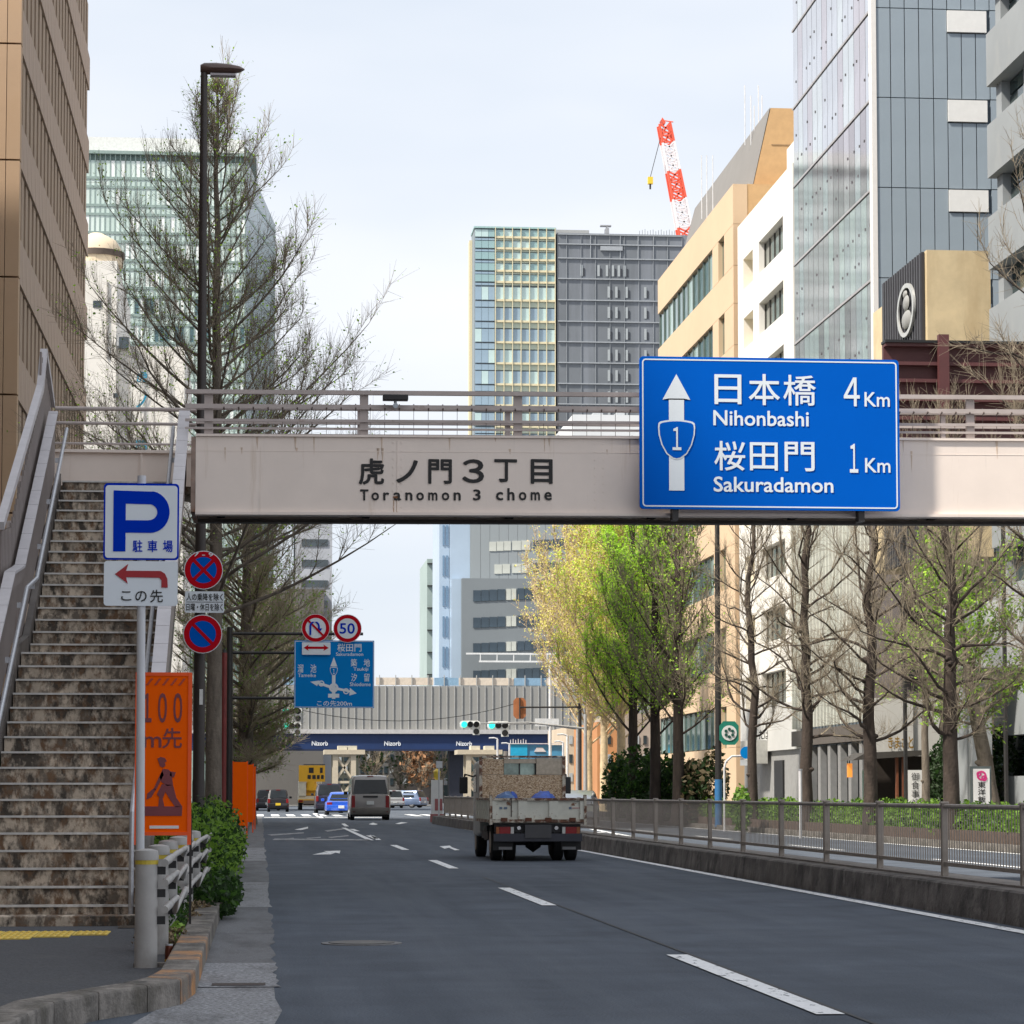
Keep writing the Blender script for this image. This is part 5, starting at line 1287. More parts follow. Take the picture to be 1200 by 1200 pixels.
# red and white tower crane
kr = thing('tower_crane', 'red and white lattice tower crane leaning up behind the tan building roof', 'crane', (qx(806), 545, 100))
cY = 545.0
def cp(p, q): v = W(p, q, cY); return Vector((v.x, cY, v.z))
RC = mat('crane_red', (.75, .10, .05), .5); WC = mat('crane_white', (.75, .72, .74), .5)
nS = 14; p0 = cp(808, 300); p1 = cp(778, 146); mb = {0: MB(), 1: MB()}
ax = (p1 - p0).normalized(); sd_ = Vector((ax.z, 0, -ax.x))
wd = lambda u: 1.5 * (1 - .25 * u)
for i in range(nS):
    u0, u1 = i / nS, (i + 1) / nS; a, b_ = p0.lerp(p1, u0), p0.lerp(p1, u1)
    m_ = mb[0 if (i // 3) % 2 == 0 else 1]
    for sx_ in (-1, 1):
        for sy_ in (-1, 1):
            o0_ = sd_ * sx_ * wd(u0) + Vector((0, sy_ * 1.2, 0)); o1_ = sd_ * sx_ * wd(u1) + Vector((0, sy_ * 1.2, 0))
            m_.beam(a + o0_, b_ + o1_, .42, .42)
    for sy_ in (-1, 1):
        o = Vector((0, sy_ * 1.2, 0)); m_.beam(a - sd_ * wd(u0) + o, b_ + sd_ * wd(u1) + o, .3, .3); m_.beam(a + sd_ * wd(u0) + o, b_ - sd_ * wd(u1) + o, .3, .3); m_.beam(a - sd_ * wd(u0) + o, a + sd_ * wd(u0) + o, .3, .3)
mb[0].build('boom_red', RC, kr); mb[1].build('boom_white', WC, kr)
t = MB(); t.beam(cp(808, 300), cp(808, 340), 3, 3); t.build('mast', RC, kr)
t = MB(); t.beam(p1, cp(775, 141), 2.4, .5); t.tube([cp(775, 141), cp(789, 143)], .12, 5); t.tube([cp(776, 138), cp(776, 146)], .12, 5); t.build('boom_tip', RC, kr)
hk = MB(); hk.box(qx(773) + 1.5, qx(779) + 1.5, cY - .5, cY + .5, ZP(776, 216, cY), ZP(776, 208, cY)); hk.build('hook_block', mat('hook_yellow', (.75, .52, .04), .5), kr)
t = MB(); c_ = (qx(776) + 1.5); t.tube([(c_, cY, ZP(776, 208, cY)), (p1.x, cY, p1.z)], .07, 4); t.tube([(c_, cY, ZP(776, 222, cY)), (c_, cY, ZP(776, 216, cY))], .2, 5); t.build('cable', DARK, kr)

# lower grey office with ribbon windows, blue glass fin and neighbours
oY = 380.0
def ux(p): return XP(p, oY)
def uz(q, p=600): return ZP(p, q, oY)
go = thing('grey_ribbon_office', 'curved looking grey panelled office with ribbon windows and pale blue glass corner', 'building', (40, 395, 0))
GP_ = mat('office_panel', (.26, .29, .31), .6, var=.06, scale=.06); GPb = mat('office_panel_dark', (.19, .215, .235), .6, var=.06, scale=.06); LB_ = mat('pale_blue_glass', (.40, .50, .62), .25, .1, var=.1, scale=.08)
B(go, 'wall', GP_, ux(553), ux(760), oY + 3, oY + 30, 0, uz(545)); B(go, 'lower_wall', GPb, ux(541), ux(700), oY, oY + 2.9, 0, uz(678))
for k in range(14): B(go, 'wall_panel', GP_, ux(554 + k * 11), ux(564.7 + k * 11), oY + 2.8, oY + 2.98, uz(677), uz(545))
B(go, 'corner_glass', LB_, ux(517), ux(529), oY + 5, oY + 20, 0, uz(560)); B(go, 'corner_glass', LB_, ux(529.3), ux(552.8), oY + 3.5, oY + 20, 0, uz(560)); B(go, 'corner_glass', LB_, ux(529.3), ux(540.8), oY + 1, oY + 3.4, 0, uz(678))
for k in range(8):
    q = 612 + k * 36
    for p in (521, 525): B(go, 'window', mat('blue_window', (.16, .26, .38), .2, .2), ux(p), ux(p + 2), oY + 4.85, oY + 4.98, uz(q + 24), uz(q))
for (q0, q1, off, segs) in ((633, 644, 2.7, ((575, 601), (602, 624), (627, 649), (650, 675))), (660, 671, 2.7, ((581, 600), (602, 624), (627, 650), (651, 676))),
                       (691, 704, -.12, ((554, 592), (593, 605), (606, 650))), (723, 735, -.12, ((554, 592), (593, 605), (606, 650))), (753, 764, -.12, ((554, 592), (593, 605), (606, 650))), (785, 797, -.12, ((554, 592), (593, 605), (606, 650)))):
    for si, (a, b_) in enumerate(segs):
        lite = (si in (0, 1) and off > 0) or (si == 1 and off < 0)
        n_ = max(2, int((b_ - a) / 8)); 
        for j in range(n_):
            e0 = a + (b_ - a) * j / n_; e1 = a + (b_ - a) * (j + 1) / n_; lift = (e0 - 575) * .05
            B(go, 'window', mat('pale_blind', (.50, .52, .48), .6, var=.15, scale=.3) if lite else mat('ribbon_glass', (.05, .075, .10), .12, .2, var=.4, scale=.1), ux(e0 + .3), ux(e1 - .3), oY + off, oY + off + .1, uz(q1 - lift), uz(q0 - lift))  # pale blinds in some segments, dark glass in the rest
WT = mat('white_truss', (.70, .71, .72), .5)
B(go, 'truss_rail', WT, ux(545), ux(650), oY - 2, oY - 1.6, uz(768), uz(766)); B(go, 'truss_rail', WT, ux(560), ux(650), oY - 2, oY - 1.6, uz(777), uz(775))
for k in range(5): B(go, 'truss_post', WT, ux(561 + k * 19.5), ux(562 + k * 19.5), oY - 2, oY - 1.7, uz(775), uz(768))
tl = thing('teal_window_block', 'narrow far block with teal window bays between sky and the blue glass corner', 'building', (20, 430, 0))
tY = 430.0
B(tl, 'wall', mat('teal_wall', (.30, .38, .37), .6, var=.1, scale=.1), XP(500, tY), XP(517.5, tY), tY, tY + 20, 0, ZP(508, 655, tY))
for k in range(6):
    q = 664 + k * 26; B(tl, 'window', mat('teal_glass', (.06, .18, .19), .2, .2), XP(509, tY), XP(515, tY), tY - .1, tY + .02, ZP(508, q + 19, tY), ZP(508, q, tY)); B(tl, 'ledge', DARK, XP(500, tY), XP(509, tY), tY - .5, tY - .02, ZP(505, q - 4, tY), ZP(505, q - 3, tY))
lw = thing('low_white_roof_block', 'white topped lower block seen through the footbridge railing beside the blue sign', 'building', (60, 460, 0))
B(lw, 'wall', mat('white_far', (.62, .64, .66), .7, var=.05, scale=.1), XP(672, 450), XP(765, 450), 450, 480, 0, ZP(700, 486, 450))
B(lw, 'roof_unit', mat('roof_unit', (.4, .42, .44), .6), XP(700, 450), XP(712, 450), 455, 460, ZP(700, 486, 450), ZP(700, 479, 450)); B(lw, 'roof_unit', MATS['roof_unit'], XP(728, 450), XP(738, 450), 455, 460, ZP(700, 486, 450), ZP(700, 478, 450))

# ------------------------------------------------------------------ elevated expressway
eY = 263.0
def ex(p): return XP(p, eY)
def ez(q, p=500): return ZP(p, q, eY)
ep = thing('elevated_expressway', 'elevated expressway with grey noise barrier over a dark blue girder spanning the crossing', 'expressway', (15, 270, 0))
DB = mat('girder_blue', (.008, .03, .11), .5, var=.12, scale=.3)
XL, XRr = -28, 62
B(ep, 'girder', DB, XL, XRr, eY, eY + .6, ez(878), ez(859.5)); B(ep, 'girder_flange', mat('girder_edge', (.01, .02, .06), .5), XL, XRr, eY - .25, eY + .8, ez(880), ez(878)); B(ep, 'fascia', mat('fascia_pale', (.45, .44, .44), .6, var=.1), XL, XRr, eY - .35, eY - .02, ez(860), ez(855))
B(ep, 'deck', mat('deck_far', (.2, .2, .2), .8), XL, XRr, eY + .7, eY + 17, ez(868), ez(860)); B(ep, 'rear_girder', DB, XL, XRr, eY + 16, eY + 16.6, ez(876), ez(860.5))
NB = mat('barrier_grey', (.27, .27, .26), .7, var=.1, scale=.3); NP = mat('barrier_post', (.38, .38, .37), .5)
sp = .74; n_ = int((XRr - XL) / sp)
for k in range(n_):
    x = XL + k * sp
    B(ep, 'barrier_panel', NB, x + .05, x + sp - .05, eY + .02, eY + .12, ez(854.6), ez(804)); B(ep, 'barrier_post', NP, x - .045, x + .045, eY - .08, eY + .12, ez(854.8), ez(803.4) )
OR_ = mat('barrier_cream', (.62, .54, .45), .7); MB_ = mat('mesh_blue', (.22, .36, .50), .5)
for (a, b_, m_) in ((330, 345, MB_), (345, 438, MB_), (440, 508, OR_), (509, 537, MB_), (538, 602, OR_), (603, 640, MB_), (641, 760, OR_)): B(ep, 'top_screen', m_, ex(a), ex(b_), eY + .3, eY + .4, ez(802.8), ez(794))
for k in range(20): B(ep, 'screen_post', NP, ex(330 + k * 19), ex(330 + k * 19) + .08, eY + .12, eY + .28, ez(804), ez(791))
for (a, b_) in ((365, 384), (450, 469.5), (534.5, 553)): text('Nizorb', mat('far_lettering', (.75, .78, .82), .5), ep, ex(a), ex(b_), ez(874), ez(868.5), eY - .02, bold=.03, th=.02)
for (a, b_, yy) in ((527, 545, 264), (700, 722, 270), (255, 272, 270)): B(ep, 'pier', mat('pier_dark', (.02, .024, .04), .6), XP(a, yy), XP(b_, yy), yy + .3, yy + 3, -.03, ez(879))
B(ep, 'barrier_rear', NB, XL, XRr, eY + 17, eY + 17.15, ez(862), ez(806))
B(ep, 'white_box', mat('scaffold_white', (.66, .66, .65), .6), ex(296), ex(330), eY - 1.4, eY - .5, ez(858), ez(846))
# cream shoring towers below it
def shoring(a, b_, yy, lab):
    s = thing('shoring_tower', lab, 'shoring tower', (XP((a + b_) / 2, yy), yy, 0))
    CRM = mat('shoring_cream', (.50, .44, .34), .6, var=.1); x0, x1 = XP(a, yy), XP(b_, yy); zt = ZP(a, 884, yy)
    for x in (x0, x1):
        for y_ in (yy, yy + 3): B(s, 'post', CRM, x - .22, x + .22, y_ - .2, y_ + .2, 0, zt)
    for y_ in (yy, yy + 3):
        t = MB()
        for k in range(2):
            za, zb_ = zt * k / 2, zt * (k + 1) / 2
            t.beam((x0, y_, za), (x1, y_, zb_), .18, .18); t.beam((x1, y_, za), (x0, y_, zb_), .18, .18); t.beam((x0, y_, zb_ - .1), (x1, y_, zb_ - .1), .2, .2)
        t.build('cross_brace', CRM, s)
    B(s, 'head_beam', CRM, x0 - 1, x1 + 1, yy - .4, yy + 3.4, zt, zt + .4); B(s, 'jack', mat('jack_pale', (.55, .52, .42), .6), x0 + .2, x0 + 1, yy - .2, yy + 2, zt + .4, zt + .75); B(s, 'jack', MATS['jack_pale'], x1 - .5, x1 + .3, yy - .2, yy + 2, zt + .4, zt + .75)
shoring(393, 414, 240, 'cream lattice shoring tower below the expressway, behind the parked cars')
shoring(549, 575, 240, 'cream shoring tower right of the dark pier, mostly behind the truck')

# things far below the expressway
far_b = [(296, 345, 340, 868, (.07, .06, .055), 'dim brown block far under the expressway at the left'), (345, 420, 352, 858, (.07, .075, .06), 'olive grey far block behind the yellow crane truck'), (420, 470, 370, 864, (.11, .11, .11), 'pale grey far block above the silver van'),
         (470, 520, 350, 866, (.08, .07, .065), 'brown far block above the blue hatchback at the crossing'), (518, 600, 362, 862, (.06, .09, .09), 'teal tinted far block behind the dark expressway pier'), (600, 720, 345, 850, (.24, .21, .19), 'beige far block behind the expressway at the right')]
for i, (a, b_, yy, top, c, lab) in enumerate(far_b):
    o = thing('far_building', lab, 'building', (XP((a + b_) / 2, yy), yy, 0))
    B(o, 'wall', mat('far_wall_%s' % 'abcdef'[i], c, .8, var=.25, scale=.3), XP(a, yy), XP(b_, yy), yy, yy + 12, -.03, ZP(a, top, yy))  # wall colours darkened to stand in for shade under the expressway
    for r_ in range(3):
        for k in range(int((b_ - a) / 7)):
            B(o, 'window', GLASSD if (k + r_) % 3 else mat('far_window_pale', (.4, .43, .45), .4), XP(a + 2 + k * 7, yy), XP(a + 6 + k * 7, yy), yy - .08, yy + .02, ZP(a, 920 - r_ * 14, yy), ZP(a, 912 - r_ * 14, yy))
for k, (px, yy) in enumerate(((318, 300), (352, 310), (438, 300), (492, 295), (470, 320), (506, 310))):
    bare_tree('far_tree', ('small brown tree far under the expressway at left', 'small tree behind the yellow crane truck', 'small brown tree above the silver van roof', 'russet leafed tree beyond the guide beacon', 'thin tree between van and beacon far away', 'grey twiggy tree left of the dark pier')[k], (XP(px, yy), yy, 0), 6.6, 3.0, 120 + k, r0=.3, h0=.2, nl=20, ntw=2, twl=1.0, el=(20, 55), twr=5, leaves=500 if k == 3 else 150, leafsz=.3, leafm=[mat('leaf_russet', (.26, .13, .06), .8)] if k == 3 else [GREEN3], group='far trees under the expressway')

# ------------------------------------------------------------------ overhead sign by the left kerb
vY = 100.0
def vx(p): return XP(p, vY)
def vz(q, p=390): return ZP(p, q, vY)
gm = thing('sign_mast', 'dark mast with three horizontal arms carrying the overhead blue sign', 'mast', (vx(268), vY + .3, 0))
t = MB(); t.tube([(vx(268), vY + .3, 0), (vx(268), vY + .3, vz(735))], [.16, .11], 12); t.build('pole', DARK, gm, smooth=True)
for q in (742.5, 765, 818): t = MB(); t.tube([(vx(268), vY + .3, vz(q)), (vx(425 if q < 750 else 400), vY + .12, vz(q))], .055, 8); t.build('arm', DARK, gm, smooth=True)
og = thing('overhead_direction_sign', 'square blue overhead sign with junction arrows showing the way 200 metres ahead', 'road sign', (vx(391), vY, vz(829)))
t = MB(); t.box(vx(344), vx(438), vY, vY + .05, vz(829.5), vz(750.5)); t.build('panel', BLUE2, og)
t = MB(); frame(t, vx(344.6), vx(437.4), vz(829), vz(751.3), .03, .02, vY - .006, .004); t.build('border', WHITE, og)
for s_, a, b_, c_, d_, bo in (('桜田門', 394.5, 423, 754, 763.5, .012), ('Sakuradamon', 393, 425, 764.5, 768.5, .012), ('溜　池', 348, 370, 778.5, 788.5, .012), ('Tameike', 348.5, 369.5, 789.5, 793.5, .012),
                     ('築　地', 410.5, 433, 772, 781, .012), ('Tsukiji', 413.5, 431, 782, 787, .012), ('汐　留', 411, 432.5, 789, 798.5, .012), ('Shiodome', 409.5, 434, 799.5, 804, .012), ('この先200m', 371, 412, 821, 827.5, .012)):
    text(s_, WHITE, og, vx(a), vx(b_), vz(d_), vz(c_), vY - .002, bold=bo, th=.004)
def vpoly(pts, m_, nm, off=.008): t = MB(); t.add([(vx(a), vY - off, vz(b)) for a, b in pts], [tuple(range(len(pts)))]); return t.build(nm, m_, og)
vpoly([(390.5, 770), (394.5, 781), (386.5, 781)], WHITE, 'arrow_head'); vpoly([(388.5, 781.5), (392.5, 781.5), (392.5, 819), (388.5, 819)], WHITE, 'arrow_stem')
vpoly([(384, 813), (397, 813), (397, 817.5), (384, 817.5)], WHITE, 'arrow_foot', .010)
vpoly([(363, 799), (374, 797.5), (371, 804)], WHITE, 'arrow_head'); vpoly([(417.5, 812.5), (409.5, 806), (409, 815)], WHITE, 'arrow_head')
vpoly([(371, 798.5), (390, 804.5), (410, 809), (410, 811.5), (389, 807.5), (371, 801.5)], WHITE, 'cross_road', .012)
t = MB(); c0 = (vx(390.5), vz(806)); t.disc(c0[0], c0[1], vY - .02, .17, .004, 20, .09); t.disc(vx(376), vz(801), vY - .018, .11, .003, 16, .07); t.disc(vx(405), vz(810), vY - .018, .11, .003, 16, .07); t.build('roundel', WHITE, og)
sh_ = shield(390.5, 787, 4.6, 9.5); vpoly(sh_, WHITE, 'shield_edge', .014); vpoly(shield(390.5, 787, 4, 8.3), BLUE2, 'shield_face', .017); text('１', WHITE, og, vx(389.6), vx(391.6), vz(790), vz(784), vY - .019, bold=.02)
ys_ = vY - .10
for kind, cx, cy, lab in (('u', 370, 736, 'round red ringed no turning round sign above the overhead blue sign'), ('50', 407.2, 736.5, 'round red ringed 50 speed limit sign above the overhead blue sign')):
    s, c, rr = roundsign(cx, cy, 16.6, ys_, 'prohibition_sign' if kind == 'u' else 'speed_limit_sign', lab, 'road sign')
    t = MB(); t.disc(c.x, c.z, ys_ - .006, rr * .97, .004, 32, rr * .72); t.build('red_ring', RED, s)
    if kind == '50': text('50', PBLUE, s, c.x - rr * .56, c.x + rr * .52, c.z - rr * .38, c.z + rr * .38, ys_ - .004, bold=.02)
    else:
        t = MB(); P = [(-.38, -.5), (-.38, .15)] + [(-.38 + .0 + .30 - .30 * math.cos(R(a)), .15 + .28 * math.sin(R(a))) for a in (30, 60, 90, 120, 150)] + [(.22, .15), (.22, -.05)]
        t.tube([(c.x + a * rr, ys_ - .01, c.z + b_ * rr) for a, b_ in P], rr * .075, 6); t.add([(c.x + a * rr, ys_ - .02, c.z + b_ * rr) for a, b_ in ((.0, -.02), (.46, -.02), (.23, -.38))], [(0, 1, 2)]); t.build('turn_arrow', PBLUE, s)
        t = MB(); t.add([(c.x + a * rr, ys_ - .024, c.z + b_ * rr) for a, b_ in ((-.57, .47), (-.47, .57), (.57, -.47), (.47, -.57))], [(0, 1, 2, 3)]); t.build('red_bar', RED, s)
    B(s, 'bracket', DARK, c.x - .05, c.x + .05, ys_ + .02, vY + .1, c.z - .1, c.z + .1)
dp = thing('arrow_plate', 'small white plate with a double ended red arrow on the overhead blue sign', 'sign plate', (vx(369.5), ys_, vz(767.5)))
t = MB(); t.prism(rrect(vx(353), vx(386.5), vz(767.5), vz(753), .03), 'y', ys_, ys_ + .02); t.build('plate', WHITE, dp)
t = MB(); t.add([(vx(a), ys_ - .006, vz(b_)) for a, b_ in ((355, 759.5), (361, 755.5), (360, 758), (379, 758), (378, 755.5), (384.5, 759.5), (378, 763), (379, 760.8), (360, 760.8), (361, 763))], [tuple(range(10))]); t.build('double_arrow', RED, dp)

# ------------------------------------------------------------------ traffic signals
def signal(px, py, Y, w_px, label, lit=True, aux=True):
    s = thing('traffic_signal', label, 'traffic signal', (XP(px, Y), Y, ZP(px, py, Y)), 'traffic signals over the crossing')
    w = w_px / FPX * Y; c = W(px, py, Y); r = w * .15
    t = MB(); t.prism(rrect(c.x - w * .5, c.x + w * .5, c.z - r * 1.25, c.z + r * 1.25, r * .9), 'y', Y, Y + .16); t.build('housing', mat('signal_white', (.68, .70, .70), .5), s)
    for k, off in enumerate((-.30, .0, .30)):
        t = MB(); t.disc(c.x + off * w, c.z, Y - .03, r * .95, .03, 18); t.build('lamp', LITG if k == 0 else BLACK, s)
        t = MB(); 
        vs = []
        for rr_, y_ in ((r, Y), (r, Y - .18)): vs.append([(c.x + off * w + rr_ * math.cos(R(a)), y_, c.z + rr_ * math.sin(R(a))) for a in range(-10, 200, 20)])
        t.rings(vs, close=False, cap0=False, cap1=False); t.build('visor', mat('visor_white', (.5, .51, .51), .5), s)
    if aux:
        t = MB(); t.disc(c.x + .30 * w, c.z - r * 2.3, Y - .03, r * .95, .03, 18); t.build('lamp', BLACK, s); B(s, 'aux_housing', MATS['signal_white'], c.x + .30 * w - r * 1.1, c.x + .30 * w + r * 1.1, Y, Y + .14, c.z - r * 3.4, c.z - r * 1.27)
    return c
arms = []
for (px, py, Y, w_, lab) in ((342, 833.5, 150, 24, 'upper left signal with green lamp just below the overhead sign'), (342, 850.5, 175, 22, 'lower left signal with green lamp before the noise barrier'),
                     (551, 849, 150, 24, 'signal with green lamp left of the pair over the truck'), (584, 850, 165, 26, 'signal with green lamp right of the pair over the truck')): arms.append((signal(px, py, Y, w_, lab), px, py, Y))
for k, (c, px, py, Y) in enumerate(arms):
    side = -1 if k < 2 else 1; mx = XP(278, Y) if side < 0 else XP(712, Y) - k * .6
    p = thing('signal_mast', ('dark mast and arm of the upper left signal', 'dark mast and arm of the lower left signal', 'grey mast with long arm reaching the left of the paired signals', 'grey mast with long arm reaching the right of the paired signals')[k], 'signal mast', (mx, Y + .2, 0), 'signal masts at the crossing')
    MM = DARK if side < 0 else mat('mast_grey', (.34, .34, .34), .5, .2)
    t = MB(); t.tube([(mx, Y + .24, 0), (mx, Y + .24, c.z + .6)], [.13, .09], 10); t.build('pole', MM, p, smooth=True)
    t = MB(); t.tube([(mx, Y + .24, c.z + (-.2 if side > 0 else .1)), ((mx + c.x) / 2, Y + .24, c.z + .12), (c.x - side * .2, Y + .24, c.z + .05)], [.06, .05, .035], 8); t.build('arm', MM, p, smooth=True)
# overhead wires across
wr_ = thing('overhead_wire', 'thin black wire sagging across the road in front of the noise barrier', 'wire', (8, 170, 5))
def sag(a, b_, s_, n=14): return [Vector(a).lerp(Vector(b_), i / n) - Vector((0, 0, s_ * 4 * (i / n) * (1 - i / n))) for i in range(n + 1)]
t = MB(); t.tube(sag((XP(352, 160), 160, ZP(352, 832, 160)), (XP(612, 168), 168, ZP(612, 822, 168)), .9), .02, 5); t.build('strand', BLACK, wr_)
# brown backed sign on its arm, white direction plate and slim poles at the right of the crossing
bk = thing('brown_backed_sign', 'brown octagonal back of a road sign on a thin arm over the truck', 'road sign', (XP(609, 155), 155, 5))
c = W(609, 830, 155); t = MB(); t.prism([(c.x - .36, c.z - .42), (c.x - .2, c.z - .6), (c.x + .2, c.z - .6), (c.x + .36, c.z - .42), (c.x + .36, c.z + .42), (c.x + .2, c.z + .6), (c.x - .2, c.z + .6), (c.x - .36, c.z + .42)], 'y', 155, 155.04); t.build('panel', mat('sign_back_brown', (.36, .13, .05), .6, var=.15, scale=2), bk)
t = MB(); t.tube([(c.x, 154.9, c.z + .05), (XP(680, 155), 155.1, c.z + .08)], .05, 8); t.tube([(c.x, 154.93, c.z - .6), (c.x, 154.93, c.z + .6)], .045, 6); t.build('arm', DARK, bk)
t = MB(); t.tube([(XP(680, 155), 155.1, 0), (XP(680, 155), 155.1, c.z + .3)], .1, 8); t.build('pole', DARK, bk, smooth=True)
wp = thing('street_name_sign', 'pale grey street direction plate above the truck, right of the signals', 'sign', (XP(641, 175), 175, 5))
B(wp, 'plate', mat('plate_pale', (.60, .62, .65), .5), XP(627, 175), XP(655, 175), 175, 175.06, ZP(640, 851, 175), ZP(640, 842, 175)); t = MB(); t.tube([(XP(645, 175), 175.1, 0), (XP(645, 175), 175.1, ZP(640, 776, 175))], .10, 10); t.build('pole', mat('pole_white', (.6, .6, .62), .4), wp, smooth=True)
for k, (px, top, yy) in enumerate(((583, 866, 190), (597, 872, 200), (665, 862, 160), (660, 870, 185))):
    p = thing('slim_lamp', ('slim white lamp pole above the left of the truck', 'slim white lamp pole beside the blue hoarding', 'pale pole at the right edge of the blue hoarding', 'thin white lamp right of the truck panel')[k], 'lamp pole', (XP(px, yy), yy, 0), 'slim poles behind the truck')
    x = XP(px, yy); z = ZP(px, top, yy); t = MB(); t.tube([(x, yy, 0), (x, yy, z)], .07, 8); t.build('pole', MATS['pole_white'], p, smooth=True); t = MB(); t.tube([(x, yy, z), (x - .25, yy, z + .08), (x - .6, yy, z + .06)], .06, 6); t.build('lamp_head', MATS['pole_white'], p)
hb = thing('blue_hoarding', 'bright cyan and blue site hoarding with a white top rail rising behind the truck', 'hoarding', (XP(628, 215), 215, 0))
hz = lambda q: ZP(628, q, 215)
B(hb, 'panel', mat('hoarding_cyan', (.01, .36, .62), .5), XP(597, 215), XP(618, 215), 215, 215.2, 0, hz(872)); B(hb, 'panel', mat('hoarding_blue', (.06, .27, .48), .5, var=.2, scale=.8), XP(618.3, 215), XP(660, 215), 215.1, 215.3, 0, hz(873)); B(hb, 'top_rail', MATS['pole_white'], XP(596, 215), XP(661, 215), 214.9, 215.05, hz(872), hz(871))
t = MB(); t.prism([(XP(626, 215), hz(881)), (XP(629, 215), hz(876)), (XP(636, 215), hz(876)), (XP(640, 215), hz(881))], 'y', 215.02, 215.09); t.build('white_print', MATS['pole_white'], hb)
for k in range(7): B(hb, 'fence_stub', MATS['pole_white'], XP(598 + k * 3, 215), XP(598.8 + k * 3, 215), 215.02, 215.1, hz(872), hz(867 - k % 2))

# buildings closing the right row beyond the tan building
for i, (a, b_, yy, top, c, lab) in enumerate(((700, 724, 200, 846, (.52, .24, .10), 'orange brown building end beyond the leafing trees'), (664, 702, 230, 852, (.55, .45, .34), 'cream building beyond the crossing behind bare trunks'), (724, 790, 215, 836, (.40, .33, .27), 'pale brown low block behind the green shrubs'))):
    o = thing('corner_building', lab, 'building', (XP((a + b_) / 2, yy), yy, 0)); B(o, 'wall', mat('corner_wall_%s' % 'abc'[i], c, .8, var=.12, scale=.4), XP(a, yy), XP(b_, yy), yy, yy + 15, -.03, ZP(a, top, yy))
    for r_ in range(3):
        for k in range(int((b_ - a) / 9)): B(o, 'window', GLASSD if (k + r_) % 2 else MATS['far_window_pale'], XP(a + 3 + k * 9, yy), XP(a + 7 + k * 9, yy), yy - .08, yy + .02, ZP(a, 916 - r_ * 22, yy), ZP(a, 906 - r_ * 22, yy))

# pole with round green sign, small round blue sign
gp_ = thing('green_signed_pole', 'tall black pole with blue foot beside the pale bare tree', 'pole', (XP(842, 92), 92, .1))
xg = XP(842, 92); t = MB(); t.tube([(xg, 92, 0), (xg, 92, 11.5)], [.12, .08], 12); t.build('shaft', DARK, gp_, smooth=True); t = MB(); t.tube([(xg, 92, .1), (xg, 92, 1.7)], .13, 12); t.build('blue_sleeve', mat('sleeve_blue', (.03, .14, .32), .5), gp_, smooth=True); t = MB(); t.tube([(xg, 92, 11.5), (xg - .7, 92, 11.8), (xg - 1.4, 92, 11.8)], [.08, .07, .12], 8); t.build('lamp_arm', DARK, gp_, smooth=True)
gs_ = thing('green_round_sign', 'green square sign with a white disc and black petal pattern on the black pole', 'sign', (XP(854, 91.7), 91.7, 3))
c = W(854.5, 859, 91.7); t = MB(); t.prism([(c.x + .33 * a, c.z + .4 * b_) for a, b_ in ((-1, -.6), (-.6, -1), (.6, -1), (1, -.6), (1, .6), (.6, 1), (-.6, 1), (-1, .6))], 'y', 91.7, 91.74); t.build('panel', mat('sign_green', (.01, .20, .14), .5), gs_); t = MB(); t.disc(c.x, c.z, 91.68, .26, .01, 20); t.build('disc', PWHITE, gs_)
t = MB()
for k in range(6): a = R(60 * k + 30); t.disc(c.x + .13 * math.cos(a), c.z + .13 * math.sin(a), 91.66, .055, .01, 8)
t.build('petals', mat('sign_green_dark', (.01, .08, .06), .5), gs_)
bl = thing('round_blue_sign', 'small round blue sign on a bent white pole before the grey shop', 'road sign', (XP(849, 88), 88, .1))
c = W(874, 882, 88); t = MB(); t.disc(c.x, c.z, 87.9, .2, .015, 20); t.build('disc', BLUE2, bl); t = MB(); x = XP(849, 88); t.tube([(x, 88, 0), (x, 88, c.z - .5), (x + .05, 88, c.z - .3), (x + .25, 88, c.z - .12), (c.x, 88, c.z - .1)], .035, 8); t.build('pole', MATS['pole_white'], bl, smooth=True); B(bl, 'plate', MATS['plate_pale'], c.x - .2, c.x + .2, 87.92, 87.94, c.z - .42, c.z - .24)
wpole = thing('white_pole', 'short white pole standing right of the second bare trunk', 'pole', (XP(938, 74), 74, .1)); t = MB(); t.tube([(XP(938, 74), 74, 0), (XP(938, 74), 74, ZP(938, 903, 74))], .05, 8); t.build('shaft', MATS['pole_white'], wpole, smooth=True); t = MB(); t.tube([(XP(938, 74), 74, ZP(938, 903, 74)), (XP(938, 74), 74, ZP(938, 901, 74))], .06, 8); t.build('cap', STEEL, wpole)
# guide beacon at the end of the median
gb = thing('guide_beacon', 'white guide beacon with yellow lamp and red stripes at the median end', 'beacon', (XP(512, 117), 117, 0))
x = XP(512, 117); zq_ = lambda q: ZP(512, q, 117)
B(gb, 'base', mat('beacon_red', (.35, .12, .12), .6), x - .28, x + .28, 116.8, 117.2, 0, .35); B(gb, 'body', PWHITE, x - .24, x + .24, 116.82, 117.18, .35, zq_(914)); B(gb, 'stripe', MATS['beacon_red'], x - .1, x + .22, 116.79, 116.815, .5, 1.0)
t = MB(); t.tube([(x, 117, zq_(914)), (x, 117, zq_(910)), (x, 117, zq_(904)), (x, 117, zq_(901))], [.08, .14, .15, .05], 12); t.build('lamp', mat('beacon_yellow', (.75, .55, .06), .4), gb, smooth=True)
ns = thing('median_end_sign', 'small grey plate on a thin pale pole at the median end', 'road sign', (XP(514, 112), 112, .1)); xq = XP(514.5, 112)
B(ns, 'plate', MATS['plate_pale'], xq - .12, xq + .14, 112, 112.03, ZP(514, 900, 112), ZP(514, 892, 112)); t = MB(); t.tube([(xq, 112.06, 0), (xq, 112.06, ZP(514, 892, 112))], .035, 8); t.build('pole', MATS['pole_white'], ns, smooth=True)

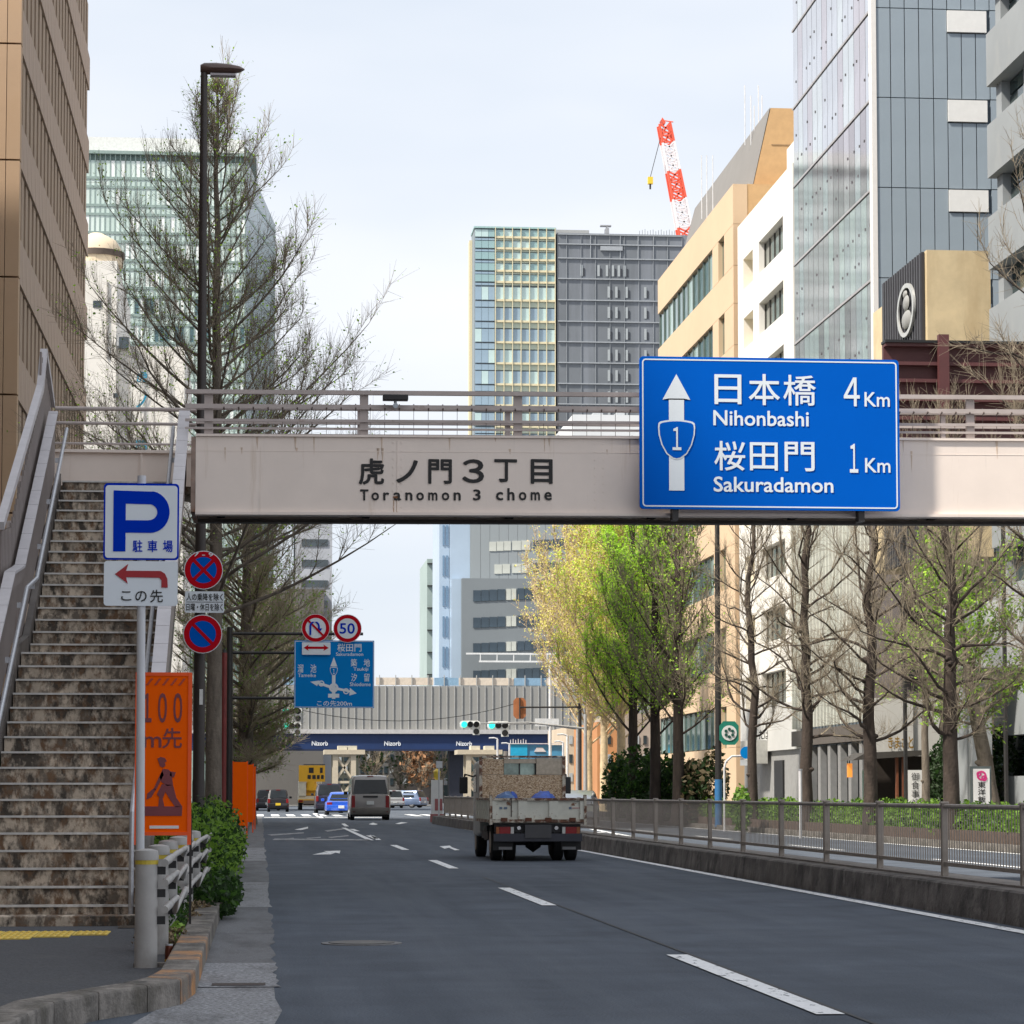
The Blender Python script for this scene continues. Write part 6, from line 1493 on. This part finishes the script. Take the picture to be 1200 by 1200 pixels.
# ------------------------------------------------------------------ vehicles
TAILR = mat('tail_light_red', (.22, .008, .010), .35, spec=.4); AMB = mat('lamp_amber', (.28, .08, .02), .4); CHR = mat('chrome', (.6, .6, .62), .2, .8)
CGL = mat('car_glass', (.014, .018, .022), .12, spec=.35, var=.4, scale=1.2); PLATEW = mat('plate_white', (.62, .64, .64), .5); PLATEY = mat('plate_yellow', (.72, .50, .03), .5)
PLAST = mat('bumper_black', (.018, .018, .02), .6)
def wheel(root, x, y, r, w, out, rimm=None):
    """out: +1 when the outer side is towards +x"""
    t = MB(); t.tube([(x - w / 2, y, r), (x - w / 2 + .02, y, r), (x + w / 2 - .02, y, r), (x + w / 2, y, r)], [r * .9, r, r, r * .9], 20); ty = t.build('wheel', RUBBER, root, smooth=True)
    t = MB(); xo = x + out * (w / 2 + .004); t.tube([(xo, y, r), (xo - out * .03, y, r)], [r * .62, r * .58], 16); t.build('rim', rimm or CHR, ty, smooth=True)
def ring_lower(y, hw, z0, z1, rb=.12, rt=.16):
    P = []
    for (cx, cz_, r, a0) in ((hw - rt, z1 - rt * .6, rt, 0), (-(hw - rt), z1 - rt * .6, rt, 90), (-(hw - rb), z0 + rb, rb, 180), (hw - rb, z0 + rb, rb, 270)):
        for i in range(4):
            a = R(a0 + 30 * i); P.append((cx + r * math.cos(a), y, cz_ + (r * (.6 if a0 < 180 else 1)) * math.sin(a)))
    return P
def ring_cab(y, hb, ht, z0, z1, r=.10):
    return [(hb, y, z0), (hb * .5 + ht * .5 + .02, y, (z0 + z1) / 2), (ht, y, z1 - r), (ht - r * .6, y, z1 - r * .2), (ht * .5, y, z1), (-ht * .5, y, z1), (-ht + r * .6, y, z1 - r * .2), (-ht, y, z1 - r), (-hb * .5 - ht * .5 - .02, y, (z0 + z1) / 2), (-hb, y, z0)]
def car(name, label, cat, x, y, rot, W_, H_, L_, col, style='hatch', plate='w', group=None, lit=False):
    root = thing(name, label, cat, (0, 0, 0), group); hw = W_ / 2
    pm = mat('paint_' + name + '_' + ''.join(random.choice('abcdefgh') for _ in range(3)), col, .28, .25, var=.03, coat=.6)
    belt = H_ * (.58 if style != 'van' else .56)
    t = MB()
    S = {'hatch': [(0, .90, .34, belt - .06), (.12, .98, .24, belt), (.9, 1, .20, belt + .01), (L_ * .65, 1, .20, belt), (L_ * .9, .97, .22, belt - .12), (L_, .84, .3, belt - .28)],
         'coupe': [(0, .88, .36, belt - .02), (.15, .98, .24, belt + .04), (.9, 1, .18, belt + .02), (L_ * .6, 1, .18, belt), (L_ * .9, .96, .2, belt - .14), (L_, .8, .28, belt - .28)],
         'van': [(0, .95, .38, belt), (.06, 1, .30, belt + .02), (.9, 1, .24, belt + .02), (L_ * .75, 1, .24, belt), (L_ * .92, .98, .26, belt - .08), (L_, .86, .32, belt - .25)]}[style]
    t.rings([ring_lower(a, hw * b_, c_, d_) for a, b_, c_, d_ in S]); t.build('body', pm, root, smooth=True)
    C_ = {'hatch': [(.10, .93, .74, .03), (.42, .93, .78, 1), (L_ * .5, .93, .78, 1), (L_ * .66, .9, .70, .5), (L_ * .76, .86, .7, .04)],
          'coupe': [(.45, .9, .66, .03), (1.05, .9, .70, .86), (1.6, .9, .70, 1), (L_ * .52, .9, .7, .96), (L_ * .68, .86, .66, .04)],
          'van': [(.05, .97, .86, .04), (.20, .97, .86, .97), (.6, .97, .86, 1), (L_ * .72, .97, .86, 1), (L_ * .84, .95, .82, .6), (L_ * .92, .9, .8, .04)]}[style]
    rr_ = [ring_cab(a, hw * b_, hw * c_, belt - .03, belt + (H_ - belt) * d_) for a, b_, c_, d_ in C_]
    t = MB(); t.rings(rr_); t.build('roof', pm, root, smooth=True)
    # glass: rear window and side windows set just proud of the cabin
    (y0, b0, t0_, _), (y1, b1, t1_, h1) = C_[0], C_[1]
    def along(u): return y0 + (y1 - y0) * u
    def zc(u): return belt + (H_ - belt) * (h1 * u)
    t = MB(); u0, u1 = (.10, .88) if style != 'van' else (.06, .80)
    wv = lambda u: hw * (b0 + (t1_ - b0) * u) - .10
    t.add([(-wv(u0), along(u0) - .035, zc(u0)), (wv(u0), along(u0) - .035, zc(u0)), (wv(u1) - .03, along(u1) - .035, zc(u1)), (-wv(u1) + .03, along(u1) - .035, zc(u1))], [(0, 1, 2, 3)]); t.build('rear_window', CGL, root)
    for sg in (-1, 1):
        e0, e1 = C_[1][0] + .15, C_[-2][0]; mid = (e0 + e1) / 2; z0, z1 = belt + .03, H_ - .13
        for a, b_ in ((e0, mid - .04), (mid + .04, e1)):
            xb = hw * C_[1][1] + .012; xt = hw * (C_[1][1] + C_[1][2]) / 2 + .015
            t = MB(); t.add([(sg * xb, a, z0), (sg * xb, b_, z0), (sg * (hw * C_[1][2] + .03), b_ - .08, z1), (sg * (hw * C_[1][2] + .03), a + .06, z1)], [(0, 1, 2, 3)]); t.build('side_window', CGL, root)
    # rear furniture
    zl0, zl1 = {'hatch': (belt * .68, belt * 1.0), 'coupe': (belt * .72, belt * .95), 'van': (belt * .48, belt * .98)}[style]
    for sg in (-1, 1):
        wl_ = .16 if style != 'coupe' else .30
        t = MB(); a, b_ = sg * (hw * .93), sg * (hw * .93 - wl_); t.box(min(a, b_), max(a, b_), -.035, .10, zl0, zl1); t.build('tail_light', TAILR, root, bevel=.02)
        B(root, 'reflector', TAILR, sg * hw * .8 - .07, sg * hw * .8 + .07, -.07, -.02, .36, .41)
        t = MB(); t.box(*sorted((sg * (hw + .02), sg * (hw + .20))), L_ * .66, L_ * .66 + .10, belt + .02, belt + .17); t.build('mirror', pm if style == 'coupe' else BLACK, root, bevel=.03)
    t = MB(); t.rings([ring_lower(-.07, hw * .86, .30, .55, .06, .08), ring_lower(-.05, hw * .95, .26, .58, .06, .08), ring_lower(.25, hw * .99, .24, .58, .06, .08)]); t.build('bumper', pm if style != 'van' else mat('van_bumper', (.12, .11, .10), .5), root, smooth=True)
    B(root, 'underbody', PLAST, -hw * .85, hw * .85, .1, L_ - .3, .16, .30)
    B(root, 'number_plate', PLATEY if plate == 'y' else PLATEW, -.17, .17, -.10 if style != 'van' else -.05, -.075 if style != 'van' else -.03, belt * .5 if style != 'van' else belt * .62, belt * .5 + .16 if style != 'van' else belt * .62 + .17)
    t = MB(); t.box(-.14, .14, y1 - .05, y1 + .02, H_ - .06, H_ - .02) if style != 'coupe' else t.box(-.6, .6, .02, .16, belt + .16, belt + .19); t.build('brake_light' if style != 'coupe' else 'spoiler', TAILR if style != 'coupe' else pm, root)
    if style == 'van': B(root, 'handle_bar', BLACK, -.34, .34, -.04, -.01, belt * .90, belt * .97)
    B(root, 'wiper', BLACK, -.02, .40, -.04 + along(.12), -.02 + along(.12), zc(.12), zc(.12) + .02) if style != 'coupe' else None
    for yy in (.78, L_ - .85):
        for sg in (-1, 1): wheel(root, sg * (hw - .12), yy, .31 if style != 'van' else .33, .20, sg)
    root.location = (x, y, 0); root.rotation_euler = (0, 0, rot); return root
def cx_(a, b_, yy): return (XP(a, yy) + XP(b_, yy)) / 2
random.seed(11)
car('silver_van', 'silver grey van with dark rear window driving ahead in the right lane', 'van', cx_(410, 458, 126), 126, 0, 1.86, 2.06, 4.7, (.34, .32, .31), 'van')
car('blue_coupe', 'bright blue low coupe half hidden behind the silver van', 'car', XP(400, 157), 157, 0, 1.78, 1.32, 4.3, (.02, .11, .62), 'coupe')
car('dark_wagon', 'dark wagon between the yellow crane truck and the blue coupe', 'car', XP(386, 172), 172, 0, 1.8, 1.85, 4.6, (.025, .025, .045), 'hatch')
car('black_hatchback', 'small black hatchback with a yellow number plate on the left', 'car', XP(326, 183), 183, 0, 1.48, 1.5, 3.5, (.02, .018, .022), 'hatch', 'y')
car('dark_sedan', 'dark sedan just left of and beyond the small black hatchback', 'car', XP(314, 196), 196, 0, 1.75, 1.5, 4.4, (.03, .03, .038), 'hatch')
car('grey_blue_sedan', 'grey blue sedan crossing beyond the median end, left of the beacon', 'car', XP(497, 235), 235, R(62), 1.8, 1.5, 4.4, (.14, .19, .30), 'hatch')
car('silver_sedan', 'small silver sedan far ahead just right of the van', 'car', XP(463, 230), 230, R(12), 1.75, 1.5, 4.4, (.40, .42, .44), 'hatch')
car('white_car', 'white car whose roof shows over the railing right of the truck', 'car', XP(672, 116), 114, R(172), 1.75, 1.36, 4.4, (.68, .72, .78), 'hatch')
# yellow crane truck under the expressway
YL = mat('crane_yellow', (.78, .42, .015), .45, var=.06, scale=2)
yt = thing('yellow_crane_truck', 'yellow and white crane truck with a tall yellow rear board below the expressway', 'truck', (0, 0, 0))
B(yt, 'bed', mat('truck_cream', (.62, .58, .45), .5), -.95, .95, .1, 5.5, .75, 1.05); t = MB(); t.box(-.75, .75, .4, 1.6, 1.05, 1.75); t.build('crane_base', YL, yt, bevel=.08)
t = MB(); t.tube([(0, .3, 1.5), (0, .2, 2.3)], [.45, .35], 12); t.build('crane_column', YL, yt, smooth=True); t = MB(); t.beam((.0, .2, 2.4), (0, 5.6, 2.9), .4, .4); t.build('boom', YL, yt)
B(yt, 'rear_board', YL, -.95, 1.0, -.1, -.02, 2.1, 3.32); B(yt, 'board_cap', DARK, -.6, 1.0, -.12, -.0, 3.34, 3.4)
t = MB()
for (a, b_, c_, d_) in ((-.2, .15, 2.75, 3.15), (.62, .82, 2.75, 3.15), (-.3, -.05, 2.3, 2.6), (.05, .3, 2.3, 2.6), (.4, .6, 2.3, 2.6), (.7, .9, 2.3, 2.6)): t.box(a, b_, -.125, -.105, c_, d_)
t.build('board_marks', BLACK, yt, kind='stuff')
B(yt, 'pale_box', mat('truck_cream2', (.66, .62, .5), .5), -.95, -.4, .0, 1.2, 1.05, 2.05); B(yt, 'rear_beam', YL, -.98, .98, -.05, .08, .55, .8); B(yt, 'underframe', PLAST, -.6, .6, .1, 5.5, .35, .74)
B(yt, 'bumper', mat('crane_bumper', (.2, .16, .13), .6), -.6, .85, -.1, .02, .45, .72)
for sg in (-1, 1):
    B(yt, 'tail_light', TAILR, *sorted((sg * .95, sg * .65)), -.09, -.055, .58, .74)
    for yy in (.8, 4.6): wheel(yt, sg * .8, yy, .36, .28, sg)
t = MB(); t.box(-.9, .9, 5.6, 7.0, .6, 2.2); t.build('cab', mat('truck_cream3', (.6, .57, .46), .5), yt, bevel=.08)
yt.location = (cx_(349, 381, 204), 204, 0)

# tipper truck in the right lane
tk = thing('tipper_truck', 'worn white tipper truck with a rusty tailgate and a chipboard wall behind the cab', 'truck', (0, 0, 0))
TWH = mat('worn_white_paint', (.60, .60, .53), .55, var=.10, scale=5, dirt=[(.20, .085, .04), (.36, .30, .22)], dirt_at=(.60, .66), dirt_scale=(5, 5, 6))
TWR = mat('rust_edge_paint', (.52, .48, .40), .65, var=.15, scale=8, dirt=[(.16, .065, .035), (.10, .05, .03)], dirt_at=(.46, .56), dirt_scale=(7, 7, 7))
FRM = mat('chassis_black', (.02, .02, .024), .6, var=.25, scale=6)
hwk = .83
# chipboard with large flakes: voronoi cells
osb = bpy.data.materials.new('chipboard'); osb.use_nodes = True; n, l = osb.node_tree.nodes, osb.node_tree.links; b_ = n['Principled BSDF']; b_.inputs['Roughness'].default_value = .85
tc = n.new('ShaderNodeTexCoord'); mp = n.new('ShaderNodeMapping'); mp.inputs['Scale'].default_value = (9, 9, 17); mp.inputs['Rotation'].default_value = (0, .6, 0)
nzd = n.new('ShaderNodeTexNoise'); nzd.inputs['Scale'].default_value = 5; mxv = n.new('ShaderNodeVectorMath'); mxv.operation = 'MULTIPLY_ADD'; mxv.inputs[1].default_value = (.10, .10, .10)
l.new(tc.outputs['Object'], nzd.inputs['Vector']); l.new(nzd.outputs['Color'], mxv.inputs[0]); l.new(tc.outputs['Object'], mxv.inputs[2]); l.new(mxv.outputs[0], mp.inputs[0])
vo = n.new('ShaderNodeTexVoronoi'); l.new(mp.outputs[0], vo.inputs['Vector']); rp_ = n.new('ShaderNodeValToRGB'); l.new(vo.outputs['Color'], rp_.inputs[0])
rp_.color_ramp.elements[0].color = (.20, .12, .07, 1); rp_.color_ramp.elements[0].position = .18; rp_.color_ramp.elements[1].color = (.66, .53, .38, 1); e_ = rp_.color_ramp.elements.new(.45); e_.color = (.44, .31, .19, 1); e_ = rp_.color_ramp.elements.new(.7); e_.color = (.60, .48, .35, 1)
l.new(rp_.outputs[0], b_.inputs['Base Color'])
# tailgate: outer frame, recessed panels, ribs
gz0, gz1 = .70, 1.14
B(tk, 'tailgate', TWH, -hwk, hwk, .03, .07, gz0 + .05, gz1 - .02)
for (a, b2) in ((-hwk, -hwk + .07), (hwk - .07, hwk), (-.36, -.20), (.20, .36)): B(tk, 'tailgate_rib', TWH, a, b2, -.005, .028, gz0 + .06, gz1 - .05)
B(tk, 'tailgate_edge', TWR, -hwk, hwk, -.015, .08, gz1 - .045, gz1); B(tk, 'tailgate_edge', TWR, -hwk, hwk, -.02, .06, gz0 + .0, gz0 + .055)
B(tk, 'tail_rope', mat('rope_dark', (.06, .05, .04), .8), -.50, -.48, -.03, -.02, gz0 + .1, gz1)
for x in (-.62, -.18, .18, .62): B(tk, 'hinge', mat('rust_dark', (.12, .045, .025), .8, var=.3, scale=20), x - .06, x + .06, -.045, -.021, gz0 + .02, gz0 + .085)
for sg in (-1, 1): B(tk, 'corner_post', TWR, *sorted((sg * hwk, sg * (hwk + .05))), -.02, .10, gz0 - .04, gz1 + .06)
t = MB()
for k, (x, w) in enumerate(((-.70, .05), (-.62, .06), (.56, .05))): t.box(x, x + w, .022, .0285, gz0 + .24, gz0 + .28)
t.build('faded_marks', mat('mark_blue_grey', (.12, .17, .25), .6), tk, kind='stuff')
B(tk, 'faded_mark', mat('mark_faded_red', (.5, .3, .28), .6), .62, .76, .022, .0285, gz0 + .25, gz0 + .27)
# side gates with ribs
for sg in (-1, 1):
    B(tk, 'side_gate', TWH, *sorted((sg * hwk, sg * (hwk + .04))), .11, 3.1, gz0 + .05, gz1 - .02); B(tk, 'side_gate_edge', TWR, *sorted((sg * (hwk - .01), sg * (hwk + .06))), .11, 3.1, gz1 - .04, gz1); B(tk, 'side_gate_edge', TWR, *sorted((sg * (hwk - .01), sg * (hwk + .06))), .11, 3.1, gz0, gz0 + .05)
    for k in range(7): B(tk, 'side_rib', TWH, *sorted((sg * (hwk + .041), sg * (hwk + .07))), .2 + k * .45, .27 + k * .45, gz0 + .06, gz1 - .05)
B(tk, 'bed_floor', mat('bed_floor', (.18, .16, .14), .7, var=.3, scale=4), -hwk + .01, hwk - .01, .08, 3.1, gz0 - .02, gz0 + .04)
# chipboard headboard with cut-out and steel frame
hy = 3.0; hz1 = 1.94; hx = .77
def hbx(nm, m_, a, b2, c_, d_, y0=hy, y1=hy + .03): B(tk, nm, m_, a, b2, y0, y1, c_, d_)
hbx('chipboard', osb, -hx, hx, gz1 - .4, 1.58); hbx('chipboard', osb, -hx, -.36, 1.585, hz1 - .06); hbx('chipboard', mat('chipboard_pale', (.46, .40, .32), .85, var=.18, scale=16), .27, hx, 1.585, hz1 - .04, hy - .01, hy + .02); hbx('chipboard', MATS['chipboard_pale'], -.35, .26, 1.80, hz1 - .05)
for sg in (-1, 1): B(tk, 'headboard_post', TWR, *sorted((sg * hx, sg * (hx + .06))), hy - .03, hy + .06, gz0, hz1)
B(tk, 'headboard_rail', TWR, -hx, hx, hy - .02, hy + .04, hz1 - .035, hz1 + .005)
for x in (-.36, -.05, .26): B(tk, 'headboard_bar', FRM, x - .012, x + .012, hy + .035, hy + .05, 1.56, hz1 - .04)
# cab
t = MB(); t.rings([ring_lower(hy + .14, .80, .45, 1.82, .05, .12), ring_lower(hy + .5, .84, .40, 1.88, .05, .14), ring_lower(hy + 1.3, .84, .40, 1.86, .05, .16), ring_lower(hy + 1.6, .80, .42, 1.2, .05, .14)]); t.build('cab', mat('cab_white', (.50, .52, .50), .4, var=.08, scale=2), tk, smooth=True)
t = MB(); t.add([(-.40, hy + .125, 1.58), (.30, hy + .125, 1.58), (.30, hy + .125, 1.80), (-.40, hy + .125, 1.80)], [(0, 1, 2, 3)]); t.build('cab_rear_window', mat('cab_glass', (.34, .44, .40), .15, .2, var=.5, scale=3), tk)
for sg in (-1, 1):
    t = MB(); t.add([(sg * .847, hy + .5, 1.25), (sg * .847, hy + 1.25, 1.25), (sg * .847, hy + 1.1, 1.7), (sg * .847, hy + .5, 1.7)], [(0, 1, 2, 3)]); t.build('side_window', CGL, tk)
    t = MB(); t.tube([(sg * .84, hy + 1.3, 1.55), (sg * 1.0, hy + 1.45, 1.6), (sg * 1.02, hy + 1.45, 1.3)], .015, 6); t.box(*sorted((sg * .94, sg * 1.10)), hy + 1.42, hy + 1.5, 1.22, 1.55); t.build('mirror', BLACK, tk, bevel=.02)
# chassis, bumper, lamps, mudflaps
for sg in (-1, 1): B(tk, 'chassis_rail', FRM, *sorted((sg * .30, sg * .40)), .12, 4.3, .42, .60)
B(tk, 'subframe', FRM, -.78, .78, .10, .22, .52, .67); B(tk, 'rear_bumper', mat('bumper_navy', (.03, .032, .045), .5), -.80, .80, .0, .10, .36, .50); B(tk, 'plate_blank', mat('plate_grey', (.055, .055, .06), .5), -.24, .24, -.02, -.005, .42, .66)
for sg in (-1, 1):
    B(tk, 'tail_light', TAILR, *sorted((sg * .50, sg * .70)), .02, .085, .50, .62); B(tk, 'amber_light', AMB, *sorted((sg * .705, sg * .76)), .02, .085, .50, .62); B(tk, 'reverse_light', mat('lamp_clear', (.5, .5, .48), .3), *sorted((sg * .44, sg * .495)), .02, .085, .50, .62)
    t = MB(); t.disc(sg * .34, .60, .08, .035, .03, 10); t.build('round_light', CHR, tk); B(tk, 'mudflap', PLAST, *sorted((sg * .44, sg * .80)), .17, .19, .20, .50)
    B(tk, 'flap_trim', mat('flap_grey', (.25, .25, .26), .5), *sorted((sg * .46, sg * .70)), .155, .169, .21, .26)
    for dx in (0, .25): wheel(tk, sg * (.80 - .11 - dx), .95, .33, .20, sg, mat('truck_rim', (.42, .38, .33), .6, .2, dirt=(.2, .1, .06), dirt_at=(.5, .6), dirt_scale=(6, 6, 6)))
    wheel(tk, sg * .72, hy + .95, .33, .2, sg, MATS['truck_rim'])
    B(tk, 'side_guard', FRM, *sorted((sg * .76, sg * .80)), 1.4, 2.8, .38, .52)
t = MB(); t.tube([(-.55, .95, .33), (.55, .95, .33)], .06, 10); t.tube([(-.14, .95, .31), (0, .95, .31), (.14, .95, .31)], [.07, .17, .07], 12); t.build('axle', FRM, tk, smooth=True)
B(tk, 'fuel_tank', FRM, -.78, -.45, 1.8, 2.5, .35, .62)
TKX, TKY = 5.0, 49.2
tk.location = (TKX, TKY, 0)
# blue tarpaulin bundles lying in the bed
def tarp(lab, x, y, sx_, sy_, sz_, seed, col):
    rng = random.Random(seed); o = thing('blue_tarpaulin', lab, 'tarpaulin', (TKX + x, TKY + y, .74)); t = MB(); rings_ = []
    for i in range(7):
        u = -1 + i / 3; k = math.sqrt(max(.02, 1 - u * u * .96)); rings_.append([(TKX + x + sx_ * k * math.cos(R(a)) * rng.uniform(.82, 1.12), TKY + y + sy_ * u, .74 + sz_ * max(0, .45 + .55 * k * math.sin(R(a)) * rng.uniform(.75, 1.15))) for a in range(0, 360, 24)])
    t.rings(rings_); t.build('bundle', mat('tarp_' + col, {'blue': (.012, .07, .38), 'dull': (.05, .12, .28)}[col], .5, var=.35, scale=9, bump=.6, bscale=9), o, smooth=True)
tarp('bright blue bundled tarpaulin showing above the right half of the truck tailgate', .18, .9, .28, .6, .52, 3, 'blue'); tarp('dull blue tarpaulin bundle at the left end of the truck bed', -.52, .9, .26, .5, .50, 5, 'dull')
tarp('small blue tarpaulin fold between the left bundle and the middle of the bed', -.30, 2.0, .16, .4, .52, 8, 'blue')
